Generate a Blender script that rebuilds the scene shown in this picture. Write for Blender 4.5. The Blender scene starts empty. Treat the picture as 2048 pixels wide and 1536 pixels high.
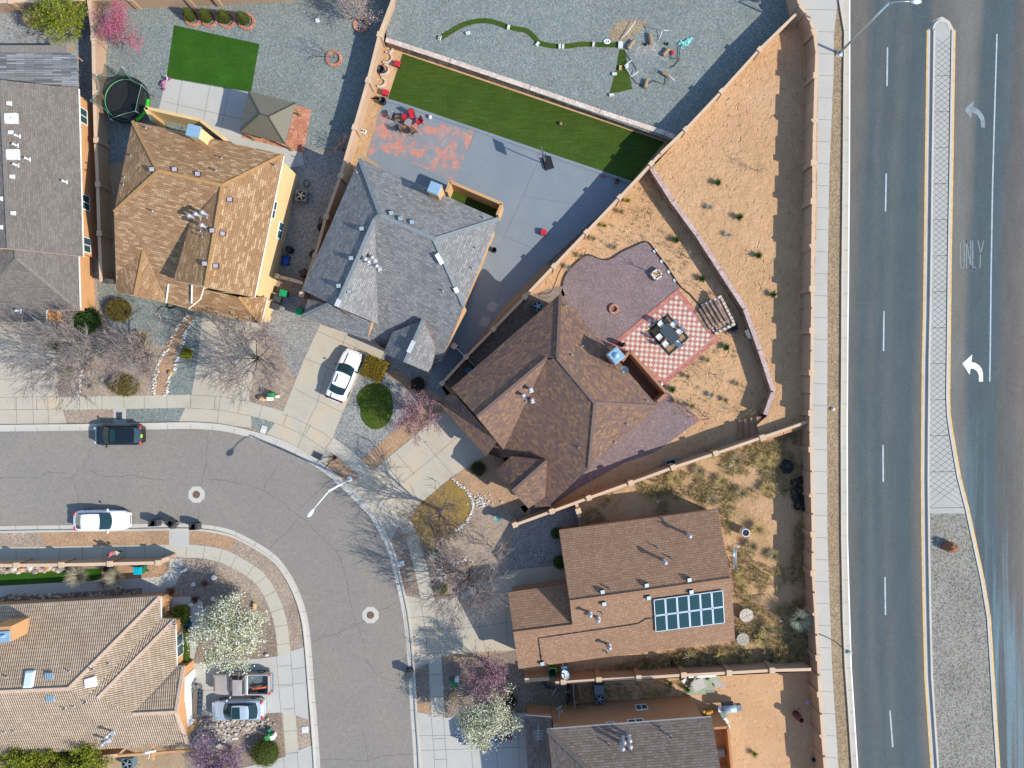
import bpy, bmesh, math, random
from mathutils import Vector, Matrix
from mathutils.bvhtree import BVHTree
SC = bpy.context.scene
COL = SC.collection
S = 22.0
H = 64.5
CX, CY = 1024.0, 768.0
PI = math.pi
CAM = Vector((0, 0, H))
R = random.Random(7)
def P(px, py, z=0.0):
 k = (H - z) / H / S
 return Vector(((px - CX) * k, (CY - py) * k, z))
def onplane(a, b, c, px, py):
 n = (b - a).cross(c - a)
 d = P(px, py, 0) - CAM
 t = n.dot(a - CAM) / n.dot(d)
 return CAM + d * t
def ang(dx, dy):
 """world heading of a direction measured in the photo"""
 return math.atan2(-dy, dx)
def tag(o, label=None, cat=None, group=None, kind=None):
 if label: o['label'] = label
 if cat: o['category'] = cat
 if group: o['group'] = group
 if kind: o['kind'] = kind
 return o
def thing(name, label, cat, loc=(0, 0, 0), rz=0.0, group=None):
 o = bpy.data.objects.new(name, None)
 o.empty_display_size = 0.2
 COL.objects.link(o)
 o.location = loc
 o.rotation_euler = (0, 0, rz)
 return tag(o, label, cat, group)
def kids(o):
 return [c for c in bpy.data.objects if c.parent == o]
def dup(root, loc, rz=0.0, label=None, group=None, scale=None):
 r = root.copy()
 COL.objects.link(r)
 r.location = loc
 r.rotation_euler = (0, 0, rz)
 if label: r['label'] = label
 if group: r['group'] = group
 if scale: r.scale = scale if hasattr(scale, '__len__') else (scale,) * 3
 for ch in kids(root):
  c = ch.copy(); COL.objects.link(c); c.parent = r
  for g in kids(ch):
   d = g.copy(); COL.objects.link(d); d.parent = c
 return r
class MB:
 """collects faces and links them as ONE mesh object"""
 def __init__(self):
  self.v = []; self.f = []; self.m = []; self.s = []; self.uv = []
 def add(self, verts, faces, m=0, sm=False):
  b = len(self.v)
  self.v.extend([tuple(p) for p in verts])
  for f in faces:
   self.f.append([i + b for i in f]); self.m.append(m); self.s.append(sm); self.uv.append(None)
 def face(self, pts, m=0, uv=None, sm=False):
  b = len(self.v)
  self.v.extend([tuple(p) for p in pts])
  self.f.append(list(range(b, b + len(pts)))); self.m.append(m); self.s.append(sm); self.uv.append(uv)
 def slope(self, pts, m=0):
  """a roof plane, with UVs in metres along the eave and up the slope"""
  n = Vector((0, 0, 0))
  for i in range(len(pts)):
   a, b = pts[i], pts[(i + 1) % len(pts)]
   n += Vector(((a.y - b.y) * (a.z + b.z), (a.z - b.z) * (a.x + b.x), (a.x - b.x) * (a.y + b.y)))
  n.normalize()
  if n.z < 0:
   pts = list(reversed(pts)); n = -n
  u = Vector((0, 0, 1)).cross(n)
  u = u.normalized() if u.length > 1e-4 else Vector((1, 0, 0))
  w = n.cross(u)
  if len(pts) <= 4:
   self.face(pts, m, [(p.dot(u), p.dot(w)) for p in pts]); return
  from mathutils.geometry import tessellate_polygon
  for t in tessellate_polygon([pts]):
   q = [pts[i] for i in t]
   if (q[1] - q[0]).cross(q[2] - q[0]).z < 0: q.reverse()
   self.face(q, m, [(p.dot(u), p.dot(w)) for p in q])
 def box(self, c, s, rz=0.0, m=0, tilt=0.0, top=1.0):
  cx, cy, cz = c; hx, hy, hz = s[0] / 2, s[1] / 2, s[2] / 2
  M = Matrix.Rotation(rz, 3, 'Z') @ Matrix.Rotation(tilt, 3, 'Y')
  pts = []
  for z, k in ((-hz, 1), (hz, top)):
   for x, y in ((-hx, -hy), (hx, -hy), (hx, hy), (-hx, hy)):
    q = M @ Vector((x * k, y * k, z))
    pts.append((q.x + cx, q.y + cy, q.z + cz))
  self.add(pts, [(3, 2, 1, 0), (4, 5, 6, 7), (0, 1, 5, 4), (1, 2, 6, 5), (2, 3, 7, 6), (3, 0, 4, 7)], m)
 def bar(self, a, b, w, h, m=0, up=Vector((0, 0, 1))):
  a = Vector(a); b = Vector(b); d = (b - a)
  if d.length < 1e-6: return
  d.normalize()
  sx = d.cross(up)
  sx = sx.normalized() if sx.length > 1e-3 else Vector((1, 0, 0))
  uz = sx.cross(d)
  pts = []
  for p in (a, b):
   for i, j in ((-1, -1), (1, -1), (1, 1), (-1, 1)):
    pts.append(p + sx * (i * w / 2) + uz * (j * h / 2))
  self.add(pts, [(3, 2, 1, 0), (4, 5, 6, 7), (0, 1, 5, 4), (1, 2, 6, 5), (2, 3, 7, 6), (3, 0, 4, 7)], m)
 def prism(self, poly, z0, z1, m=0, mtop=None):
  n = len(poly)
  a = sum(poly[i][0] * poly[(i + 1) % n][1] - poly[(i + 1) % n][0] * poly[i][1] for i in range(n))
  if a < 0: poly = list(reversed(poly))
  self.face([(p[0], p[1], z1) for p in poly], m if mtop is None else mtop)
  self.face([(p[0], p[1], z0) for p in reversed(poly)], m)
  for i in range(n):
   p, q = poly[i], poly[(i + 1) % n]
   self.face([(p[0], p[1], z0), (q[0], q[1], z0), (q[0], q[1], z1), (p[0], p[1], z1)], m)
 def tube(self, pts, rad, n=5, m=0, cap=True, sm=True):
  pts = [Vector(p) for p in pts]
  if not hasattr(rad, '__len__'): rad = [rad] * len(pts)
  base = len(self.v)
  ref = None
  for i, p in enumerate(pts):
   d = (pts[min(i + 1, len(pts) - 1)] - pts[max(i - 1, 0)])
   d = d.normalized() if d.length > 1e-9 else Vector((0, 0, 1))
   if ref is None:
    ref = Vector((0, 0, 1)) if abs(d.z) < .9 else Vector((1, 0, 0))
   a = d.cross(ref)
   a = a.normalized() if a.length > 1e-5 else Vector((1, 0, 0))
   b = d.cross(a); ref = a.cross(d) * 1.0
   for k in range(n):
    t = 2 * PI * k / n
    q = p + (a * math.cos(t) + b * math.sin(t)) * rad[i]
    self.v.append((q.x, q.y, q.z))
  for i in range(len(pts) - 1):
   for k in range(n):
    k2 = (k + 1) % n
    self.f.append([base + i * n + k, base + (i + 1) * n + k, base + (i + 1) * n + k2, base + i * n + k2])
    self.m.append(m); self.s.append(sm); self.uv.append(None)
  if cap:
   for r0, rev in ((0, False), (len(pts) - 1, True)):
    f = [base + r0 * n + k for k in range(n)]
    self.f.append(list(reversed(f)) if rev else f); self.m.append(m); self.s.append(False); self.uv.append(None)
 def lathe(self, c, prof, n=16, m=0, sm=True, rz=0.0, cap=True):
  base = len(self.v)
  for r, z in prof:
   for k in range(n):
    t = 2 * PI * k / n + rz
    self.v.append((c[0] + r * math.cos(t), c[1] + r * math.sin(t), c[2] + z))
  for i in range(len(prof) - 1):
   for k in range(n):
    k2 = (k + 1) % n
    self.f.append([base + i * n + k, base + i * n + k2, base + (i + 1) * n + k2, base + (i + 1) * n + k])
    self.m.append(m); self.s.append(sm); self.uv.append(None)
  if cap:
   for r0, rev in ((0, True), (len(prof) - 1, False)):
    if prof[r0][0] > 1e-3:
     f = [base + r0 * n + k for k in range(n)]
     self.f.append(list(reversed(f)) if rev else f); self.m.append(m); self.s.append(False); self.uv.append(None)
 def ball(self, c, r, n=12, m=0, rings=7, jit=0.0, rnd=None):
  if not hasattr(r, '__len__'): r = (r, r, r)
  base = len(self.v)
  for i in range(rings + 1):
   ph = PI * i / rings - PI / 2
   for k in range(n):
    t = 2 * PI * k / n
    j = 1 + (rnd.uniform(-jit, jit) if jit and 0 < i < rings else 0)
    self.v.append((c[0] + r[0] * j * math.cos(ph) * math.cos(t), c[1] + r[1] * j * math.cos(ph) * math.sin(t), c[2] + r[2] * j * math.sin(ph)))
  for i in range(rings):
   for k in range(n):
    k2 = (k + 1) % n
    self.f.append([base + i * n + k, base + i * n + k2, base + (i + 1) * n + k2, base + (i + 1) * n + k])
    self.m.append(m); self.s.append(not jit); self.uv.append(None)
 def leaf(self, c, d, size, w=.5, m=0, rnd=R):
  """one leaf-sized quad"""
  d = Vector(d).normalized()
  s = d.cross(Vector((rnd.uniform(-1, 1), rnd.uniform(-1, 1), rnd.uniform(-1, 1))))
  s = s.normalized() if s.length > 1e-3 else Vector((1, 0, 0))
  c = Vector(c)
  self.face([c - s * size * w * .5, c + d * size * .5 - s * size * w * .35, c + d * size, c + d * size * .5 + s * size * w * .5], m)
 def build(self, name, mats, parent=None, at=None, world=True):
  """at: origin of the object. With world=True the collected points are world points."""
  me = bpy.data.meshes.new(name)
  off = Vector((0, 0, 0))
  if world:
   if parent is not None:
    q = parent
    while q is not None:
     off += Vector(q.location); q = q.parent
   elif at is not None:
    off = Vector(at)
  vs = [(p[0] - off.x, p[1] - off.y, p[2] - off.z) for p in self.v] if off.length > 0 else self.v
  me.from_pydata(vs, [], self.f)
  if not isinstance(mats, (list, tuple)): mats = [mats]
  for mm in mats: me.materials.append(mm)
  me.polygons.foreach_set('material_index', self.m)
  me.polygons.foreach_set('use_smooth', self.s)
  if any(u is not None for u in self.uv):
   ul = me.uv_layers.new(name='UVMap')
   for poly, u in zip(me.polygons, self.uv):
    if u is not None:
     for li, c in zip(poly.loop_indices, u): ul.data[li].uv = c
  me.update()
  o = bpy.data.objects.new(name, me)
  COL.objects.link(o)
  if parent is not None: o.parent = parent
  elif at is not None: o.location = at
  return o
def grid_uv_tri(mb):
 return mb
# ---------------------------------------------------------------- materials
class N:
 def __init__(self, name, rough=.9, spec=.25, metal=0.0):
  self.m = bpy.data.materials.new(name); self.m.use_nodes = True
  self.t = self.m.node_tree; self.b = self.t.nodes['Principled BSDF']
  self.b.inputs['Roughness'].default_value = rough
  self.b.inputs['Specular IOR Level'].default_value = spec
  self.b.inputs['Metallic'].default_value = metal
  self.g = None
 def n(self, k): return self.t.nodes.new(k)
 def l(self, a, b): self.t.links.new(a, b)
 def pos(self):
  if self.g is None: self.g = self.n('ShaderNodeNewGeometry')
  return self.g.outputs['Position']
 def island(self):
  self.pos(); return self.g.outputs['Random Per Island']
 def uvm(self):
  return self.n('ShaderNodeUVMap').outputs[0]
 def scaled(self, vec, s):
  q = self.n('ShaderNodeVectorMath'); q.operation = 'MULTIPLY'
  self.l(vec, q.inputs[0]); q.inputs[1].default_value = s
  return q.outputs[0]
 def noise(self, vec, scale, detail=2.0, rough=.5, dist=0.0):
  q = self.n('ShaderNodeTexNoise'); q.inputs['Scale'].default_value = scale
  q.inputs['Detail'].default_value = detail; q.inputs['Roughness'].default_value = rough
  q.inputs['Distortion'].default_value = dist
  self.l(vec, q.inputs['Vector']); return q.outputs['Fac']
 def voro(self, vec, scale, out='Color', feat='F1', rnd=1.0):
  q = self.n('ShaderNodeTexVoronoi'); q.feature = feat
  q.inputs['Scale'].default_value = scale; q.inputs['Randomness'].default_value = rnd
  self.l(vec, q.inputs['Vector']); return q.outputs[out]
 def sep(self, c, i=0):
  q = self.n('ShaderNodeSeparateXYZ'); self.l(c, q.inputs[0]); return q.outputs[i]
 def ramp(self, fac, stops, interp='LINEAR'):
  q = self.n('ShaderNodeValToRGB'); e = q.color_ramp; e.interpolation = interp
  while len(e.elements) < len(stops): e.elements.new(.5)
  for el, (p, c) in zip(e.elements, stops):
   el.position = p; el.color = (c[0], c[1], c[2], 1) if hasattr(c, '__len__') else (c, c, c, 1)
  self.l(fac, q.inputs[0]); return q.outputs[0]
 def mix(self, fac, a, b, blend='MIX'):
  q = self.n('ShaderNodeMix'); q.data_type = 'RGBA'; q.blend_type = blend
  for val, i in ((fac, 0), (a, 6), (b, 7)):
   if hasattr(val, 'is_linked'): self.l(val, q.inputs[i])
   elif hasattr(val, '__len__'): q.inputs[i].default_value = (*val[:3], 1)
   else: q.inputs[i].default_value = val if i == 0 else (val, val, val, 1)
  return q.outputs[2]
 def math(self, op, a, b=0.0, c=None):
  q = self.n('ShaderNodeMath'); q.operation = op
  for i, val in enumerate((a, b) if c is None else (a, b, c)):
   if hasattr(val, 'is_linked'): self.l(val, q.inputs[i])
   else: q.inputs[i].default_value = val
  return q.outputs[0]
 def bump(self, h, strength=.5, dist=.03):
  q = self.n('ShaderNodeBump'); q.inputs['Strength'].default_value = strength
  q.inputs['Distance'].default_value = dist
  self.l(h, q.inputs['Height']); self.l(q.outputs[0], self.b.inputs['Normal'])
 def out(self, c):
  if hasattr(c, 'is_linked'): self.l(c, self.b.inputs['Base Color'])
  else: self.b.inputs['Base Color'].default_value = (*c[:3], 1)
  return self.m
def sh(c, k): return tuple(x * k for x in c[:3])
def m_plain(name, c, rough=.7, metal=0.0, var=.12, scale=4.0, spec=.3, coat=0.0):
 q = N(name, rough, spec, metal)
 f = q.noise(q.pos(), scale, 3, .6)
 if coat:
  q.b.inputs['Coat Weight'].default_value = coat; q.b.inputs['Coat Roughness'].default_value = .08
 return q.out(q.ramp(f, [(.25, sh(c, 1 - var)), (.75, sh(c, 1 + var))]))
def m_gravel(name, cols, scale=7.0, blotch=.16, bs=.35, bump=.5):
 q = N(name, .95, .15)
 scale *= 1.55
 n = len(cols)
 av = [sum(c[k] for c in cols) / n for k in range(3)]
 cols = [tuple(av[k] + (c[k] - av[k]) * .72 for k in range(3)) for c in cols]
 v = q.sep(q.voro(q.pos(), scale), 0)
 base = q.ramp(v, [(i / n, c) for i, c in enumerate(cols)], 'CONSTANT')
 b = q.ramp(q.noise(q.pos(), bs, 5, .65, .4), [(.3, 1 - blotch), (.7, 1 + blotch)])
 f = q.ramp(q.noise(q.pos(), 2.6, 3, .6), [(.3, .95), (.7, 1.05)])
 q.bump(q.voro(q.pos(), scale, 'Distance'), bump * .7, .04)
 return q.out(q.mix(1.0, q.mix(1.0, base, b, 'MULTIPLY'), f, 'MULTIPLY'))
def m_dirt(name, c1, c2, c3, foot=0.0, fine=9.0):
 q = N(name, .97, .1)
 a = q.ramp(q.noise(q.pos(), .22, 6, .65, .6), [(.3, c1), (.52, c2), (.72, c3)])
 g = q.ramp(q.noise(q.pos(), fine, 3, .7), [(.3, .87), (.7, 1.12)])
 sp = q.ramp(q.sep(q.voro(q.pos(), 6.5), 1), [(0, .68), (.035, .97), (.95, 1.0), (1, 1.2)], 'LINEAR')
 col = q.mix(1.0, q.mix(1.0, a, g, 'MULTIPLY'), sp, 'MULTIPLY')
 h = q.noise(q.pos(), 1.5, 7, .68, .6)
 if foot:
  wv = q.n('ShaderNodeVectorMath'); wv.operation = 'ADD'
  nz = q.n('ShaderNodeTexNoise'); nz.inputs['Scale'].default_value = 1.1; q.l(q.pos(), nz.inputs['Vector'])
  q.l(q.scaled(nz.outputs['Color'], (1.6, 1.6, 0)), wv.inputs[1]); q.l(q.scaled(q.pos(), (1.5, 1, 1)), wv.inputs[0])
  d = q.voro(wv.outputs[0], 1.7, 'Distance')
  keep = q.ramp(q.sep(q.voro(wv.outputs[0], 1.7), 0), [(.45, 1), (.5, 0)])
  w = q.ramp(d, [(.0, .0), (.12, .1), (.26, 1.0), (1, 1.0)])
  area = q.ramp(q.noise(q.pos(), .28, 4), [(.34, .15), (.58, 1)])
  h2 = q.mix(q.math('MULTIPLY', q.sep(area, 0), q.sep(keep, 0)), 1.0, w)
  q.bump(q.math('ADD', q.math('MULTIPLY', h, 1.1), q.math('MULTIPLY', q.sep(h2, 0), foot * .75)), .85, .20)
 else:
  q.bump(h, .6, .12)
 return q.out(col)
def m_concrete(name, c, stain=.10, tint=None, rust=0.0):
 q = N(name, .85, .25)
 a = q.ramp(q.noise(q.pos(), .28, 5, .65, .5), [(.25, sh(c, 1 - stain)), (.5, c), (.78, sh(tint or c, 1 + stain * .7))])
 g = q.ramp(q.noise(q.pos(), 11, 3, .7), [(.3, .93), (.7, 1.06)])
 d = q.ramp(q.noise(q.pos(), 1.3, 4, .7, .8), [(.22, .82), (.4, 1.0), (1, 1.02)])
 if rust:
  a = q.mix(q.ramp(q.noise(q.pos(), .8, 4, .6), [(.56, 0), (.72, rust)]), a, (.40, .25, .13))
 q.bump(q.noise(q.pos(), 20, 3), .15, .02)
 return q.out(q.mix(1.0, q.mix(1.0, a, g, 'MULTIPLY'), d, 'MULTIPLY'))
def m_turf(name, c, streak=0.0, yellow=None):
 q = N(name, .8, .12)
 p = q.pos()
 a = q.ramp(q.noise(p, .4, 4, .6), [(.28, sh(c, .78)), (.55, c), (.78, yellow or sh(c, 1.3))])
 g = q.ramp(q.noise(p, 9, 4, .75), [(.28, .62), (.72, 1.38)])
 col = q.mix(1.0, a, g, 'MULTIPLY')
 if streak:
  rot = q.n('ShaderNodeMapping'); rot.inputs['Rotation'].default_value = (0, 0, math.radians(20)); rot.inputs['Scale'].default_value = (.25, 2.6, 1)
  q.l(p, rot.inputs[0])
  col = q.mix(1.0, col, q.ramp(q.noise(rot.outputs[0], 2.0, 4, .7), [(.3, 1 - streak), (.7, 1 + streak)]), 'MULTIPLY')
 q.bump(q.noise(p, 24, 2), .7, .04)
 return q.out(col)
def m_shingle(name, cols, row=.19, wid=.42, gap=.5, var=.10, streaks=0.0):
 q = N(name, .93, .12)
 uv = q.uvm()
 t = q.n('ShaderNodeTexBrick'); q.l(uv, t.inputs['Vector'])
 t.inputs['Color1'].default_value = (0, 0, 0, 1); t.inputs['Color2'].default_value = (1, 1, 1, 1)
 t.inputs['Mortar'].default_value = (.5, .5, .5, 1); t.inputs['Scale'].default_value = 1
 t.inputs['Mortar Size'].default_value = .016; t.inputs['Mortar Smooth'].default_value = .25
 t.inputs['Brick Width'].default_value = wid; t.inputs['Row Height'].default_value = row
 t.offset = .5; t.offset_frequency = 2; t.squash_frequency = 3; t.squash = 1.25
 n = len(cols)
 base = q.ramp(q.sep(t.outputs['Color'], 0), [(i / max(1, n - 1), c) for i, c in enumerate(cols)])
 dk = q.math('SUBTRACT', 1.0, q.math('MULTIPLY', t.outputs['Fac'], gap))
 v = q.sep(uv, 1)
 saw = q.math('FRACT', q.math('DIVIDE', v, row))
 edge = q.ramp(saw, [(0, 1 - gap * .7), (.22, 1.0), (1, 1.04)])
 big = q.ramp(q.noise(q.pos(), .5, 5, .65), [(.28, 1 - var), (.72, 1 + var)])
 fine = q.ramp(q.noise(q.pos(), 14, 2, .6), [(.3, .88), (.7, 1.12)])
 c = q.mix(1.0, base, dk, 'MULTIPLY')
 for x in (edge, big, fine): c = q.mix(1.0, c, x, 'MULTIPLY')
 h = q.math('SUBTRACT', q.math('MULTIPLY', saw, -.6), q.math('MULTIPLY', t.outputs['Fac'], .8))
 q.bump(h, .6, .03)
 return q.out(c)
def m_rooftile(name, c, c2, c3):
 q = N(name, .85, .2)
 uv = q.uvm(); u = q.sep(uv, 0); v = q.sep(uv, 1)
 w = q.math('SINE', q.math('MULTIPLY', u, 2 * PI / .185))
 row = q.math('FRACT', q.math('DIVIDE', v, .34))
 cell = q.n('ShaderNodeCombineXYZ')
 q.l(q.math('FLOOR', q.math('DIVIDE', u, .37)), cell.inputs[0]); q.l(q.math('FLOOR', q.math('DIVIDE', v, .34)), cell.inputs[1])
 wn = q.n('ShaderNodeTexWhiteNoise'); q.l(cell.outputs[0], wn.inputs['Vector'])
 base = q.ramp(wn.outputs['Value'], [(0, c), (.5, c2), (1, c3)])
 groove_shade = q.ramp(w, [(0, .55), (.35, .74), (.6, 1.0), (1, 1.05)])  # shade between the tile humps put into the colour
 edge = q.ramp(row, [(0, .45), (.14, .97), (1, 1.0)])
 big = q.ramp(q.noise(q.pos(), .5, 4, .6), [(.3, .9), (.7, 1.1)])
 col = base
 for x in (groove_shade, edge, big): col = q.mix(1.0, col, x, 'MULTIPLY')
 q.bump(q.math('ADD', w, q.math('MULTIPLY', row, -1.2)), .8, .035)
 return q.out(col)
def m_stucco(name, c, var=.07):
 q = N(name, .93, .15)
 a = q.ramp(q.noise(q.pos(), .9, 4, .6), [(.28, sh(c, 1 - var)), (.72, sh(c, 1 + var))])
 q.bump(q.noise(q.pos(), 26, 3), .25, .02)
 return q.out(a)
def m_block(name, cols, size=(.41, .2), gap=.45):
 q = N(name, .92, .15)
 v = q.sep(q.voro(q.pos(), 2.6), 0)
 base = q.ramp(v, [(i / max(1, len(cols) - 1), c) for i, c in enumerate(cols)])
 g = q.ramp(q.noise(q.pos(), 12, 3, .7), [(.3, .86), (.7, 1.1)])
 e = q.ramp(q.voro(q.pos(), 2.6, 'Distance', 'DISTANCE_TO_EDGE'), [(0, 1 - gap), (.07, 1)])
 q.bump(q.noise(q.pos(), 10, 3), .5, .03)
 return q.out(q.mix(1.0, q.mix(1.0, base, g, 'MULTIPLY'), e, 'MULTIPLY'))
def m_leaf(name, cols, rough=.65, trans=.0):
 q = N(name, rough, .2)
 n = len(cols)
 c = q.ramp(q.island(), [(i / max(1, n - 1), x) for i, x in enumerate(cols)])
 return q.out(c)
def m_glass(name, c=(.012, .02, .024), rough=.07):
 q = N(name, rough, .6); return q.out(c)
def m_plank(name, c, rz=0.0, width=.14, var=.3, gap=.6, length=3.0):
 """boards laid side by side, running along the local heading rz"""
 q = N(name, .85, .2)
 mp = q.n('ShaderNodeMapping'); mp.inputs['Rotation'].default_value = (0, 0, -rz); q.l(q.pos(), mp.inputs[0])
 p = mp.outputs[0]
 t = q.n('ShaderNodeTexBrick'); q.l(p, t.inputs['Vector']); t.inputs['Scale'].default_value = 1
 t.inputs['Color1'].default_value = (0, 0, 0, 1); t.inputs['Color2'].default_value = (1, 1, 1, 1); t.inputs['Mortar'].default_value = (.5, .5, .5, 1)
 t.inputs['Brick Width'].default_value = length; t.inputs['Row Height'].default_value = width; t.inputs['Mortar Size'].default_value = .012
 base = q.ramp(q.sep(t.outputs['Color'], 0), [(0, sh(c, 1 - var)), (1, sh(c, 1 + var))])
 gr = q.ramp(q.noise(q.scaled(p, (1, 14, 1)), 2, 4, .7), [(.3, .75), (.7, 1.2)])
 dk = q.math('SUBTRACT', 1.0, q.math('MULTIPLY', t.outputs['Fac'], gap))
 return q.out(q.mix(1.0, q.mix(1.0, base, gr, 'MULTIPLY'), dk, 'MULTIPLY'))
# ---------------------------------------------------------------- material library
CONC = (.43, .40, .315)
M = {}
M['dirt'] = m_dirt('sandy_dirt', (.46, .275, .14), (.52, .315, .165), (.54, .345, .20), foot=1.0)
M['dirt_flat'] = m_dirt('raked_dirt', (.46, .275, .145), (.51, .315, .17), (.53, .345, .20))
M['dirt_weed'] = m_dirt('weedy_dirt', (.30, .20, .10), (.47, .295, .155), (.51, .33, .185), foot=.5)
M['ground'] = m_dirt('far_ground', (.30, .21, .13), (.36, .26, .16), (.40, .30, .20))
M['g_blue'] = m_gravel('blue_grey_gravel', [(.10, .13, .125), (.165, .205, .19), (.20, .235, .222), (.28, .295, .26), (.215, .185, .145), (.14, .18, .175)], 7, .10)
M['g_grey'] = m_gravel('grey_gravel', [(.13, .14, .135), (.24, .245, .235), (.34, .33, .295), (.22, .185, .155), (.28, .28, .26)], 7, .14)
M['g_tan'] = m_gravel('tan_gravel', [(.20, .155, .115), (.35, .265, .19), (.27, .22, .175), (.42, .33, .24), (.22, .21, .195), (.38, .25, .16)], 7, .18)
M['g_orange'] = m_gravel('orange_tan_gravel', [(.30, .185, .105), (.40, .25, .14), (.28, .20, .14), (.46, .30, .17), (.35, .21, .12)], 7, .16)
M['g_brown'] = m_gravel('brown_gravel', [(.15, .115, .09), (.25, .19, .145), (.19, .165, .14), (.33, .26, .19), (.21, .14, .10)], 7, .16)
M['g_mauve'] = m_gravel('mauve_gravel', [(.17, .125, .125), (.235, .17, .165), (.20, .145, .14), (.28, .21, .195), (.14, .11, .115)], 8, .10)
M['g_median'] = m_gravel('median_gravel', [(.10, .098, .085), (.22, .208, .175), (.31, .295, .24), (.19, .165, .13), (.26, .248, .212)], 6, .14)
M['g_strip'] = m_gravel('verge_gravel', [(.25, .185, .11), (.31, .23, .14), (.20, .15, .095), (.36, .27, .17)], 5, .12, bump=.9)
M['stones'] = m_gravel('river_stones', [(.10, .09, .085), (.34, .29, .25), (.46, .41, .34), (.26, .18, .13), (.52, .48, .42), (.17, .16, .155)], 4.2, .14, bump=1.0)
M['conc'] = m_concrete('pale_concrete', CONC, .10, (.45, .385, .285), .12)
M['conc_w'] = m_concrete('pavement_concrete', (.42, .405, .36), .08)
M['conc_y'] = m_concrete('driveway_concrete', (.43, .385, .30), .13, (.46, .36, .235), .25)
M['conc_g'] = m_concrete('gutter_concrete', (.47, .44, .375), .10)
M['joint'] = m_plain('joint_dark', (.13, .115, .10), .95)
M['slab'] = m_concrete('painted_grey_slab', (.185, .215, .235), .08, (.215, .225, .23))
M['slab_lt'] = m_concrete('pale_slab_square', (.30, .30, .295), .08)
M['turf'] = m_turf('artificial_turf', (.045, .080, .010), .22, (.062, .088, .014))
M['turf_g'] = m_turf('bright_turf', (.03, .092, .008), .10)
M['lawn'] = m_turf('kept_lawn', (.052, .082, .010), .0, (.12, .12, .02))
M['lawn_dry'] = m_turf('dry_lawn', (.27, .175, .05), .0, (.36, .25, .09))
M['cap'] = m_block('cap_blocks', [(.52, .40, .32), (.58, .46, .37), (.62, .53, .45)], gap=.3)
M['capside'] = m_block('split_face_blocks', [(.15, .105, .085), (.26, .18, .13), (.36, .25, .17)])
M['cap_pink'] = m_block('pink_cap_blocks', [(.42, .30, .27), (.48, .35, .31), (.52, .40, .35)], gap=.4)
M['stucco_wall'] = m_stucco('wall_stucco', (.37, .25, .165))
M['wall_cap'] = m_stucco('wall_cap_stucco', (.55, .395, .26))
M['brick_red'] = m_block('red_brick', [(.42, .165, .10), (.50, .21, .13), (.56, .27, .17)], gap=.4)
M['white'] = m_plain('white_paint', (.80, .80, .79), .4, var=.03)
M['black'] = m_plain('black_plastic', (.018, .019, .021), .5, var=.2)
M['black_m'] = m_plain('black_metal', (.02, .02, .022), .4, .5, var=.2)
M['grey_m'] = m_plain('galvanised_metal', (.42, .45, .47), .38, .7, var=.12)
M['white_m'] = m_plain('white_pipe', (.72, .74, .75), .35, .0, var=.05)
M['blue_m'] = m_plain('chimney_cap_metal', (.30, .46, .56), .35, .35, var=.12)
M['rubber'] = m_plain('rubber', (.016, .017, .019), .8, var=.3)
M['wood'] = m_plain('weathered_wood', (.30, .20, .115), .9, var=.35, scale=9)
M['woodg'] = m_plain('grey_wood', (.25, .22, .19), .9, var=.3, scale=9)
M['glass'] = m_glass('window_glass', (.03, .07, .075), .08)
M['green_p'] = m_plain('green_bin_plastic', (.005, .26, .10), .45, var=.06)
M['dgreen_p'] = m_plain('dark_green_plastic', (.01, .13, .055), .5, var=.1)
M['teal_p'] = m_plain('teal_lid_plastic', (.0, .34, .42), .4, var=.06)
M['red'] = m_plain('red_cushion', (.46, .02, .035), .8, var=.12)
M['stone_tan'] = m_plain('tan_rock', (.47, .30, .155), .95, var=.25, scale=3)
M['stone_w'] = m_plain('pale_rock', (.55, .53, .49), .95, var=.2, scale=3)
M['stone_r'] = m_plain('rusty_rock', (.22, .095, .05), .9, var=.4, scale=2.5)
M['bark'] = m_plain('bark', (.15, .115, .095), .95, var=.3, scale=9)
M['bark_g'] = m_plain('grey_bark', (.235, .19, .17), .95, var=.25, scale=9)
M['twig'] = m_leaf('grey_twigs', [(.20, .155, .14), (.29, .24, .215), (.36, .31, .285)], .9)
M['twig_d'] = m_leaf('dark_twigs', [(.08, .06, .055), (.14, .105, .09), (.19, .145, .125)], .9)
def asphalt(name, c, c2):
 q = N(name, .93, .2)
 a = q.ramp(q.noise(q.pos(), .11, 5, .6, .8), [(.3, sh(c, .93)), (.52, c), (.72, c2)])
 f = q.ramp(q.sep(q.voro(q.pos(), 13), 0), [(0, .88), (.5, 1.0), (1, 1.12)])
 g = q.ramp(q.noise(q.pos(), 2.2, 4, .7), [(.3, .93), (.7, 1.07)])
 q.bump(q.noise(q.pos(), 22, 2), .3, .02)
 return q.out(q.mix(1.0, q.mix(1.0, a, f, 'MULTIPLY'), g, 'MULTIPLY'))
M['asphalt'] = asphalt('residential_asphalt', (.228, .206, .176), (.25, .219, .184))
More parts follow.
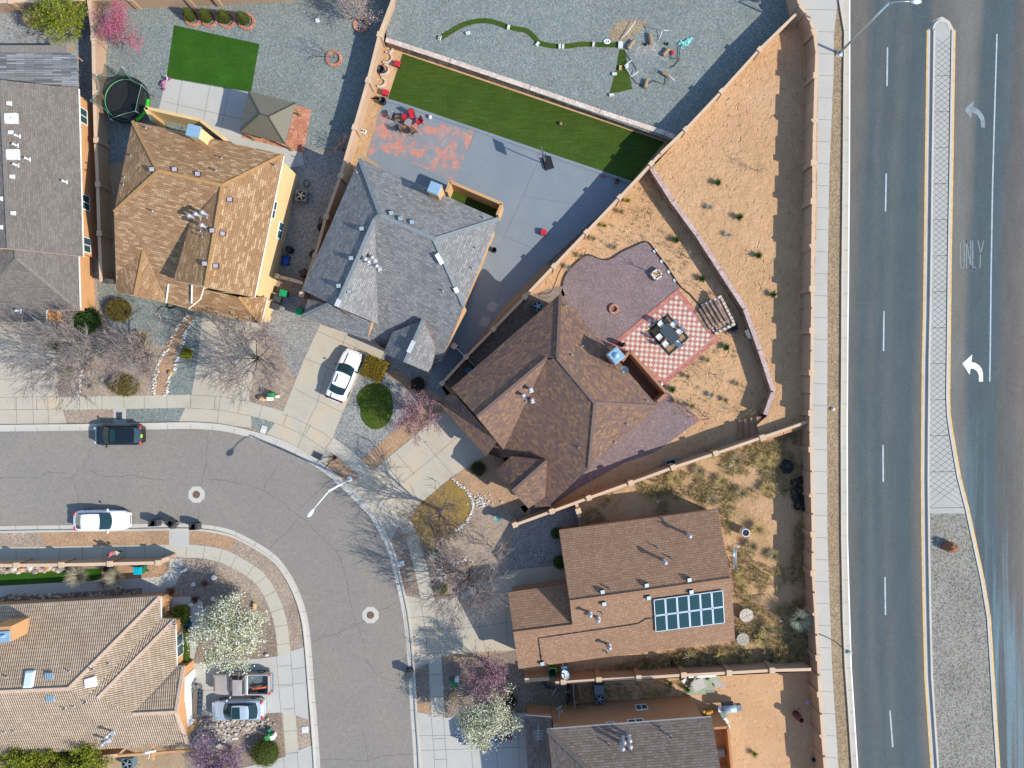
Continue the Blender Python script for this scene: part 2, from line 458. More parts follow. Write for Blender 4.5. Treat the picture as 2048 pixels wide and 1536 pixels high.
def road_mat():
 """dark tyre lanes and paler dusty bands that run with the road"""
 q = N('main_road_asphalt', .9, .25)
 p = q.pos(); x = q.sep(p, 0); y = q.sep(p, 1)
 wob = q.math('MULTIPLY', q.math('SUBTRACT', q.noise(q.scaled(p, (.6, .05, 1)), 1, 3), .5), .9)
 bend = q.math('MULTIPLY', q.math('POWER', q.math('ABSOLUTE', q.math('ADD', y, 8)), 2.0), .0009)
 xx = q.math('ADD', q.math('SUBTRACT', x, bend), wob)
 x0, x1 = 30.3, 47.2
 f = q.math('DIVIDE', q.math('SUBTRACT', xx, x0), x1 - x0)
 D = (.066, .088, .092); L = (.122, .114, .098); Md = (.090, .102, .098)
 st = [(1696, L), (1722, D), (1738, Md), (1756, D), (1774, Md), (1795, D), (1820, D), (1838, L), (1850, L),
    (1905, sh(L, 1.25)), (1922, sh(L, 1.15)), (1938, D), (1962, D), (1985, (.07, .093, .10)), (2010, (.10, .095, .085)), (2030, (.12, .108, .095)), (2044, (.14, .12, .10))]
 col = q.ramp(f, [((((px - CX) / S) - x0) / (x1 - x0), c) for px, c in st])
 g = q.ramp(q.sep(q.voro(p, 13), 0), [(0, .88), (1, 1.12)])
 b = q.ramp(q.noise(q.scaled(p, (1, .25, 1)), .9, 4, .7), [(.3, .9), (.7, 1.1)])
 wear = q.ramp(q.noise(q.scaled(p, (1.05, .035, 1)), 1.0, 3, .55, .4), [(.47, 0), (.60, 1)])
 m1 = q.ramp(q.math('DIVIDE', q.math('SUBTRACT', x, 40), 4), [(.0, 0), (.4, 1)])
 m2 = q.ramp(q.math('DIVIDE', q.math('ADD', y, 40), 40), [(.55, 1), (.95, 0)])
 wf = q.math('MULTIPLY', q.math('MULTIPLY', q.sep(wear, 0), q.sep(m1, 0)), q.math('MULTIPLY', q.sep(m2, 0), .62))
 col = q.mix(wf, col, (.16, .25, .28))
 q.bump(q.noise(p, 22, 2), .3, .02)
 return q.out(q.mix(1.0, q.mix(1.0, col, g, 'MULTIPLY'), b, 'MULTIPLY'))
M['road'] = road_mat()
def redpaint():
 """grey slab paint worn through to an older coral coat"""
 q = N('worn_coral_paint', .88, .2)
 p = q.pos()
 n1 = q.noise(p, .75, 6, .68, .5)
 rot = q.n('ShaderNodeMapping'); rot.inputs['Rotation'].default_value = (0, 0, math.radians(20)); rot.inputs['Scale'].default_value = (1.8, .8, 1); q.l(p, rot.inputs[0])
 n2 = q.noise(rot.outputs[0], 1.3, 6, .75)
 msk = q.ramp(q.math('ADD', q.math('MULTIPLY', n1, .6), q.math('MULTIPLY', n2, .4)), [(.485, 0), (.535, .85), (.62, 1)])
 coral = q.ramp(q.noise(p, 3, 4, .7), [(.25, (.40, .16, .12)), (.55, (.50, .21, .14)), (.75, (.50, .32, .27))])
 base = q.ramp(q.noise(p, 1.2, 5, .7), [(.3, (.19, .205, .215)), (.55, (.22, .22, .225)), (.72, (.33, .29, .27))])
 return q.out(q.mix(msk, base, coral))
M['redpaint'] = redpaint()
# ---------------------------------------------------------------- ground sheets
def tri(poly):
 from mathutils.geometry import tessellate_polygon
 poly = [Vector(p) for p in poly]
 out = []
 for t in tessellate_polygon([poly]):
  q = [poly[i] for i in t]
  n = (q[1] - q[0]).cross(q[2] - q[0])
  if n.length < 1e-9: continue
  if n.z < 0: q.reverse()
  out.append([tuple(v) for v in q])
 return out
def offs(line, d):
 """offset a photo polyline to its left-hand side (photo axes) by d pixels"""
 out = []
 for i, p in enumerate(line):
  a = line[max(0, i - 1)]; b = line[min(len(line) - 1, i + 1)]
  dx, dy = b[0] - a[0], b[1] - a[1]; l = math.hypot(dx, dy)
  out.append((p[0] + dy / l * d, p[1] - dx / l * d))
 return out
def smooth(line, it=2):
 for _ in range(it):
  o = [line[0]]
  for a, b in zip(line, line[1:]):
   o.append((a[0] * .75 + b[0] * .25, a[1] * .75 + b[1] * .25)); o.append((a[0] * .25 + b[0] * .75, a[1] * .25 + b[1] * .75))
  o.append(line[-1]); line = o
 return line
def strip_px(mb, pts, w, z, m=0):
 """a thin flat band along photo points, w in metres"""
 q = [P(x, y, z) for x, y in pts]
 for a, b in zip(q, q[1:]):
  d = (b - a); d.z = 0
  if d.length < 1e-4: continue
  n = Vector((-d.y, d.x, 0)).normalized() * w / 2
  mb.face([a - n, b - n, b + n, a + n], m)
def crack(mb, pts, z, m=1, w=.035, seed=1):
 r = random.Random(seed)
 line = []
 for a, b in zip(pts, pts[1:]):
  n = max(2, int(math.hypot(b[0] - a[0], b[1] - a[1]) / 7))
  for i in range(n):
   t = i / n
   line.append((a[0] + (b[0] - a[0]) * t + r.uniform(-1.6, 1.6), a[1] + (b[1] - a[1]) * t + r.uniform(-1.6, 1.6)))
 line.append(pts[-1])
 for a, b in zip(line, line[1:]):
  strip_px(mb, [a, b], w * r.uniform(.6, 1.5), z, m)
def sheet(name, polys, z, mats, joints=(), cracks=(), jw=.03, kind='structure', label=None, cat=None, thick=0.0):
 mb = MB()
 for poly in polys:
  if poly[0] == 'band':
   a = [P(x, y, z) for x, y in poly[1]]; b = [P(x, y, z) for x, y in poly[2]]
   for i in range(len(a) - 1):
    f = [a[i], a[i + 1], b[i + 1], b[i]]
    n = (f[1] - f[0]).cross(f[3] - f[0])
    mb.face(f if n.z > 0 else f[::-1], 0)
   continue
  for t in tri([P(x, y, z) for x, y in poly]): mb.face(t, 0)
  if thick:
   q = [P(x, y, z) for x, y in poly]
   for a, b in zip(q, q[1:] + q[:1]):
    mb.face([(a.x, a.y, z - thick), (b.x, b.y, z - thick), b, a], 0)
 for j in joints: strip_px(mb, j, jw, z + .004, 1)
 for i, c in enumerate(cracks): crack(mb, c, z + .004, 1, seed=i)
 o = mb.build(name, mats)
 return tag(o, label, cat, None, kind)
mb = MB(); q = 420
mb.face([(-q, -q, -.004), (q, -q, -.004), (q, q, -.004), (-q, q, -.004)])
tag(mb.build('ground', M['ground']), kind='structure')
O = [(-500, 872), (-50, 864), (0, 863), (180, 861), (300, 859), (370, 857.5), (400, 858), (450, 862), (517, 878.6), (556, 891), (595, 910), (624.6, 929), (654, 949), (681, 974), (712, 1003.6), (744, 1037), (761, 1072), (777, 1105), (787, 1145), (795, 1180), (803.5, 1217), (809, 1254), (813, 1293), (818, 1361), (821, 1431), (825, 1480), (828, 1536), (846, 1950)]
I = [(-500, 1066), (0, 1052), (200, 1050), (330, 1047), (400, 1047.5), (458.6, 1057), (498, 1076), (537, 1099), (562, 1120), (587, 1157), (605, 1198), (616, 1237), (621, 1276), (625, 1325), (630, 1393), (633, 1424), (638, 1492), (641, 1536), (656, 1950)]
O = smooth(O, 2); I = smooth(I, 2)
def ring(line, d0, d1): return ('band', offs(line, d0), offs(line, d1))
def arc_joints(line, d0, d1, step, start=10):
 out = []; acc = start
 a0 = offs(line, d0); a1 = offs(line, d1)
 for i in range(1, len(line)):
  acc += math.hypot(line[i][0] - line[i - 1][0], line[i][1] - line[i - 1][1])
  if acc > step and -60 < line[i][0] < 900 and line[i][1] < 1580:
   acc = 0; out.append([a0[i], a1[i]])
 return out
O_F = []
for a, b in zip(O, O[1:]):
 n = max(1, int(math.hypot(b[0] - a[0], b[1] - a[1]) / 6))
 O_F += [(a[0] + (b[0] - a[0]) * i / n, a[1] + (b[1] - a[1]) * i / n) for i in range(n)]
O_F.append(O[-1])
I_F = []
for a, b in zip(I, I[1:]):
 n = max(1, int(math.hypot(b[0] - a[0], b[1] - a[1]) / 6))
 I_F += [(a[0] + (b[0] - a[0]) * i / n, a[1] + (b[1] - a[1]) * i / n) for i in range(n)]
I_F.append(I[-1])
cr = [
 [(0, 955), (40, 955), (78, 954), (97, 943), (130, 946)], [(125, 957), (144, 954), (165, 934), (176, 917), (186, 892)],
 [(165, 934), (180, 940), (198, 951), (240, 954), (256, 950), (290, 956), (330, 958)], [(144, 954), (152, 975), (156, 1005)],
 [(418, 862), (414, 890), (412, 930), (405, 955), (402, 972)], [(410, 956), (440, 960), (480, 967), (520, 977), (545, 991), (570, 1008), (595, 1030), (625, 1055), (655, 1085), (672, 1100), (682, 1117)],
 [(527, 977), (536, 960), (548, 945), (551, 938)], [(598, 1020), (625, 995), (650, 968), (664, 957)], [(598, 1035), (575, 1065), (552, 1082), (540, 1097)],
 [(682, 1117), (690, 1150), (700, 1200), (710, 1240), (718, 1255)], [(758, 1221), (775, 1215), (795, 1204)], [(726, 1243), (700, 1255), (660, 1272), (625, 1283)],
 [(716, 1256), (726, 1280), (733, 1300)], [(640, 1518), (680, 1520), (735, 1520), (760, 1514), (800, 1508), (824, 1510)], [(724, 1460), (732, 1480), (735, 1520)],
 [(731, 1322), (755, 1350), (772, 1360), (790, 1360)], [(398, 1010), (398, 1048)], [(1, 956), (1, 957)]]
tag(sheet('residential_street', [O + list(reversed(I))], .004, [M['asphalt'], M['joint']], cracks=cr), kind='structure')
for nm, line, sg in (('outer', O_F, 1), ('inner', I_F, 1)):
 sgn = 1 if nm == 'outer' else -1
 j = arc_joints(line, 0, 9 * sgn, 40)
 g = sheet('gutter', [ring(line, 0, 9 * sgn)], .006, [M['conc_g'], M['joint']], joints=j)
 mb = MB()
 prof = [(8.6, .0), (9.4, .13), (12.2, .15), (13.4, .14), (13.6, .0)]
 rows = [[P(x, y, z) for x, y in offs(line, d * sgn)] for d, z in prof]
 for a, b in zip(rows, rows[1:]):
  for i in range(len(line) - 1):
   f = [a[i], a[i + 1], b[i + 1], b[i]]
   mb.face(f if sgn < 0 else list(reversed(f)), 0)
 tag(mb.build('kerb', [M['conc_g']]), kind='structure')
SIDE_J = arc_joints(O_F, 42, 68, 39) + arc_joints(I_F, -42, -68, 39)
sheet('verge', [ring(O_F, 13.4, 42), ring(I_F, -13.4, -42)], .010, [M['g_tan']])
sheet('pavement', [ring(O_F, 42, 68), ring(I_F, -42, -68)], .024, [M['conc'], M['joint']], joints=SIDE_J, thick=.03)
sheet('orange_verge_gravel', [[(80, 1066), (338, 1061), (338, 1089), (90, 1094)], [(378, 1062), (420, 1064), (470, 1077), (462, 1101), (420, 1090), (378, 1088)],
        [(661, 906), (693, 931), (714, 956), (694, 965), (650, 937)], [(836, 1408), (859, 1404), (861, 1428), (835, 1422)]], .014, [M['g_orange']])
sheet('brown_verge_gravel', [[(829, 1347), (856, 1328), (859, 1404), (834, 1408)], [(806, 1100), (822, 1096), (838, 1190), (808, 1188), (796, 1140)]], .014, [M['g_brown']])
sheet('grey_verge_gravel', [[(252, 817), (369, 816), (357, 843), (252, 845)], [(503, 832), (549, 847), (535, 866), (505, 856)]], .014, [M['g_blue']])
# ---- front and back yards (gravels, lawns)
sheet('front_yard_gravel', [[(92, 560), (240, 560), (420, 620), (398, 697), (383, 792), (118, 794), (112, 714), (92, 640)]], .006, [M['g_tan']])
sheet('grey_front_gravel', [[(195, 555), (420, 600), (398, 697), (383, 791), (330, 791), (334, 740), (355, 690), (300, 690), (255, 668), (215, 650), (195, 600)]], .010, [M['g_blue']])
sheet('path', [[(372, 628), (388, 634), (374, 658), (362, 690), (349, 735), (338, 760), (333, 790), (309, 790), (312, 745), (325, 705), (345, 660)]], .014, [M['g_orange']])
sheet('side_yard_gravel', [[(590, 302), (720, 304), (700, 345), (605, 585), (540, 575), (560, 440), (575, 350)]], .006, [M['g_grey']])
sheet('shared_front_gravel', [[(520, 545), (612, 590), (640, 650), (609, 716), (564, 828), (500, 832), (500, 794), (517, 687), (527, 642)]], .008, [M['g_tan']])
sheet('grey_side_gravel', [[(560, 590), (612, 590), (640, 650), (609, 716), (590, 760), (560, 700), (530, 650)]], .010, [M['g_grey']])
sheet('lawn_bed_gravel', [[(716, 744), (775, 704), (880, 762), (905, 792), (760, 931), (746, 941), (664, 877), (668, 860)]], .006, [M['g_grey']])
sheet('orange_bed_gravel', [[(893, 800), (905, 792), (760, 931), (746, 941), (722, 920), (800, 850), (840, 800), (770, 745), (790, 740)]], .010, [M['g_orange']])
sheet('kidney_lawn', [smooth([(747.6, 766), (730, 771), (712.5, 790), (714, 806), (722, 818), (721, 837), (736, 855), (752, 860), (771, 853), (783, 837), (787, 810), (781, 781), (767, 769), (747.6, 766)], 2)[:-1]], .05, [M['lawn']], thick=.05)
sheet('corner_yard_gravel', [[(904, 955), (990, 880), (1070, 1000), (1030, 1052), (1012, 1150), (930, 1197), (864, 1203), (844, 1097), (834, 1086), (815, 1028)]], .006, [M['g_tan']])
sheet('orange_corner_gravel', [[(908, 955), (985, 888), (1065, 1005), (1020, 1020), (960, 1008), (940, 985), (925, 972)]], .010, [M['g_orange']])
sheet('dry_lawn', [smooth([(904.5, 955), (816.6, 1027), (838, 1086), (858, 1093), (908, 1064), (936, 1045), (947.5, 1011), (940, 990), (928, 976), (904.5, 955)], 1)[:-1]], .016, [M['lawn_dry']])
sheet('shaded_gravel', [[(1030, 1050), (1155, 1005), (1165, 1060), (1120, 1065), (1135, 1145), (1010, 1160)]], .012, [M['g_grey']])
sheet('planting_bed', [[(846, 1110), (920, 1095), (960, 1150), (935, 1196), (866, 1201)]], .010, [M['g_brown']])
sheet('lower_front_gravel', [[(876, 1345), (884, 1330), (1045, 1298), (1155, 1345), (1150, 1420), (1050, 1432), (887, 1436)]], .006, [M['g_brown']])
sheet('back_yard_gravel', [[(185, 4), (560, -10), (790, -40), (785, 0), (735, 160), (690, 302), (590, 299), (420, 300), (205, 330), (200, 560), (195, 100)]], .006, [M['g_blue']])
sheet('left_yard_gravel', [[(-60, 0), (180, 0), (205, 560), (160, 560), (150, 90), (-60, 100)]], .006, [M['g_grey']])
sheet('back_lawn', [[(348, 50), (519, 88), (502, 184), (333, 155)]], .016, [M['turf_g']])
sheet('back_patio', [[(333, 156), (502, 186), (484, 272), (604, 303), (608, 330), (560, 340), (430, 270), (316, 225)]], .014, [M['conc_w'], M['joint']],
   joints=[[(364, 160), (352, 232)], [(420, 171), (406, 246)], [(458, 178), (442, 262)], [(328, 203), (490, 240)]])
sheet('brick_patio', [[(585, 208), (623, 219), (607, 306), (483, 275), (500, 200)]], .020, [M['brick_red']])
SLAB = [(733, 312), (762, 212), (768, 200), (800, 207), (1071, 300), (1264, 366), (1092, 527), (1020, 600), (940, 700), (880, 764), (858, 740), (900, 560), (760, 330)]
sheet('patio_slab', [SLAB], .008, [M['slab'], M['joint']],
   joints=[[(952, 262), (903, 372)], [(1075, 327), (1046, 392), (1005, 480)], [(1046, 392), (1170, 412)], [(1003, 470), (1085, 505)], [(1010, 560), (960, 700)]])
sheet('worn_painted_patio', [[(735, 312), (758, 222), (800, 232), (950, 262), (905, 372), (870, 345), (760, 300)]], .014, [M['redpaint']])
sheet('pale_slab_squares', [[(982, 602), (997, 608), (988, 625), (971, 617)], [(965, 631), (981, 637), (974, 656), (957, 649)]], .014, [M['slab_lt']])  # two squares paler than the painted slab
sheet('turf_lawn', [[(805, 107), (1329, 284), (1264, 363), (776, 197)]], .016, [M['turf']])
mb = MB()
for a, b in zip([P(768, 199), P(800, 208), P(1071.5, 301)], [P(800, 208), P(1071.5, 301), P(1264, 366)]):
 mb.bar(a + Vector((0, 0, .04)), b + Vector((0, 0, .04)), .28, .10)
tag(mb.build('lawn_kerb', [M['slab']]), kind='structure')
sheet('sand_strip', [[(775, 95), (800, 98), (1340, 283), (1328, 288), (805, 109), (776, 196), (765, 190)]], .012, [M['dirt_flat']])
sheet('wall_planting_strip', [[(1264, 368), (1300, 338), (1110, 535), (1092, 526)]], .014, [M['g_brown']])
sheet('narrow_planting_bed', [[(718, 195), (768, 200), (733, 312), (700, 345), (690, 320), (735, 160), (755, 90), (800, 98), (775, 195)]], .011, [M['dirt_weed']])
mb = MB()
for a, b in (((1266, 366), (1094, 525)), ((1094, 525), (1106, 538))):
 mb.bar(P(*a, .06), P(*b, .06), .13, .14)
tag(mb.build('strip_kerb', [M['slab']]), kind='structure')
ZU = 1.0
sheet('upper_yard_gravel', [[(785, -200), (1600, -200), (1592, 28), (1345, 282), (772, 80)]], ZU, [M['g_blue']])
sheet('bare_yard_patch', [smooth([(1215, 75), (1228, 45), (1262, 38), (1300, 42), (1280, 62), (1258, 80), (1236, 85)], 2)], ZU + .006, [M['g_strip']])
sheet('pale_yard_patch', [smooth([(1272, 95), (1300, 82), (1330, 95), (1336, 130), (1318, 112), (1290, 106), (1268, 118)], 2)], ZU + .006, [M['g_grey']])
ZL = 1.15
sheet('dirt_lot', [[(1596, 20), (1612, 45), (1636, 110), (1634, 430), (1628, 600), (1624, 850), (1522, 884), (1514, 850), (1534, 832), (1549, 785), (1492, 615), (1304, 336)]], ZL, [M['dirt']])
sheet('sloping_back_yard', [[(1300, 330), (1500, 600), (1550, 785), (1532, 840), (1060, 1040), (1030, 1000), (880, 770), (1090, 560)]], .006, [M['dirt']])
sheet('gravel_terrace', [[(1121, 590), (1130, 548), (1157, 520), (1177, 507), (1200, 519), (1219, 520), (1243, 503), (1268, 492), (1292, 481), (1302, 489), (1317, 511), (1333, 530), (1350, 558), (1360, 578), (1223, 690), (1200, 700), (1150, 640)]], .012, [M['g_mauve']])
sheet('side_path_gravel', [[(1300, 800), (1330, 780), (1385, 825), (1400, 840), (1375, 858), (1310, 905), (1250, 925), (1160, 975), (1060, 1040), (1060, 1000)]], .012, [M['g_mauve']])
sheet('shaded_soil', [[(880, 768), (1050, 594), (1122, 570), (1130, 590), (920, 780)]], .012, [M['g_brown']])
sheet('overgrown_yard', [[(1060, 1045), (1620, 842), (1640, 1342), (1110, 1368), (1045, 1340), (1140, 1100)]], .007, [M['dirt_weed']])
sheet('lower_back_yard', [[(1146, 1366), (1642, 1338), (1680, 1620), (1380, 1620), (1150, 1420)]], .007, [M['dirt_flat']])
sheet('corner_house_gravel', [[(-60, 1118), (339, 1115), (470, 1128), (532, 1175), (556, 1240), (553, 1316), (380, 1330), (340, 1200), (-60, 1200)]], .005, [M['g_brown']])
sheet('corner_tan_gravel', [[(366, 1118), (420, 1118), (470, 1130), (515, 1165), (545, 1215), (540, 1240), (500, 1190), (440, 1150), (366, 1140)]], .009, [M['g_tan']])
sheet('strip_lawn', [[(-20, 1150), (130, 1139), (203, 1137), (203, 1160), (-20, 1174)]], .014, [M['turf_g']])
sheet('dry_bed_gravel', [[(203, 1130), (330, 1128), (338, 1140), (320, 1154), (281, 1157), (203, 1160)]], .010, [M['g_orange']])
sheet('entry_walk', [[(-20, 1173), (281, 1156), (320, 1154), (332, 1146), (339, 1135), (339, 1117), (366, 1117), (365, 1142), (352, 1167), (332, 1185), (318, 1192), (284, 1190), (284, 1176), (-20, 1196)],
      [(340, 1196), (366, 1193), (392, 1194), (406, 1205), (406, 1250), (384, 1330), (380, 1330), (382, 1215), (340, 1215)]], .018, [M['conc_w'], M['joint']],
   joints=[[(340, 1135), (366, 1138)], [(300, 1156), (300, 1190)], [(380, 1250), (404, 1250)]])
sheet('river_stone_bed', [[(375, 1432), (400, 1436), (460, 1441), (530, 1438), (520, 1460), (470, 1475), (440, 1500), (380, 1500), (378, 1470)]], .012, [M['stones']])
sheet('lower_corner_gravel', [[(370, 1430), (562, 1425), (570, 1513), (495, 1540), (370, 1540)]], .006, [M['g_brown']])
# ---- drives
sheet('left_drive', [[(-60, 620), (113, 620), (112, 714), (118, 793), (133, 847), (-60, 850)]], .028, [M['conc_y'], M['joint']],
   joints=[[(-20, 714), (112, 714)], [(-20, 758), (115, 758)], [(-20, 795), (119, 793)], [(-20, 820), (126, 818)], [(62, 714), (67, 847)], [(33, 795), (33, 847)], [(95, 795), (97, 847)]])
sheet('tan_house_drive', [[(408, 600), (530, 620), (527, 642), (517, 687), (500, 794), (503, 855), (470, 852), (420, 845), (357, 844), (383, 790), (398, 697)]], .028, [M['conc_y'], M['joint']],
   joints=[[(383, 790), (440, 793), (500, 803)], [(374, 816), (440, 820), (500, 832)], [(448, 745), (440, 800), (434, 848)], [(452, 640), (447, 745)], [(395, 715), (512, 716)]])
sheet('white_car_drive', [[(625, 640), (700, 665), (768, 690), (769, 704), (762, 716), (720, 744), (670, 862), (665, 876), (662, 902), (651, 934), (600, 902), (533, 868), (564, 828), (609, 716), (640, 649)]], .028, [M['conc_y'], M['joint']],
   joints=[[(609, 716), (690, 750)], [(590, 778), (690, 828)], [(564, 828), (590, 836), (650, 868), (664, 880)], [(552, 846), (600, 866), (655, 902)], [(655, 735), (633, 810), (618, 840), (595, 896)], [(633, 662), (735, 705)], [(692, 668), (684, 694)]])
sheet('corner_drive', [[(878, 812), (960, 880), (985, 905), (906, 951), (817, 1027), (797, 1054), (781, 1082), (752, 1032), (695, 967), (716, 956), (748, 939), (760, 929), (887, 823)]], .028, [M['conc_y'], M['joint']],
   joints=[[(845, 879), (870, 910), (906, 951)], [(925, 865), (872, 910), (798, 970), (770, 1003), (755, 1030)], [(792, 906), (830, 950)], [(748, 939), (775, 960), (800, 1000), (817, 1027)], [(893, 822), (950, 885)]])
sheet('lower_drive', [[(807, 1190), (840, 1197), (866, 1201), (911, 1195), (935, 1180), (1030, 1140), (1125, 1130), (1140, 1165), (1030, 1190), (1045, 1300), (973, 1303), (881, 1311), (856, 1326), (829, 1338), (815, 1300)]], .028, [M['conc_y'], M['joint']],
   joints=[[(840, 1197), (851, 1260), (856, 1325)], [(866, 1201), (877, 1256), (882, 1311)], [(812, 1236), (860, 1232)], [(823, 1261), (945, 1255), (1030, 1243)], [(932, 1190), (967, 1278), (972, 1303)], [(1010, 1185), (1015, 1290)], [(826, 1290), (853, 1287)]])
sheet('blue_car_drive', [[(835, 1424), (862, 1430), (887, 1436), (960, 1430), (1060, 1425), (1075, 1620), (846, 1620)]], .028, [M['conc_w'], M['joint']],
   joints=[[(862, 1430), (868, 1500), (870, 1560)], [(887, 1436), (894, 1536)], [(838, 1471), (1050, 1470)], [(842, 1501), (1060, 1494)], [(940, 1440), (945, 1536)], [(992, 1470), (995, 1536)], [(1035, 1440), (1040, 1536)]])
sheet('truck_drive', [[(366, 1330), (384, 1326), (520, 1317), (552, 1313), (608, 1294), (612, 1340), (617, 1439), (590, 1430), (562, 1425), (526, 1427), (398, 1432), (366, 1450)]], .028, [M['conc_w'], M['joint']],
   joints=[[(384, 1327), (387, 1430)], [(553, 1314), (557, 1370), (562, 1425)], [(581, 1305), (586, 1370), (590, 1430)], [(387, 1383), (610, 1366)], [(384, 1327), (450, 1326)], [(582, 1338), (612, 1335)]])
sheet('bottom_drive', [[(622, 1490), (567, 1514), (470, 1540), (480, 1620), (650, 1620), (641, 1536)]], .028, [M['conc_w'], M['joint']],
   joints=[[(567, 1514), (572, 1580)], [(594, 1502), (600, 1580)]])
sheet('kerb_crossing', [[(338, 1058), (378, 1058), (378, 1094), (338, 1094)]], .030, [M['conc_w']])
sheet('grate_pad', [[(227, 816), (252, 816), (252, 848), (227, 848)]], .030, [M['conc_w']])
# ---------------------------------------------------------------- the main road on the right
EL = [(1703, -300), (1701, 0), (1700, 330), (1698, 560), (1695, 860), (1696, 1160), (1700, 1236), (1703, 1334), (1708, 1412), (1716, 1536), (1745, 1850)]
EL_F = smooth(EL, 2)
sheet('main_road', [EL_F + [(2500, 1850), (2500, -300)]], .004, [M['road'], M['joint']],
   cracks=[[(1697, 965), (1708, 962), (1722, 955), (1730, 962)], [(1697, 989), (1722, 991)], [(1696, 1021), (1712, 1023), (1722, 1020)], [(1722, 985), (1728, 1000), (1726, 1040)],
     [(1905, 593), (1920, 590), (1935, 588)], [(1710, 606), (1755, 606)], [(1912, 903), (1930, 897), (1942, 896)], [(1998, 107), (2020, 112), (2030, 100), (2048, 98)], [(2020, 112), (2018, 135)], [(1828, 27), (1860, 38)]])
def hband(xs0, xs1, ys): return ('band', [(x, y) for x, y in zip(xs0, ys)], [(x, y) for x, y in zip(xs1, ys)])
YS = [-300, 0, 66, 150, 336, 560, 700, 860, 1080, 1236, 1334, 1412, 1536, 1850]
W_IN = [1560, 1580, 1617, 1624, 1622, 1615, 1615, 1615, 1615, 1622, 1626, 1632, 1640, 1665]
W_OUT = [1690, 1676, 1668, 1667, 1659, 1655, 1655, 1654, 1655, 1660.5, 1664, 1669, 1677, 1705]
V_OUT = [1690, 1676, 1687, 1685.5, 1684, 1681.5, 1681, 1680, 1681, 1684, 1688, 1694, 1702, 1732]
K_OUT = [1694, 1684, 1690, 1689, 1688, 1685.5, 1685, 1684, 1684.5, 1688.5, 1691.5, 1697, 1705, 1735]
G_OUT = [1702, 1700, 1700, 1700, 1699.4, 1697.5, 1696, 1695, 1695.5, 1700, 1703, 1708, 1716, 1746]
jj = []
y = 20
while y < 1540:
 def ip(xs, yy):
  for a in range(len(YS) - 1):
   if YS[a] <= yy <= YS[a + 1]:
    t = (yy - YS[a]) / (YS[a + 1] - YS[a]); return xs[a] + (xs[a + 1] - xs[a]) * t
 jj.append([(ip(W_IN, y), y - 2), (ip(W_OUT, y), y)]); y += 44
sheet('main_pavement', [hband(W_IN, W_OUT, YS)], .012, [M['conc_w'], M['joint']], joints=jj)
sheet('dirt_verge', [hband(W_OUT, V_OUT, YS)], .010, [M['g_strip']])
mb = MB()
for i in range(len(YS) - 1):
 a, b = P(V_OUT[i], YS[i]), P(V_OUT[i + 1], YS[i + 1]); c, d = P(K_OUT[i + 1], YS[i + 1]), P(K_OUT[i], YS[i])
 up = Vector((0, 0, .14))
 mb.face([d + up, c + up, b + up, a + up]); mb.face([a, b, b + up, a + up]); mb.face([d, c, c + up, d + up])
tag(mb.build('main_kerb', [M['conc_g']]), kind='structure')
jj = []
y = 60
while y < 1540:
 jj.append([(ip(K_OUT, y), y), (ip(G_OUT, y) - 1, y)]); y += 44
sheet('main_gutter', [hband(K_OUT, G_OUT, YS)], .008, [M['conc'], M['joint']], joints=jj)
M['paint_w'] = m_plain('road_paint_white', (.62, .66, .66), .7, var=.15, scale=2)
M['paint_f'] = m_plain('road_paint_faded', (.21, .245, .255), .8, var=.35, scale=2.5)
M['paint_d'] = m_plain('road_paint_dusty', (.36, .41, .42), .8, var=.25, scale=2)
M['paint_y'] = m_plain('road_paint_yellow', (.60, .38, .13), .8, var=.25, scale=2)
def mark(name, lines, w, mat, z=.012, label=None, cat=None):
 mb = MB()
 for l in lines: strip_px(mb, l, w, z, 0)
 return tag(mb.build(name, [mat]), label, cat, None, 'structure')
mark('edge_line', [[(x - .6, y) for x, y in zip(G_OUT, YS)]], .11, M['white'])
for (x0, y0, x1, y1) in ((1775, 95, 1774, 172), (1772.5, 347, 1771, 423), (1768, 622, 1767, 702), (1766, 890, 1766.5, 964), (1770, 1154, 1771, 1230), (1780, 1421, 1785.5, 1494)):
 mark('lane_dash', [[(x0, y0), (x1, y1)]], .14, M['paint_d'])
mark('lane_line', [[(1994, 68), (1988.5, 250), (1985, 380), (1982, 560), (1980.5, 700), (1979.5, 763)]], .13, M['paint_d'])
MED_L = [(1855, 60), (1853, 200), (1851, 336), (1849, 500), (1847, 628), (1845, 716), (1843.5, 860), (1843, 958), (1844, 1060), (1845, 1133), (1847, 1236), (1850, 1353), (1856.6, 1451), (1862.5, 1536), (1890, 1850)]
MED_R = [(1910, 60), (1907.5, 200), (1905.5, 336), (1902.5, 500), (1901, 628), (1900, 716), (1899, 794), (1900.5, 830), (1905, 862), (1921, 954), (1937, 1016), (1968, 1160), (1980.6, 1236), (1988, 1353), (1994, 1451), (1999.5, 1536), (2024, 1850)]
mark('yellow_line', [MED_L, MED_R], .13, M['paint_y'], .012)
mb = MB()
def island(l0, l1, z):
 a = [P(x, y, z) for x, y in l0]; b = [P(x, y, z) for x, y in l1]
 return a, b
sheet('median_gutter', [[(x + 1.5, y) for x, y in MED_L] + [(x - 1.5, y) for x, y in reversed(MED_R)] + [(1899, 42), (1884, 33), (1866, 42)]], .010, [M['conc_g']])
def kerbline(line, dx0, dx1):
 m2 = MB()
 for (x0, y0), (x1, y1) in zip(line, line[1:]):
  a, b = P(x0 + dx0, y0, 0), P(x1 + dx0, y1, 0); c, d = P(x1 + dx1, y1, 0), P(x0 + dx1, y0, 0)
  up = Vector((0, 0, .17))
  mb.face([a + up, b + up, c + up, d + up][::-1] if dx1 > dx0 else [a + up, b + up, c + up, d + up]); mb.face([a, b, b + up, a + up]); mb.face([d, c, c + up, d + up])
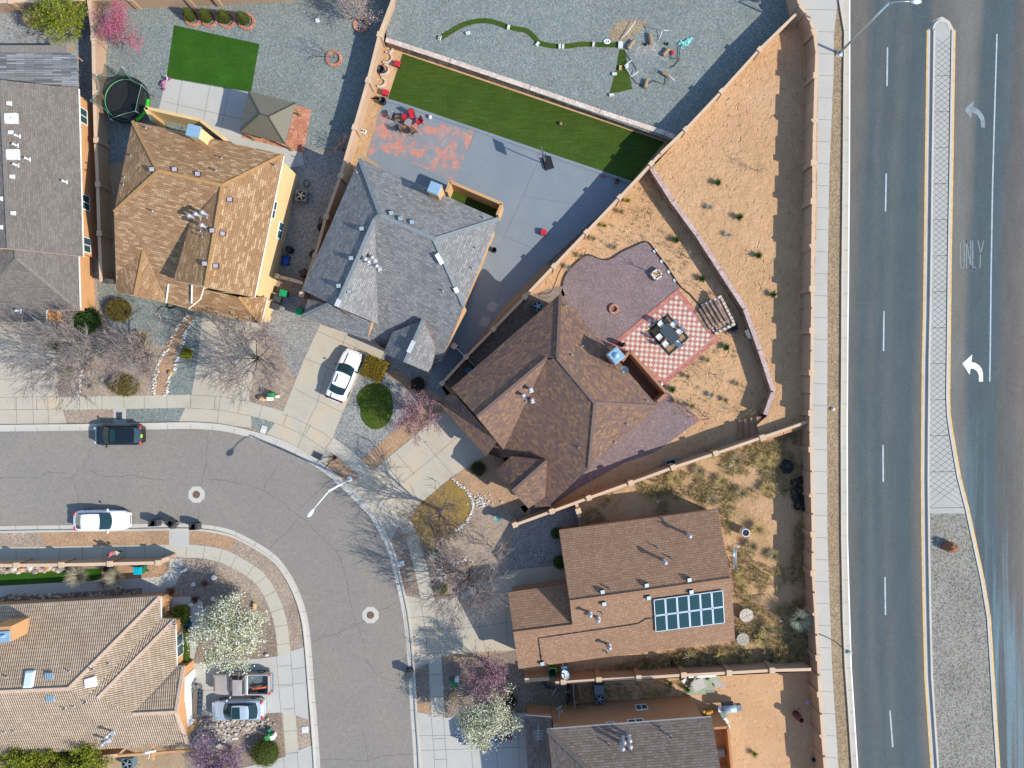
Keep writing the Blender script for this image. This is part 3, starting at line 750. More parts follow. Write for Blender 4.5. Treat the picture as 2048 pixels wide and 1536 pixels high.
kerbline(MED_L, 10, 14); kerbline(MED_R, -4, -9)
nose = [(1865 + 18.5 - 18.5 * math.cos(t), 60 - 21 * math.sin(t)) for t in [PI * i / 10 for i in range(11)]]
nose_i = [(1883.5 - 14 * math.cos(t), 60 - 17 * math.sin(t)) for t in [PI * i / 10 for i in range(11)]]
for i in range(10):
 a, b, c, d = P(*nose[i], .17), P(*nose[i + 1], .17), P(*nose_i[i + 1], .17), P(*nose_i[i], .17)
 mb.face([d, c, b, a]); mb.face([P(*nose[i]), P(*nose[i + 1]), b, a])
tag(mb.build('median_kerb', [M['conc_g']]), kind='structure')
IN_L = [(x + 14, y) for x, y in MED_L]; IN_R = [(x - 9, y) for x, y in MED_R]
ycut = 1027
def xat(line, yy):
 for (x0, y0), (x1, y1) in zip(line, line[1:]):
  if y0 <= yy <= y1: return x0 + (x1 - x0) * (yy - y0) / (y1 - y0)
up = [p for p in IN_L if p[1] < ycut] + [(xat(IN_L, ycut), ycut), (xat(IN_R, ycut), ycut)] + [p for p in reversed(IN_R) if p[1] < ycut] + list(reversed(nose_i))[1:-1]
jm = []
y = 50
while y < 1040:
 xl, xr = xat(IN_L, max(60, y)), xat(IN_R, max(60, min(1020, y)))
 w = xr - xl
 y2 = y + w * .80
 if y2 < ycut and y > 62:
  jm.append([(xl, y2), (xat(IN_R, y), y)])
  jm.append([(xl, y), (xat(IN_R, y2), y2)])
 y += 11.5
y = 152
while y < 1020:
 jm.append([(xat(IN_L, y), y), (xat(IN_R, y), y - 1)]); jm.append([(xat(IN_L, y), y), (xat(IN_R, y), y - 1)]); y += 72
M['pattern'] = m_concrete('pressed_concrete', (.37, .36, .32), .08)
M['patline'] = m_plain('pressed_groove', (.13, .125, .115), .95)
sheet('median_paving', [up], .150, [M['pattern'], M['patline']], joints=jm, jw=.032)
dn = [(xat(IN_L, ycut), ycut)] + [p for p in IN_L if p[1] > ycut] + list(reversed([p for p in IN_R if p[1] > ycut])) + [(xat(IN_R, ycut), ycut)]
sheet('median_gravel', [dn], .150, [M['g_median']])
def arrow(mat, tip, c1, c2, s, name, label):
 mb = MB()
 mb.face([P(*p, .012) for p in (tip, c2, c1)])
 outer, inner = s
 for i in range(len(outer) - 1):
  mb.face([P(*p, .016) for p in (outer[i], inner[i], inner[i + 1], outer[i + 1])])
 tag(mb.build(name, [mat]), label, 'road marking', None, 'structure')
arrow(M['white'], (1925, 727), (1944.5, 709), (1939.5, 749.5), ([(1943, 724), (1951, 726), (1958.5, 731), (1963.5, 738), (1966, 747), (1966, 763)], [(1940.5, 736.5), (1947, 737.5), (1952.5, 740.5), (1956, 745.5), (1957.8, 751), (1958, 763)]),
   'turn_arrow', 'bright white left turn arrow painted on the main road')
arrow(M['paint_f'], (1929, 219), (1948, 200), (1942, 237), ([(1940, 213), (1950, 215), (1960, 221), (1967, 231), (1970, 243), (1970, 255)], [(1938, 223), (1946, 225), (1953, 229), (1959, 236), (1962, 245), (1962, 255)]),
   'turn_arrow', 'faded grey left turn arrow painted on the main road')
letters = [[(1920.5, 482), (1920.5, 531), (1923, 536), (1926, 536), (1928.3, 531), (1928.3, 484), (1926, 481), (1923, 481), (1920.5, 484)],
     [(1933, 536), (1933, 481), (1941.5, 536), (1941.5, 481)], [(1945.5, 481), (1945.5, 535), (1952, 535)], [(1956, 481), (1961, 508), (1960, 536)], [(1967.5, 481), (1961, 508)]]
mark('road_word', letters, .085, M['paint_f'], label='faded painted word ONLY in tall letters on the road', cat='road marking')
# ---------------------------------------------------------------- houses
M['roof_dark'] = m_shingle('dark_brown_shingle', [(.145, .124, .104), (.172, .148, .127), (.198, .174, .15)], .17, .34, .18, .08)
M['roof_tan'] = m_shingle('tan_shingle', [(.25, .14, .066), (.285, .165, .084), (.325, .195, .105), (.44, .30, .165)], .17, .46, .34, .06)
M['roof_grey'] = m_shingle('grey_shingle', [(.16, .157, .152), (.205, .20, .194), (.255, .25, .24)], .20, .33, .36, .05)
M['roof_brown'] = m_shingle('red_brown_shingle', [(.125, .082, .068), (.158, .102, .085), (.19, .115, .08), (.27, .155, .08)], .18, .29, .28, .05)
M['roof_amber'] = m_shingle('amber_shingle', [(.25, .148, .09), (.285, .172, .107), (.32, .197, .125)], .20, .30, .36, .05)
M['roof_umber'] = m_shingle('umber_shingle', [(.155, .115, .09), (.19, .146, .118), (.22, .176, .148)], .20, .36, .36, .06)
M['roof_plum'] = m_shingle('plum_shingle', [(.085, .062, .066), (.105, .08, .082)], .2, .34, .4, .08)
M['tile'] = m_rooftile('clay_tile', (.46, .335, .22), (.51, .38, .255), (.55, .425, .30))
M['cap_dark'] = m_plain('ridge_dark', (.19, .165, .14), .95, var=.25, scale=5)
M['cap_tan'] = m_plain('ridge_tan', (.38, .215, .085), .95, var=.2, scale=5)
M['cap_grey'] = m_plain('ridge_grey', (.185, .208, .21), .95, var=.2, scale=5)
M['cap_brown'] = m_plain('ridge_brown', (.15, .10, .08), .95, var=.2, scale=5)
M['cap_amber'] = m_plain('ridge_amber', (.27, .155, .09), .95, var=.15, scale=5)
M['cap_umber'] = m_plain('ridge_umber', (.155, .125, .10), .95, var=.25, scale=5)
M['cap_tile'] = m_plain('ridge_tile', (.50, .36, .26), .9, var=.2, scale=6)
M['st_orange'] = m_stucco('orange_stucco', (.50, .27, .125))
M['st_yellow'] = m_stucco('yellow_stucco', (.60, .43, .215))
M['st_tan'] = m_stucco('tan_stucco', (.47, .285, .14))
M['st_brown'] = m_stucco('brown_stucco', (.33, .185, .115))
M['st_rust'] = m_stucco('rust_stucco', (.40, .205, .10))
M['fascia_w'] = m_plain('white_fascia', (.74, .73, .70), .6, var=.03)
M['fascia_b'] = m_plain('brown_fascia', (.20, .12, .08), .7, var=.1)
M['flash'] = m_plain('pale_flashing', (.55, .56, .56), .5, .2, var=.1)
M['deck'] = m_plank('brown_deck', (.14, .085, .06), ang(86, 83), .15, .25)
M['pergola'] = m_plank('weathered_grey_boards', (.21, .215, .21), 0.0, .16, .45, .75, 1.6)
def inset(poly, d):
 n = len(poly); out = []
 area = sum(poly[i].x * poly[(i + 1) % n].y - poly[(i + 1) % n].x * poly[i].y for i in range(n))
 sg = 1 if area > 0 else -1
 for i in range(n):
  p0, p1, p2 = poly[i - 1], poly[i], poly[(i + 1) % n]
  e1 = Vector((p1.x - p0.x, p1.y - p0.y)).normalized(); e2 = Vector((p2.x - p1.x, p2.y - p1.y)).normalized()
  n1 = Vector((-e1.y, e1.x)) * sg; n2 = Vector((-e2.y, e2.x)) * sg
  b = n1 + n2
  k = d / max(.35, 1 + n1.dot(n2))
  out.append(Vector((p1.x + b.x * k, p1.y + b.y * k, 0)))
 return out
class House:
 def __init__(self, name, label, loc_px, roofmat, capmat, wallmat, fascia=None, cat='house'):
  self.t = thing(name, label, cat, P(*loc_px, 0))
  self.rm, self.cm, self.wm, self.fm = roofmat, capmat, wallmat, fascia or M['fascia_b']
  self.roof = MB(); self.caps = []; self.top = MB()
  self.wall = MB()
 def section(self, faces, drop=.2, base=None):
  """faces: lists of world points. Edges met by one face only get a fascia and, at gables, a wall below."""
  key = lambda p: (round(p.x, 2), round(p.y, 2), round(p.z, 2))
  cnt = {}
  for f in faces:
   for a, b in zip(f, f[1:] + f[:1]):
    k = frozenset((key(a), key(b))); cnt.setdefault(k, []).append((a, b))
  lo = min(p.z for f in faces for p in f) - drop if base is None else base
  for f in faces:
   self.roof.slope(f, 0); self.top.face(f)
  for k, es in cnt.items():
   if len(es) > 1: continue
   a, b = es[0]
   d = Vector((0, 0, drop))
   self.roof.face([a, b, b - d, a - d], 1)
   if max(a.z, b.z) - drop - lo > .25:
    self.roof.face([a - d, b - d, Vector((b.x, b.y, lo)), Vector((a.x, a.y, lo))], 2)
 def cap(self, a, b, w=.30, h=.07, n=1):
  d = Vector((0, 0, .02)); m = MB(); m.bar(a + d, b + d, w, h); self.caps.append(m)
 def walls(self, poly, z1, ins=.35, z0=0.0):
  q = inset(poly, ins)
  self.foot = getattr(self, 'foot', []) + [(q, z1, z0)]
  return q
 def finish(self):
  self.bvh = BVHTree.FromPolygons([Vector(v) for v in self.top.v], self.top.f)
  for q, z1, z0 in getattr(self, 'foot', []):
   tops = []
   for p in q:
    r = self.bvh.ray_cast(Vector((p.x, p.y, 40)), Vector((0, 0, -1)))
    tops.append(min(z1, r[0].z - .12) if r[0] is not None else z1)
   n = len(q)
   for i in range(n):
    a, b = q[i], q[(i + 1) % n]
    self.wall.face([(a.x, a.y, z0), (b.x, b.y, z0), (b.x, b.y, tops[(i + 1) % n]), (a.x, a.y, tops[i])])
  self.wall_o = self.wall.build('wall', [self.wm], self.t)
  self.roof_o = self.roof.build('roof', [self.rm, self.fm, self.wm], self.t)
  for m in self.caps: m.build('ridge_cap', [self.cm], self.roof_o)
  return self
 def at(self, px, py):
  d = (P(px, py, 0) - CAM).normalized()
  r = self.bvh.ray_cast(CAM, d)
  return r[0], r[1]
 def vents(self, items):
  for px, py, kind in items:
   loc, nrm = self.at(px, py)
   if loc is None: continue
   o = bpy.data.objects.new(VENT[kind][0], VENT[kind][1])
   COL.objects.link(o); o.parent = self.roof_o
   o.location = loc - Vector(self.t.location)
 def window(self, a, b, t, zc, w, h, frame=None, cols=2):
  """a window on the wall that runs a->b (outside on the right-hand side)"""
  a = Vector((a.x, a.y, 0)); b = Vector((b.x, b.y, 0))
  d = (b - a).normalized(); nrm = Vector((d.y, -d.x, 0))
  c = a + (b - a) * t + Vector((0, 0, zc)); rz = math.atan2(d.y, d.x)
  f = MB(); fr = .06
  for k in (-1, 1): f.box(c + nrm * .03 + Vector((0, 0, k * (h / 2 - fr / 2))), (w, .08, fr), rz)
  for k in range(cols + 1): f.box(c + nrm * .03 + d * (-w / 2 + fr / 2 + k * (w - fr) / cols), (fr, .08, h - 2 * fr), rz)
  fo = f.build('window', [frame or M['fascia_w']], self.t)
  g = MB(); g.box(c + nrm * .02, (w - .04, .03, h - .04), rz); g.build('pane', [M['glass']], fo)
  return fo
VENT = {}
def vent(kind, name, mats, fn):
 mb = MB(); fn(mb)
 o = mb.build(name, mats, world=False)
 VENT[kind] = (name, o.data); bpy.data.objects.remove(o)
M['pipe_d'] = m_plain('vent_dark', (.045, .05, .055), .5, .3)
M['pipe_g'] = m_plain('vent_grey', (.36, .38, .40), .45, .5)
M['pipe_l'] = m_plain('vent_lilac', (.45, .38, .40), .6, .1)
M['pipe_b'] = m_plain('vent_bluegrey', (.30, .38, .41), .5, .3)
vent('pipe', 'vent_pipe', [M['pipe_d'], M['pipe_g']], lambda m: (m.lathe((0, 0, -.1), [(.055, 0), (.055, .50), (.035, .50)], 8), m.lathe((0, 0, -.08), [(.15, 0), (.07, .16)], 8, 1)))
vent('pipel', 'vent_pipe', [M['pipe_g'], M['pipe_g']], lambda m: (m.lathe((0, 0, -.1), [(.05, 0), (.05, .42), (.03, .42)], 8), m.lathe((0, 0, -.08), [(.13, 0), (.06, .14)], 8, 1)))
vent('box', 'box_vent', [M['pipe_d'], M['pipe_l']], lambda m: (m.box((0, 0, .08), (.42, .38, .2)), m.box((0, 0, .20), (.36, .32, .05), 0, 1)))
vent('boxb', 'box_vent', [M['pipe_d'], M['pipe_b']], lambda m: (m.box((0, 0, .10), (.36, .30, .25), .15), m.box((.02, -.02, .25), (.34, .30, .06), .15, 1, .15)))
def _flue(m, mat=0, k=1.0):
 m.lathe((0, 0, -.1), [(.20 * k, 0), (.13 * k, .25), (.11 * k, .28), (.11 * k, .95)], 12, 1)
 m.lathe((0, 0, .86), [(.17 * k, 0), (.20 * k, .05), (.20 * k, .14), (.06, .24), (.0, .25)], 12, 0)
 m.box((.12, -.16, .02), (.34, .30, .03), .3, 2)
M['flue_l'] = m_plain('flue_light', (.40, .38, .40), .45, .4)
vent('flue', 'flue_pipe', [M['flue_l'], M['pipe_g'], M['flash']], _flue)
M['white_v'] = m_plain('white_vent', (.74, .76, .78), .5, var=.04)
def _tee(m):
 m.lathe((0, 0, -.1), [(.07, 0), (.07, .45)], 8); m.lathe((0, 0, .32), [(.10, 0), (.10, .16), (.0, .18)], 8); m.box((.16, -.02, .05), (.09, .34, .05))
vent('tee', 'white_vent_pipe', [M['white_v']], _tee)
vent('wbox', 'white_box_vent', [M['white_v']], lambda m: (m.box((0, 0, .10), (.30, .26, .24)), m.box((.15, 0, .06), (.10, .36, .04))))
vent('sky', 'skylight', [M['white_v'], M['flash']], lambda m: (m.box((0, 0, .10), (1.12, .86, .2), .04), m.box((-.08, .02, .22), (.86, .74, .08), .04, 0, 0, .9), m.box((.58, 0, .04), (.14, .9, .1), .04, 1)))
# --- house at the left edge, dark brown gable
h = House('brown_grey_house', 'dark brown-grey shingle house at the left edge, white vents along its ridge', (60, 420), M['roof_dark'], M['cap_dark'], M['st_orange'], M['fascia_w'])
r0, r1 = P(2, 160, 5.1), P(18, 497, 5.1); e0, e1 = P(157, 177, 2.85), P(166, 513, 2.85)
w0, w1 = P(-170, 150, 2.85), P(-140, 490, 2.85)
h.section([[r0, e0, e1, r1], [r0, r1, w1, w0]]); h.cap(r0, r1)
a, ap = P(30, 470, 4.55), P(34, 516, 4.55); b0, b1 = P(156, 470, 2.75), P(160, 620, 2.75)
g = onplane(ap, b1, P(34, 620, 2.75), 92, 620); g2 = onplane(ap, b1, P(34, 620, 2.75), 92, 645); g3 = onplane(ap, b1, P(34, 620, 2.75), -90, 645)
wl = P(-110, 640, 2.6)
h.section([[a, b0, b1, ap], [ap, b1, g, g2, g3], [a, ap, g3, P(-90, 470, 2.6)]]); h.cap(ap, b1); h.cap(ap, a); h.cap(ap, P(0, 560, 3.72))
q = h.walls([P(-170, 150, 2.85), e0, e1, P(156, 513, 2.85), b1, P(92, 620, 2.75), P(92, 645, 2.75), P(-100, 645, 2.75)], 2.7)
h.finish()
for py, zc in ((232, 1.75), (405, 1.75), (490, 1.75)):
 A, B = q[2], q[1]
 t = (P(0, py, zc).y - A.y) / (B.y - A.y)
 h.window(A, B, t, zc, 1.35, 1.25)
h.vents([(20, 208, 'wbox'), (22, 238, 'sky'), (23, 266, 'wbox'), (37, 273, 'tee'), (33, 291, 'tee'), (25, 310, 'sky'), (57, 319, 'tee'), (34, 331, 'tee'), (26, 354, 'wbox'), (131, 364, 'tee'), (28, 427, 'wbox'), (2, 398, 'wbox'), (2, 455, 'wbox'), (39, 622, 'tee'), (31, 240, 'tee')])
H1 = h
t = thing('patio_cover', 'weathered grey wooden patio cover joined to the dark brown roof', 'patio cover', P(75, 140))
mb = MB()
top = [P(-60, 104, 2.7), P(152, 107, 2.7), P(155, 174, 2.78), P(-60, 156, 2.78)]
mb.prism([(p.x, p.y) for p in top], 2.62, 2.74); mb.build('slat_roof', [M['pergola']], t)
mb = MB()
for i in range(46):
 a = P(-10 + i * 3.2, 91, 2.52); b = P(-10 + i * 3.2, 106, 2.60); mb.bar(a, b, .095, .09)
mb.build('rafter_end', [M['woodg']], t)
mb = MB(); mb.bar(P(-60, 105, 2.5), P(152, 106, 2.5), .14, .2); mb.build('beam', [M['woodg']], t)
mb = MB(); mb.bar(P(152, 108, 0), P(152, 108, 2.45), .13, .13, up=Vector((0, 1, 0))); mb.build('post', [M['wood']], t)
mb = MB(); mb.bar(P(165, 122, 1.5), P(152, 112, 2.5), .1, .1); mb.build('brace', [M['wood']], t)
# --- two storey tan house
h = House('tan_roof_house', 'two storey yellow house under a golden tan shingle roof', (390, 440), M['roof_tan'], M['cap_tan'], M['st_yellow'], M['fascia_w'])
A, B, P1, P2 = P(265, 242, 5.3), P(568, 309, 5.3), P(316, 342, 7.2), P(445, 371, 7.2)
C = P(228, 424, 5.75); D = P(509, 595, 5.3)
Q = onplane(B, D, P2, 411, 573)
sp = lambda x, y: onplane(P1, P2, C, x, y)
K0, K1 = sp(300, 620), sp(410, 600)
h.section([[A, B, P2, P1], [A, P1, C]])
h.section([[C, P1, P2, sp(440, 470), sp(400, 598), sp(376, 617), sp(333, 606), sp(233, 585)]])
R0, R1 = onplane(P2, Q, Q + Vector((0, 0, 0)) + (P(347, 561, Q.z - 1.3) - Q), 379, 449), P(347, 561, Q.z - 1.3)
h.section([[P2, B, D, Q], [P2, Q, R1, R0]])
G0 = sp(288, 501); G1 = P(270, 591, sp(270, 591).z + .95); W0, W1 = sp(238, 544) + Vector((0, 0, .03)), sp(233, 585) + Vector((0, 0, .08))
h.section([[G0, G1, W1, W0], [G0, sp(333, 606) + Vector((0, 0, .03)), G1]])
T0, T1 = P(383, 572, 3.9), P(478, 594, 3.9); gw, gs, ge = P(376, 620, 2.85), P(522, 648, 2.85), P(535, 594, 2.85)
h.section([[T0, T1, gs, gw], [T1, ge, gs]])
for a, b in ((P1, A), (P1, P2), (P2, B), (P2, Q), (P1, C), (G0, G1), (T1, gs)): h.cap(a, b, .26, .05)
q = h.walls([A, B, D, P(411, 588, 4.8), P(376, 610, 4), P(335, 604, 4.0), P(235, 583, 4.0), C], 5.1)
h.walls([P(376, 570, 2.85), gw, gs, ge, P(500, 570, 2.85)], 2.75, .3)
for a, b in (((305, 226), (318, 250)), ((305, 226), (412, 250)), ((412, 250), (456, 284))):
 h.wall.bar(P(*a, 1.25), P(*b, 1.25), .28, 2.5)
h.finish()
for t_, zc in ((.47, 1.7), (.36, 4.3)): h.window(q[2], q[1], 1 - t_, zc, 1.5, 1.2)
h.vents([(291, 256, 'pipe'), (261, 311, 'pipe'), (248, 354, 'pipe'), (246, 369, 'pipe'), (306, 340, 'box'), (351, 340, 'box'), (397, 349, 'box'), (442, 316, 'pipe'), (431, 341, 'pipe'), (549, 331, 'pipe'),
   (304, 422, 'pipe'), (388, 436, 'flue'), (401, 433, 'flue'), (414, 430, 'flue'), (413, 455, 'flue'), (400, 462, 'pipe'), (461, 400, 'box'), (447, 468, 'box'), (433, 532, 'box'), (411, 528, 'box'), (426, 462, 'box'), (404, 473, 'pipe')])
for a, b in ((sp(338, 568), sp(333, 606)), (P(385, 570, sp(385, 570).z + .2), P(384, 607, 3.6))): mb = MB(); mb.bar(a + Vector((0, 0, .08)), b + Vector((0, 0, .08)), .1, .08); mb.build('drip_edge', [M['fascia_w']], h.roof_o)
c = MB(); pc = P(387, 262, 7.4); c.box((pc.x, pc.y, 6.0), (.95, .85, 2.6), -.25); co = c.build('chimney', [M['st_yellow']], h.roof_o)
c = MB(); c.box((pc.x, pc.y, 7.38), (1.05, .95, .16), -.25); c.build('chimney_cap', [M['blue_m']], co)
H2 = h
# --- two storey grey house
h = House('grey_roof_house', 'two storey house with a grey shingle roof beside the coral painted slab', (800, 530), M['roof_grey'], M['cap_grey'], M['st_tan'])
A, B, P1, P2, SE = P(719, 317, 5.2), P(997, 438, 5.2), P(761, 430, 7.25), P(869, 479, 7.25), P(928, 612, 5.2)
W = P(604, 580, 5.2)
V0, R1 = onplane(A, P1, W, 750, 438), onplane(A, P1, W, 673, 613)
h.section([[A, B, P2, P1], [B, SE, P2], [A, P1, V0, R1, W]])
sp = lambda x, y: onplane(P1, P2, SE, x, y)
h.section([[P1, P2, SE, sp(883, 721), sp(862, 730), sp(800, 706), sp(757, 692), sp(733, 678), sp(742, 644), sp(730, 560), sp(751, 441)]])
S1 = sp(757, 649) + Vector((0, 0, .22)); S0 = sp(795, 548) + Vector((0, 0, .04))
h.section([[V0, S0, S1], [V0, S1, R1]], base=9)
g0, g1 = P(658, 608, 3.9), P(742, 644, 3.9); k0, k1, k2 = P(605, 632, 2.75), P(638, 648, 2.75), P(734, 679, 2.75)
h.section([[g0, g1, k2, k1, k0], [g0, k0, P(616, 598, 2.75)]])
E0, E1 = P(847, 639, 4.45), P(810, 725, 4.35); l0, l1 = P(784, 665, 3.2), P(767, 706, 3.1); m0, m1 = P(872, 700, 3.25), P(860, 746, 3.1)
h.section([[E0, E1, l1, l0], [E0, m0, m1, E1]])
for a, b in ((P1, A), (P1, P2), (P2, B), (P2, SE), (V0, R1), (g0, k0), (E0, E1), (P1, V0)): h.cap(a, b, .32)
fl = []
for a, b in ((onplane(B, SE, P2, 873, 508), onplane(B, SE, P2, 885, 528)), (onplane(B, SE, P2, 910, 575), onplane(B, SE, P2, 915, 585)), (P(817, 705, 4.40), P(828, 682, 4.43)), (R1, R1 + (V0 - R1) * .08)):
 m = MB(); m.bar(a + Vector((0, 0, .07)), b + Vector((0, 0, .07)), .36, .1); fl.append(m)
q = h.walls([A, B, SE, P(883, 721, 3.7), P(800, 702, 3.7), P(757, 692, 3.4), P(735, 672, 3.3), P(668, 618, 4.2), W], 5.05)
h.walls([P(616, 598, 2.75), P(900, 640, 3), P(884, 720, 3), P(862, 735, 3), P(757, 700, 2.75), k2, k1, k0], 2.75, .3)
h.walls([l0, l1, m1, m0], 3.0, .3)
h.finish()
for m in fl: m.build('patch_shingle', [M['flash']], h.roof_o)
h.vents([(714, 345, 'pipel'), (783, 427, 'boxb'), (801, 438, 'boxb'), (824, 445, 'boxb'), (803, 439, 'pipel'), (724, 458, 'boxb'), (703, 517, 'boxb'), (678, 572, 'boxb'), (699, 583, 'boxb'), (735, 522, 'flue'), (748, 518, 'flue'), (757, 535, 'flue'), (741, 527, 'flue'),
   (968, 436, 'pipel'), (952, 497, 'pipel'), (945, 537, 'pipel'), (886, 582, 'pipel'), (800, 393, 'pipel')])
c = MB(); pc = P(869, 376, 7.3); c.box((pc.x, pc.y, 5.2), (.9, .85, 4.1), -.38); co = c.build('chimney', [M['st_tan']], h.roof_o)
c = MB(); c.box((pc.x, pc.y, 7.3), (1.0, .95, .14), -.38, top=.9); c.build('chimney_cap', [M['blue_m']], co)
mb = MB()
for a, b in (((895, 391), (903, 371)), ((903, 371), (1004, 414)), ((1004, 414), (995, 436))): mb.bar(P(*a, 1.2), P(*b, 1.2), .26, 2.4)
w = mb.build('courtyard_wall', [M['st_tan']], h.t)
sheet('courtyard_turf', [[(895, 392), (905, 374), (1000, 418), (990, 440)]], .018, [M['turf']])
H3 = h
# --- two storey red-brown house in the middle
h = House('brown_roof_house', 'two storey house with a dark red-brown shingle roof in the middle of the photo', (1110, 810), M['roof_brown'], M['cap_brown'], M['st_brown'])
A, B, W = P(1121, 587, 5.2), P(1316, 813, 5.2), P(903, 776, 5.2)
P1, P2, SE = P(1115, 716, 7.4), P(1190, 806, 7.4), P(1178, 937, 5.2)
R1 = onplane(A, P1, W, 954, 834); V0 = onplane(A, P1, W, 1094, 716)
h.section([[A, B, P2, P1], [B, SE, P2], [A, P1, V0, R1, W]])
sp = lambda x, y: onplane(P1, P2, SE, x, y)
h.section([[P1, P2, SE, sp(1096, 1013), sp(1070, 1015), sp(1060, 985), sp(1022, 912), sp(990, 921), sp(973, 903), sp(1000, 880), sp(1060, 830), sp(1091, 721)]])
S1 = sp(1007, 899) + Vector((0, 0, .3)); S0 = sp(1088, 830) + Vector((0, 0, .05))
h.section([[V0, S0, S1], [V0, S1, R1]], base=9)
k0, k1 = P(874, 803, 2.75), P(972, 914, 2.75); g0, g1 = P(905, 784, 3.9), P(994, 884, 3.9)
h.section([[g0, g1, k1, k0]])
E0, E1 = P(1094, 921, 4.5), P(1025, 983, 4.4); l0, l1 = P(1022, 912, 3.3), P(991, 942, 3.1); m0, m1 = P(1091, 993, 3.3), P(1057, 1017, 3.1)
h.section([[E0, E1, l1, l0], [E0, m0, m1, E1]])
for a, b in ((P1, A), (P1, P2), (P2, B), (P2, SE), (V0, R1), (E0, E1)): h.cap(a, b, .26, .05)
q = h.walls([A, B, SE, P(1096, 1013, 3.5), P(1060, 985, 3.5), P(992, 918, 3.5), P(1006, 897, 4.4), P(955, 835, 5.0), W], 5.05)
h.walls([k0, g0, P(1100, 900, 3), P(1120, 990, 3.2), P(1096, 1013, 3), P(1060, 990, 3), P(1000, 925, 3), k1], 2.75, .3)
h.walls([l0, l1, m1, m0], 3.0, .3)
h.finish()
h.vents([(1132, 612, 'pipel'), (1165, 692, 'pipel'), (1144, 710, 'pipel'), (1060, 778, 'flue'), (1046, 790, 'flue'), (1063, 799, 'flue'), (1052, 803, 'pipel'), (1294, 801, 'pipel'), (1254, 848, 'pipel'), (1230, 884, 'pipel'), (1158, 895, 'pipel')])
c = MB(); pc = P(1232, 711, 7.6); c.box((pc.x, pc.y, 5.2), (1.0, .95, 4.6), ang(84, 100)); co = c.build('chimney', [M['st_brown']], h.roof_o)
c = MB(); c.box((pc.x, pc.y, 7.62), (1.12, 1.08, .16), ang(84, 100), top=.85); c.ball((pc.x, pc.y, 7.76), (.24, .24, .16), 12); c.build('chimney_cap', [M['blue_m']], co)
mb = MB()
for a, b in (((1241, 723), (1256, 703)), ((1256, 703), (1328, 786)), ((1328, 786), (1310, 803))): mb.bar(P(*a, 1.15), P(*b, 1.15), .24, 2.3)
mb.build('porch_wall', [M['st_brown']], h.t)
mb = MB(); mb.prism([(p.x, p.y) for p in (P(1238, 722, .1), P(1256, 705, .1), P(1326, 786, .1), P(1300, 806, .1))], 0, .10); mb.build('porch_floor', [M['deck']], h.t)
H4 = h
# --- single storey amber house with panels
h = House('amber_roof_house', 'single storey house with an amber gable roof carrying solar panels', (1280, 1190), M['roof_amber'], M['cap_amber'], M['st_brown'])
NW, NE, W_, E_, SE, SW = P(1118, 1060, 2.8), P(1434, 1018, 2.8), P(1140, 1204, 5.3), P(1463, 1159, 5.3), P(1470, 1280, 2.8), P(1037, 1338, 2.8)
SW = onplane(W_, E_, SE, 1037, 1338)
GW, GE = onplane(W_, E_, SE, 1027, 1267), onplane(W_, E_, SE, 1145, 1252)
h.section([[NW, NE, E_, W_], [W_, E_, SE, SW, GW, GE]])
GN = P(1016, 1185, 2.8)
h.section([[GW, GE, onplane(GW, GE, GN, 1140, 1166), GN]])
h.cap(W_, E_, .3, .06); h.cap(GW, GE, .3, .06)
q = h.walls([NW, NE, SE, P(1037, 1338, 2.8), P(1016, 1185, 2.8), P(1128, 1168, 2.8)], 2.75)
h.finish()
h.vents([(1326, 1038, 'pipe'), (1334, 1051, 'pipe'), (1374, 1068, 'flue'), (1314, 1094, 'pipe'), (1326, 1120, 'flue'), (1342, 1116, 'pipe'), (1204, 1182, 'boxb'), (1219, 1177, 'pipe'), (1292, 1169, 'boxb'), (1377, 1158, 'boxb'), (1207, 1206, 'boxb'), (1296, 1194, 'boxb'), (1381, 1182, 'boxb'),
   (1178, 1224, 'flue'), (1194, 1234, 'flue'), (1203, 1225, 'pipe'), (1216, 1288, 'flue'), (1213, 1303, 'pipe'), (1084, 1325, 'boxb')])
M['cell'] = N('solar_cells', .18, .5)
_q = M['cell']; _uv = _q.uvm()
_b = _q.n('ShaderNodeTexBrick'); _q.l(_uv, _b.inputs['Vector']); _b.offset = 0.0
for k, v in (('Color1', (.008, .028, .032, 1)), ('Color2', (.009, .024, .036, 1)), ('Mortar', (.016, .085, .065, 1))): _b.inputs[k].default_value = v
_b.inputs['Scale'].default_value = 1; _b.inputs['Brick Width'].default_value = .158; _b.inputs['Row Height'].default_value = .158; _b.inputs['Mortar Size'].default_value = .022; _b.inputs['Mortar Smooth'].default_value = 1.0
M['cell'] = _q.out(_b.outputs['Color'])
M['alu'] = m_plain('panel_frame', (.62, .68, .72), .35, .3, var=.03)
pa, pb, pc_, pd = (1307, 1199), (1446, 1180), (1450, 1246), (1311, 1264)
def arr(u, v):
 x = pa[0] + (pb[0] - pa[0]) * u; y = pa[1] + (pb[1] - pa[1]) * u
 x2 = pd[0] + (pc_[0] - pd[0]) * u; y2 = pd[1] + (pc_[1] - pd[1]) * u
 return (x + (x2 - x) * v, y + (y2 - y) * v)
nrm = (E_ - W_).cross(SE - W_).normalized()
if nrm.z < 0: nrm = -nrm
up12 = nrm * .16
pt = lambda u, v: onplane(W_ + up12, E_ + up12, SE + up12, *arr(u, v))
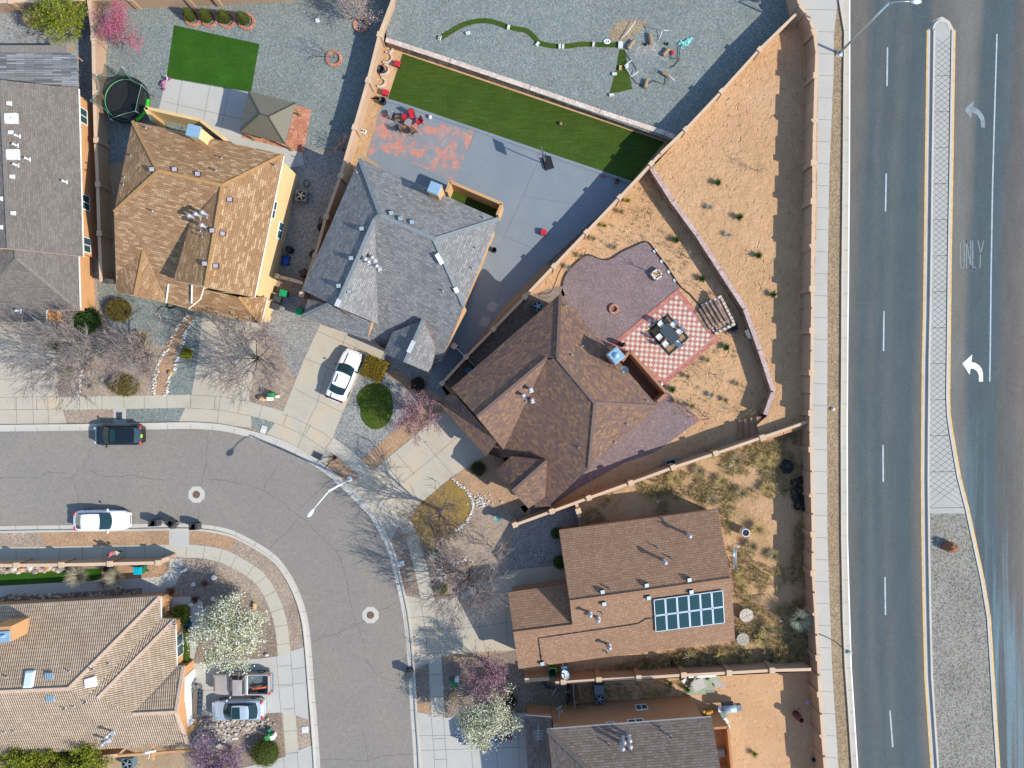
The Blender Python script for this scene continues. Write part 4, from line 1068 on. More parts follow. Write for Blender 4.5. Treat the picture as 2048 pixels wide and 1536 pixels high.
for j in range(2):
 for i in range(6):
  u0, u1, v0, v1 = i / 6 + .002, (i + 1) / 6 - .002, j / 2 + .006, (j + 1) / 2 - .006
  cs = [pt(u0, v0), pt(u1, v0), pt(u1, v1), pt(u0, v1)]
  f = MB()
  for a, b in zip(cs, cs[1:] + cs[:1]):
   cen = sum(cs, Vector()) / 4
   s = (cen - (a + b) / 2).normalized() * .03
   f.bar(a + s, b + s, .06, .06, up=nrm)
  fo = f.build('solar_panel', [M['alu']], h.t)
  cm = MB(); ins = [c + (cen - c).normalized() * .05 + nrm * .018 for c in cs]
  e = (ins[1] - ins[0]).normalized(); w = (ins[3] - ins[0]).normalized()
  cm.face(ins[::-1], 0, [((p - ins[0]).dot(e), (p - ins[0]).dot(w)) for p in ins[::-1]])
  cm.face([p - nrm * .03 for p in ins])
  cm.build('cell_sheet', [M['cell']], fo)
mb = MB(); pl = lambda x, y: onplane(W_, E_, SE, x, y) + Vector((0, 0, .06))
mb.tube([pl(1309, 1236), pl(1292, 1237), pl(1278, 1246), pl(1262, 1249), pl(1186, 1260), pl(1119, 1270), pl(1077, 1276), pl(1083, 1322)], .035, 5)
for x, y in ((1262, 1249), (1186, 1260), (1119, 1270), (1082, 1312)): p = pl(x, y); mb.box(p, (.2, .1, .08))
mb.build('conduit', [M['pipe_d']], h.roof_o)
H5 = h
# --- umber hip roof at the bottom edge
h = House('umber_roof_house', 'two storey rust stucco house with umber roof cut by the bottom edge', (1260, 1520), M['roof_umber'], M['cap_umber'], M['st_rust'], M['fascia_w'])
TL, TR = P(1095, 1459, 5.4), P(1423, 1434, 5.4); A1, A2 = P(1226, 1588, 8.0), P(1447, 1572, 8.0)
BL = P(1125, 1720, 5.4); BR = P(1465, 1700, 5.4)
h.section([[TL, TR, A2, A1], [TL, A1, BL], [A1, A2, BR, BL]]); h.cap(TL, A1, .4); h.cap(A1, A2, .4)
g = [P(1049, 1431, 2.9), P(1103, 1435, 3.5), P(1120, 1700, 3.5), P(1066, 1700, 2.9)]
h.section([g])
q = h.walls([TL, TR, BR, BL], 5.3, .5)
h.walls([P(1049, 1431, 2.9), P(1110, 1436, 2.9), P(1120, 1700, 2.9), P(1066, 1700, 2.9)], 2.8, .25)
h.wall.prism([(p.x, p.y) for p in (P(1425, 1449, 3.0), P(1452, 1447, 3.0), P(1460, 1540, 3.0), P(1440, 1540, 3.0))], 0, 2.9)
for a, b in (((1424, 1450), (1452, 1448)), ((1452, 1448), (1460, 1535)), ((1460, 1535), (1440, 1538))): h.wall.bar(P(*a, 3.5), P(*b, 3.5), .2, 1.2)
h.finish()
A_, B_ = q[0], q[1]
def tx(px, z): return (P(px, 1400, z).x - A_.x) / (B_.x - A_.x)
for px, zc, w in ((1283, 1.7, 1.05), (1272, 4.3, 1.35), (1222, 4.5, .7)): h.window(B_, A_, 1 - tx(px, zc), zc, w, 1.0, cols=2 if w > .8 else 1)
h.vents([(1216, 1487, 'pipe'), (1260, 1500, 'pipe'), (1322, 1457, 'pipe'), (1341, 1472, 'pipe'), (1245, 1474, 'flue'), (1256, 1470, 'flue'), (1242, 1486, 'flue'), (1257, 1482, 'flue')])
H6 = h
# --- tile roofed corner house
h = House('tile_roof_house', 'corner house with a tan clay tile roof at the lower left', (180, 1370), M['tile'], M['cap_tile'], M['st_orange'], M['fascia_w'])
NW, NE = P(-60, 1215, 2.6), P(321, 1193, 2.6); R0, R1 = P(-60, 1386, 5.1), P(138, 1377, 5.1); SE, SWp = P(376, 1488, 2.6), P(-60, 1515, 2.6)
sp = lambda x, y: onplane(R0, R1, SE, x, y)
V1, h2, R3a, R3b, V2 = sp(173, 1394), sp(196, 1396), sp(265, 1428), sp(352, 1424), sp(268, 1427)
e1 = onplane(NE, R1, V1, 322, 1238)
h.section([[NW, NE, R1, R0], [NE, e1, V1, R1], [R0, R1, V1, h2, R3a, R3b, SE, onplane(R0, R1, SE, -60, 1515)]])
c2 = P(350, 1239, 2.65); c3 = P(354, 1333, 2.6)
h.section([[e1, c2, h2, V1], [c2, c3, R3a, h2]])
d0 = P(367, 1333, 2.7)
h.section([[c3, d0, R3b, R3a]])
for a, b in ((NE, R1), (R0, R1), (c2, h2), (R3a, R3b)): h.cap(a, b, .28, .14)
for a, b in ((d0, R3b), (R3b, SE)): h.cap(a, b, .30, .12)
q = h.walls([NW, NE, P(322, 1240, 2.6), P(350, 1241, 2.6), P(354, 1335, 2.6), P(368, 1335, 2.6), SE, P(-60, 1515, 2.6)], 2.5, .32)
h.finish()
A_, B_ = q[3], q[4]
tt = (P(0, 1290, 1.4).y - A_.y) / (B_.y - A_.y)
h.window(B_, A_, 1 - tt, 1.35, 1.95, 1.3, cols=2)
gd = MB(); A_, B_ = q[5], q[6]; dv = (B_ - A_).normalized(); nv = Vector((-dv.y, dv.x, 0))
if nv.x < 0: nv = -nv
for k in range(4):
 c = A_ + (B_ - A_) * .5 + nv * .04 + Vector((0, 0, .32 + k * .54)); gd.box(c, ((B_ - A_).length * .74, .07, .52), math.atan2(dv.y, dv.x))
gd.build('garage_door', [M['white']], h.t)
h.vents([(14, 1354, 'pipel'), (139, 1343, 'pipel'), (186, 1337, 'pipe'), (219, 1327, 'pipel'), (172, 1403, 'pipe'), (130, 1416, 'pipe'), (148, 1413, 'pipel'), (10, 1464, 'pipel'), (29, 1463, 'pipel'), (225, 1462, 'flue'), (216, 1478, 'flue')])
M['skyl'] = m_plain('skylight_acrylic', (.62, .72, .76), .25, var=.06)
for nm, cs, mt in (('skylight', [(54, 1341), (72, 1340), (67, 1373), (49, 1374)], M['skyl']), ('skylight', [(171, 1357), (192, 1351), (195, 1371), (172, 1374)], M['white'])):
 pts = [h.at(*c)[0] + Vector((0, 0, .2)) for c in cs]; mb = MB(); low = [p - Vector((0, 0, .3)) for p in pts]
 mb.face(pts[::-1]);
 for i in range(4): mb.face([low[i], low[(i + 1) % 4], pts[(i + 1) % 4], pts[i]])
 cen = sum(pts, Vector()) / 4; inn = [p + (cen - p) * .18 + Vector((0, 0, .08)) for p in pts]
 mb.face(inn[::-1])
 for i in range(4): mb.face([pts[i], pts[(i + 1) % 4], inn[(i + 1) % 4], inn[i]])
 mb.build(nm, [mt], h.roof_o)
for x, y in ((100, 1351), (102, 1396)):
 mb = MB(); p = h.at(x, y)[0]
 for k in range(4): mb.box(p + Vector(((k - 1.5) * .19, 0, .10)), (.10, .52, .12), .05)
 mb.build('tile_vent', [M['blue_m']], h.roof_o)
c = MB(); pc = P(2, 1269, 5.3); c.box((pc.x, pc.y, 4.1), (1.75, 1.25, 2.4), .07); co = c.build('chimney', [M['st_orange']], h.roof_o)
c = MB(); pc = P(6, 1273, 5.35); c.box((pc.x, pc.y, 5.38), (1.2, .9, .16), .05); c.tube([pc + Vector((-.4, 0, .15)), pc + Vector((.3, .1, .25))], .12, 8); c.build('chimney_cap', [M['blue_m']], co)
mb = MB(); a, b = h.at(205, 1491)[0], h.at(236, 1462)[0]; mb.tube([a + Vector((0, 0, .1)), b + Vector((0, 0, .35))], .04, 5)
for x, y in ((222, 1473), (213, 1485)): p = h.at(x, y)[0]; mb.box(p + Vector((0, 0, .25)), (.3, .16, .2), .6)
mb.build('roof_mast', [M['pipe_g']], h.roof_o)
H7 = h
mb = MB(); mb.bar(P(236, 1511, 2.4), P(390, 1500, 2.4), .22, .2); mb.bar(P(306, 1490, 2.5), P(306, 1520, 2.5), .2, .2)
mb.build('porch_beam', [M['st_orange']], H7.t)
# ---------------------------------------------------------------- garden walls
def wall(name, label, pts, zt, pillars=(), th=.2, zb=0.0, mats=None, cat='wall', capw=.06, pcap=.12, psize=.44, steps=None, cap=True, group=None):
 """pts: photo points of the top edge (x, y[, top height])"""
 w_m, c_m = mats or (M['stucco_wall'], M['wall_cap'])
 tp = [P(p[0], p[1], p[2] if len(p) > 2 else zt) for p in pts]
 base = Vector((tp[0].x, tp[0].y, zb))
 body = MB(); cp = MB()
 for i, (a, b) in enumerate(zip(tp, tp[1:])):
  d = (b - a); d.z = 0; L = d.length; d.normalize(); n = Vector((-d.y, d.x, 0)) * th / 2; e = d * .02
  za, zb2 = a.z, b.z
  if steps: za = zb2 = zt + steps[i % len(steps)]
  f = [Vector((a.x, a.y, 0)) - n, Vector((b.x, b.y, 0)) - n, Vector((b.x, b.y, 0)) + n, Vector((a.x, a.y, 0)) + n]
  zs = [za, zb2, zb2, za]
  lo = [Vector((p.x, p.y, zb)) for p in f]; hi = [Vector((p.x, p.y, z - .05)) for p, z in zip(f, zs)]
  body.add(lo + hi, [(4, 5, 6, 7), (0, 1, 5, 4), (1, 2, 6, 5), (2, 3, 7, 6), (3, 0, 4, 7)])
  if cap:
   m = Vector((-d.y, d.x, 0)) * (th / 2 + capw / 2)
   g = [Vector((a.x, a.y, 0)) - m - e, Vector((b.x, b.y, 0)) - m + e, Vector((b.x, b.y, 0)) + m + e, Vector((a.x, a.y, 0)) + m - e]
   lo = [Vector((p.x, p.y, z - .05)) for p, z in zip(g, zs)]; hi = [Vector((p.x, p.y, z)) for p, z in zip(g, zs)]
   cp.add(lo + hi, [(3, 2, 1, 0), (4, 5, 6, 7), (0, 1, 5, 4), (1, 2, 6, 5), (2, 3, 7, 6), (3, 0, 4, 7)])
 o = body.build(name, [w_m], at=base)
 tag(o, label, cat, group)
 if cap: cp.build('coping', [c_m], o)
 for p in pillars:
  x, y = p[0], p[1]; z = p[2] if len(p) > 2 else zt
  q = P(x, y, z + pcap)
  best = min(zip(tp, tp[1:]), key=lambda s: abs((q - s[0]).cross((s[1] - s[0]).normalized()).z) + max(0, -(q - s[0]).dot((s[1] - s[0]).normalized())) + max(0, (q - s[1]).dot((s[1] - s[0]).normalized())))
  rz = math.atan2(best[1].y - best[0].y, best[1].x - best[0].x)
  m = MB(); m.box((q.x, q.y, (zb + z + pcap - .07) / 2), (psize, psize, z + pcap - .07 - zb), rz, 0); m.box((q.x, q.y, z + pcap - .035), (psize + .06, psize + .06, .07), rz, 1)
  m.build('pillar', [w_m, c_m], o)
 return o
mw = [(1584, -160), (1590, -30), (1600, 10), (1612, 25), (1622, 43), (1629.5, 64), (1634, 105), (1632.5, 150), (1631, 197), (1630, 240), (1628.5, 283), (1628, 325), (1628, 365), (1627.5, 402), (1626.5, 447), (1626, 492), (1625, 535), (1625, 577),
   (1625.5, 618), (1625, 661), (1624.5, 703), (1624, 745), (1623, 786), (1622.5, 826), (1622, 863), (1623, 899), (1624, 945), (1625, 990), (1626, 1030), (1627, 1069), (1626.5, 1107), (1627, 1147), (1629, 1187), (1632, 1228), (1634, 1272), (1637, 1316), (1638.5, 1352), (1640, 1389), (1643, 1430), (1646, 1472), (1649, 1515), (1653, 1560), (1662, 1640)]
def zt_main(y): return 3.05 if y < 790 else (2.55 if y < 845 else 2.0)
stp = [.10, -.06, .14, -.03, .08, -.10]
mwz = []
for i, (x, y) in enumerate(mw): mwz.append((x, y, zt_main(y) + stp[i % 6] * .6))
line = []
for i in range(len(mw) - 1):
 z = zt_main((mw[i][1] + mw[i + 1][1]) / 2) + stp[i % 6]
 line += [(*mw[i], z), (*mw[i + 1], z)]
tp_line = line
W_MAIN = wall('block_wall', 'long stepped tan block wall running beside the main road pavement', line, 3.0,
     [(x, y, zt_main(y)) for x, y in ((1629, 62), (1632.5, 150), (1630, 240), (1628, 325), (1627.5, 402), (1626, 492), (1625, 577), (1625, 661), (1624, 745), (1622.5, 826), (1623, 899), (1625, 990), (1627, 1069), (1627, 1147), (1632, 1228), (1637, 1316), (1640, 1389), (1646, 1472))], .22)
wall('block_wall', 'thin tan wall between the upper gravel yard and the dirt lot', [(1593, 27, 2.75), (1520, 98, 2.7), (1444, 182, 2.65), (1372, 258, 2.65), (1322, 306, 2.6)], 2.65, [(1520, 98, 2.7), (1444, 182, 2.65), (1372, 258, 2.65)], .17, psize=.36)
wall('block_wall', 'long diagonal tan wall between the grey house slab and the brown house yard', [(1322, 306, 2.4), (1303, 327, 2.3), (1240, 394, 2.1), (1173, 464, 2.0), (1108, 532, 2.0), (1050, 593, 2.0), (987, 658, 1.95), (932, 714, 1.9), (884, 767, 1.85)], 2.0,
  [(1303, 327, 2.3), (1240, 394, 2.1), (1173, 464), (1108, 532), (1050, 593), (987, 658, 1.95), (932, 714, 1.9), (884, 767, 1.85)], .17, psize=.36)
wall('block_wall', 'tan wall with sunlit face between the yellow house and the grey house', [(788, -60, 1.95), (785, 0, 1.95), (759, 68, 1.9), (736, 160, 1.9), (709, 254, 1.85), (681, 351, 1.8), (652, 433, 1.8), (630, 511, 1.75), (603, 589, 1.7)], 1.85,
  [(759, 68, 1.9), (736, 160, 1.9), (709, 254, 1.85), (681, 351, 1.8), (652, 433, 1.8), (630, 511, 1.75), (603, 589, 1.7)], .2, psize=.40)
wall('block_wall', 'tan wall between the dark brown house and the yellow house', [(172, -60), (177, 0), (186, 75), (188, 180), (191, 280), (195, 368), (198, 466), (202, 563)], 1.8, [(186, 75), (190, 185), (192, 280), (195, 368), (198, 466)], .22, psize=.40)
wall('block_wall', 'tan wall closing the yards along the top edge of the photo', [(-40, 4), (177, -2), (300, -6), (560, -18), (788, -50)], 1.6, [(20, 2), (98, 0), (258, -5), (370, -9), (425, -11)], .22, psize=.40)
wall('block_wall', 'short low tan wall closing the side yard beside the green lidded bin', [(552, 552), (578, 558), (605, 566)], 1.5, [(554, 552)], .24, psize=.36)
wall('garden_gate', 'small arched tan gate between the dark brown house and the yellow house', [(203, 562), (214, 561), (226, 563)], 1.5, [], .3, cat='gate')
wall('retaining_wall', 'pale capped retaining wall holding the upper gravel yard behind the turf', [(772, 79), (900, 121), (1060, 175), (1200, 223), (1330, 266), (1349, 274)], 1.12, [], .36, mats=(M['capside'], M['cap']), capw=.06)
wall('retaining_wall', 'pinkish block retaining wall stepping down through the dirt lot', [(1304, 337), (1345, 402), (1395, 470), (1440, 540), (1490, 617), (1520, 700), (1547, 783), (1531, 829)], 1.34, [], .34, mats=(M['capside'], M['cap_pink']))
wall('block_wall', 'tan wall with pillars between the brown house and the overgrown yard', [(1617, 843, 2.0), (1572, 859, 2.0), (1525, 875, 1.95), (1478, 891, 1.95), (1432, 907, 1.9), (1347, 935, 1.9), (1262, 966, 1.85), (1178, 996, 1.85), (1104, 1023, 1.8), (1030, 1050, 1.8)], 1.9,
  [(1525, 875), (1432, 907), (1347, 935), (1262, 966), (1178, 996), (1104, 1023), (1030, 1050)], .19, psize=.40)
wall('block_wall', 'short tan wall stub above the amber roof corner', [(1153, 1008), (1157, 1022), (1158, 1034)], 1.5, [(1157, 1022)], .22, psize=.42)
wall('block_wall', 'tan wall between the overgrown yard and the flat dirt yard', [(1622, 1339), (1545, 1341), (1459, 1346), (1368, 1350.5), (1278, 1356), (1198, 1360), (1127, 1365), (1111, 1366)], 1.9, [(1545, 1341), (1459, 1346), (1368, 1350.5), (1278, 1356), (1198, 1360), (1127, 1365)], .2, psize=.42)
wall('block_wall', 'low detached tan wall stub beside the dark green bin', [(1052, 1361), (1098, 1358)], 1.3, [(1054, 1361)], .26, psize=.34)
wall('block_wall', 'tan wall along the pavement of the corner house', [(-50, 1131), (32, 1131), (122, 1130), (219, 1128), (316, 1126)], 1.75, [(32, 1131), (122, 1130), (219, 1128), (316, 1126)], .22, psize=.42)
wall('block_wall', 'sunlit wall return at the pavement corner of the corner house', [(317, 1124, 1.6), (337, 1116.5, 1.5)], 1.6, [], .26)
wall('block_wall', 'tan wall cut by the bottom edge beside the yellow-green hedge trees', [(-60, 1530), (60, 1525), (180, 1516), (236, 1511)], 1.7, [(18, 1528)], .24)
wall('garden_gate', 'narrow tan gate wall joining the wall to the grey house', [(906, 691), (912, 696)], 1.5, [(908, 692)], .24, cat='gate')
def gate(label, a, b, z, mat, n=5, name='metal_gate'):
 t = thing(name, label, 'gate', P((a[0] + b[0]) / 2, (a[1] + b[1]) / 2))
 A, B = P(*a, z), P(*b, z); A.z = B.z = 0
 f = MB()
 for k in (.15, z): f.bar(A + Vector((0, 0, k)), B + Vector((0, 0, k)), .06, .06)
 for p in (A, B): f.bar(p, p + Vector((0, 0, z)), .07, .07, up=Vector((0, 1, 0)))
 f.build('gate_frame', [mat], t)
 g = MB(); c = (A + B) / 2; d = B - A
 g.box((c.x, c.y, z / 2), (d.length * .96, .03, z * .9), math.atan2(d.y, d.x)); g.build('gate_panel', [mat], t)
 return t
gate('thin grey gate beside the grey house front corner', (913, 697), (929, 712), 1.6, M['grey_m'])
gate('weathered gate between the diagonal wall and the brown house', (934, 716), (949, 732), 1.5, M['woodg'])
gate('grey gate closing the side path below the brown roof', (1096, 997), (1102, 1019), 1.6, M['woodg'])
gate('plain wooden gate beside the parked motorbike', (1146, 1367), (1150, 1416), 1.7, M['woodg'], name='wooden_gate')
gate('dark slatted gate hanging between wall stub and amber roof', (1158, 1036), (1161, 1056), 1.5, M['woodg'], name='wooden_gate')
mb = MB(); A, B = P(1153, 1370, .1), P(1157, 1400, .1)
mb.bar(A + Vector((0, 0, .8)), B + Vector((0, 0, .8)), .05, 1.5); mb.bar(B + Vector((0, 0, .9)), P(1151, 1409, 1.0), .05, .08)
tag(mb.build('leaning_frame', [M['black_m']], at=A), 'thin dark framed board leaning beside the wooden gate', 'board')
# ---- steps
t = thing('block_steps', 'stone block steps climbing from the checkered patio to the dirt lot', 'steps', P(1435, 622))
for k in range(6):
 u = k / 5.0
 a = (1402 + u * 41, 616 - u * 20); b = (1430 + u * 38, 665 - u * 19)
 z = .16 + k * .17
 m = MB()
 n = 7
 for i in range(n):
  f0, f1 = i / n + .012, (i + 1) / n - .012
  p, q = P(a[0] + (b[0] - a[0]) * f0, a[1] + (b[1] - a[1]) * f0, z), P(a[0] + (b[0] - a[0]) * f1, a[1] + (b[1] - a[1]) * f1, z)
  m.bar(p - Vector((0, 0, .08)), q - Vector((0, 0, .08)), .20 + .03 * (i % 2), .16)
 m.build('tread', [M['cap']], t)
for a, b in (((1403, 612), (1444, 592)), ((1430, 668), (1471, 647))):
 m = MB()
 for i in range(5):
  f0, f1 = i / 5 + .015, (i + 1) / 5 - .015
  z = .3 + i * .19
  p, q = P(a[0] + (b[0] - a[0]) * f0, a[1] + (b[1] - a[1]) * f0, z), P(a[0] + (b[0] - a[0]) * f1, a[1] + (b[1] - a[1]) * f1, z)
  m.bar(p - Vector((0, 0, .1)), q - Vector((0, 0, .1)), .24, .2)
 m.build('side_rail', [M['cap']], t)
mb = MB()
for k in range(6): mb.box(P(1403 + k * 7.5, 640 - k * 3.6, .04 + k * .08), (.33, 2.1, .08 + k * .16), ang(30, 50) + PI / 2)
mb.build('riser_bed', [M['capside']], t)
t = thing('stone_steps', 'broad stone steps going down beside the tan wall in shade', 'steps', P(1494, 858))
for k in range(4):
 m = MB(); a, b = P(1481 + k * 10, 840 - k * 2.5, 0), P(1481 + k * 10, 880 - k * 3, 0); zz = .24 + k * .24
 m.bar(a + Vector((0, 0, zz / 2)), b + Vector((0, 0, zz / 2)), .46, zz); m.build('tread', [M['st_brown']], t)
for x, y in ((1310, 502), (1324, 522), (1338, 543), (1350, 560)):
 mb = MB(); mb.box(P(x, y, .05), (.34, .28, .1), .6); tag(mb.build('edging_block', [M['stone_w']], at=P(x, y)), 'pale square block set along the mauve gravel edge', 'block', 'pale blocks along the gravel edge')
mb = MB(); e = smooth([(1124, 573), (1130, 548), (1157, 520), (1177, 507), (1200, 519), (1219, 520), (1243, 503), (1268, 492), (1292, 481), (1302, 489), (1317, 511), (1333, 530), (1350, 558), (1362, 575), (1378, 586), (1392, 602), (1402, 614)], 2)
for a, b in zip(e, e[1:]): mb.bar(P(*a, .06), P(*b, .06), .07, .15)
tag(mb.build('garden_edging', [M['rubber']], at=P(1124, 573)), 'thin dark wavy edging strip round the mauve gravel terrace', 'garden edging')
mb = MB(); e = smooth([(1318, 792), (1345, 800), (1370, 825), (1400, 842), (1420, 838)], 2)
for a, b in zip(e, e[1:]): mb.bar(P(*a, .04), P(*b, .04), .09, .10)
tag(mb.build('garden_edging', [M['brick_red']], at=P(1318, 792)), 'short red-brown edging beside the side path gravel', 'garden edging')
mb = MB()
for cx, cy, r in ((775, 96, 11), (771, 115, 13), (765, 139, 13), (759, 164, 12)):
 pts = [P(cx + r * math.cos(a), cy + r * .8 * math.sin(a), .08) for a in [math.radians(-70 + 18 * k) for k in range(11)]]
 for a, b in zip(pts, pts[1:]): mb.bar(a, b, .17, .16)
tag(mb.build('scalloped_edging', [M['cap']], at=P(768, 130)), 'cream scalloped edging along the narrow bed by the turf', 'garden edging')
# ---- checkered patio
q = N('checkered_patio_tiles', .85, .2)
_c = q.n('ShaderNodeTexChecker'); q.l(q.uvm(), _c.inputs['Vector']); _c.inputs['Scale'].default_value = 1 / .318
_c.inputs['Color1'].default_value = (0, 0, 0, 1); _c.inputs['Color2'].default_value = (1, 1, 1, 1)
_v = q.sep(q.voro(q.pos(), 3.0), 0)
_red = q.ramp(_v, [(0, (.36, .125, .10)), (.5, (.42, .16, .125)), (1, (.46, .20, .155))]); _cr = q.ramp(_v, [(0, (.50, .42, .34)), (.5, (.58, .52, .44)), (1, (.56, .44, .33))])
_uv = q.uvm()
_fu = q.math('ABSOLUTE', q.math('SUBTRACT', q.math('FRACT', q.math('DIVIDE', q.sep(_uv, 0), .318)), .5)); _fv = q.math('ABSOLUTE', q.math('SUBTRACT', q.math('FRACT', q.math('DIVIDE', q.sep(_uv, 1), .318)), .5))
_jt = q.ramp(q.math('MAXIMUM', _fu, _fv), [(.42, 1.0), (.49, .62)])
_pt = q.mix(1.0, q.mix(_c.outputs['Fac'], _red, _cr), _jt, 'MULTIPLY')
M['checker'] = q.out(_pt)
M['tile_red'] = m_block('plain_red_tiles', [(.38, .135, .105), (.45, .18, .135), (.48, .21, .16)], gap=.25)
n_, e_, s_, w_ = P(1356, 577, .05), P(1440, 677, .05), P(1326, 773, .05), P(1223, 688, .05)
mb = MB()
mb.prism([(p.x, p.y) for p in (n_, e_, s_, w_)], 0, .05, 0)
cen = (n_ + e_ + s_ + w_) / 4
inn = [p + (cen - p).normalized() * .62 + Vector((0, 0, .006)) for p in (n_, e_, s_, w_)]
du = (inn[1] - inn[0]).normalized(); dv = Vector((-du.y, du.x, 0))
mb.face(inn[::-1], 1, [((p - inn[0]).dot(du), (p - inn[0]).dot(dv)) for p in inn[::-1]])
tag(mb.build('checkered_patio', [M['tile_red'], M['checker']]), kind='structure')
# ---------------------------------------------------------------- plants
def perp(d, r):
 v = Vector((r.uniform(-1, 1), r.uniform(-1, 1), r.uniform(-1, 1)))
 v = v - d * v.dot(d)
 return v.normalized() if v.length > 1e-3 else Vector((1, 0, 0))
def tree(name, label, px, py, height, spread, seed, limbs=6, fork=(4, 4, 5), wood=None, twig=None, leaf=None, nleaf=0, lsize=.1, lw=.7, droop=.0, trunk=.22, r0=.10, tw=.013, up=.75, cat='tree', group=None, z=0.0, base=None, clumps=0, lmats=None):
 """trunk and limbs are one part, the fine twigs (and flowers or leaves) the crown"""
 r = random.Random(seed)
 loc = P(px, py, z) if base is None else base
 t = thing(name, label, cat, loc, 0, group)
 tr, cr = MB(), MB()
 ends = []
 def grow(p, d, L, rad, depth):
  n = 4 if depth < 2 else 3
  pts = [p]; dd = d.copy()
  for i in range(n):
   dd = (dd + perp(dd, r) * (.16 if depth else .05) + Vector((0, 0, .06 - droop * depth))).normalized()
   pts.append(pts[-1] + dd * L / n)
  rr = [rad * (1 - .55 * i / n) for i in range(n + 1)]
  (tr if depth < 2 else cr).tube(pts, rr, 5 if depth < 2 else 3, cap=False)
  if depth == len(fork):
   ends.extend(pts[1:]); return
  k = fork[depth]
  for i in range(k):
   f = r.uniform(.35, 1.0) if i else 1.0
   j = min(n - 1, int(f * n)); b = pts[j] + (pts[j + 1] - pts[j]) * (f * n - j if f < 1 else 1)
   nd = (dd * r.uniform(.7, 1.1) + perp(dd, r) * r.uniform(.45, .95) + Vector((0, 0, .12))).normalized()
   grow(b, nd, L * r.uniform(.58, .8), max(tw, rad * .42), depth + 1)
 th = height * trunk
 tr.tube([(0, 0, -.1), (r.uniform(-.05, .05), r.uniform(-.05, .05), th * .5), (r.uniform(-.1, .1), r.uniform(-.1, .1), th)], [r0 * 1.5, r0 * 1.1, r0], 7, cap=False)
 reach = math.hypot(spread, height - th)
 for i in range(limbs):
  a = 2 * PI * (i + r.uniform(-.3, .3)) / limbs
  s = r.uniform(.45, 1.0)
  d = Vector((math.cos(a) * spread * s, math.sin(a) * spread * s, (height - th) * up * r.uniform(.75, 1.15))).normalized()
  grow(Vector((0, 0, th * r.uniform(.75, 1.0))), d, reach * .46, r0 * .55, 0)
 mats = [twig or M['twig']]
 if nleaf:
  mats += lmats or [leaf]
  nm = len(mats) - 1
  cl = []
  if clumps:
   cl = [r.choice(ends) for _ in range(clumps)]
  for i in range(nleaf):
   e = r.choice(cl) if cl and r.random() < .75 else r.choice(ends)
   o = Vector((r.gauss(0, 1), r.gauss(0, 1), r.gauss(0, .8))) * (.30 if cl else .14)
   cr.leaf(e + o, (r.uniform(-1, 1), r.uniform(-1, 1), r.uniform(-.3, 1)), lsize * r.uniform(.6, 1.3), lw, 1 + (r.randrange(nm) if nm > 1 else 0), r)
 tr.build('trunk', [wood or M['bark']], t, world=False)
 cr.build('crown', mats, t, world=False)
 return t
def shrub(name, label, px, py, rx, ry, h, n, lsize, leaf, core, seed=1, rz=0.0, shape='dome', cat='shrub', group=None, z=0.0, lw=.55, jit=.06, stem=True, spike=.35):
 """a clipped or loose shrub: a dark leafy core with leaf-sized faces all over it"""
 r = random.Random(seed)
 loc = P(px, py, z)
 t = thing(name, label, cat, loc, rz, group)
 mb = MB()
 co, si = 1, 0
 if shape == 'box':
  mb.box((0, 0, h * .47), (rx * 1.8, ry * 1.8, h * .86), 0, 1, top=.95)
 elif shape == 'cone':
  mb.lathe((0, 0, 0), [(rx * .55, .02), (rx * .92, h * .18), (rx * .86, h * .4), (rx * .5, h * .75), (.02, h * .97)], 14, 1)
 else:
  mb.ball((0, 0, h * .42), (rx * .9, ry * .9, h * .5), 18, 1, 9, .05, r)
 for i in range(n):
  if shape == 'box':
   f = r.random()
   if f < .55: p = Vector((r.uniform(-rx, rx), r.uniform(-ry, ry), h * .9)); nn = Vector((0, 0, 1))
   else:
    s = r.choice((-1, 1))
    if r.random() < rx / (rx + ry): p = Vector((r.uniform(-rx, rx), s * ry * .92, r.uniform(.05, h * .9))); nn = Vector((0, s, .2))
    else: p = Vector((s * rx * .92, r.uniform(-ry, ry), r.uniform(.05, h * .9))); nn = Vector((s, 0, .2))
  elif shape == 'cone':
   u = 1 - math.sqrt(r.random()); a = r.uniform(0, 2 * PI)
   rad = rx * (min(1, .6 + u * 2.2) if u < .2 else max(.02, 1.02 * (1 - ((u - .2) / .8) ** 1.35)))
   p = Vector((rad * math.cos(a), rad * math.sin(a), u * h)); nn = Vector((math.cos(a), math.sin(a), .9))
  else:
   a = r.uniform(0, 2 * PI); zc = r.uniform(-.55, 1); k = math.sqrt(max(0, 1 - zc * zc))
   nn = Vector((k * math.cos(a), k * math.sin(a), zc))
   p = Vector((nn.x * rx * .93, nn.y * ry * .93, h * .44 + nn.z * h * .52))
   if p.z < .02: p.z = .03
  p *= 1.0 + r.gauss(0, jit)
  d = nn + Vector((r.uniform(-1, 1), r.uniform(-1, 1), r.uniform(-1, 1))) * (1 - spike) * 1.3
  mb.leaf(p, d, lsize * r.uniform(.6, 1.35), lw, 0, r)
 mb.build('foliage', [leaf, core], t, world=False)
 return t
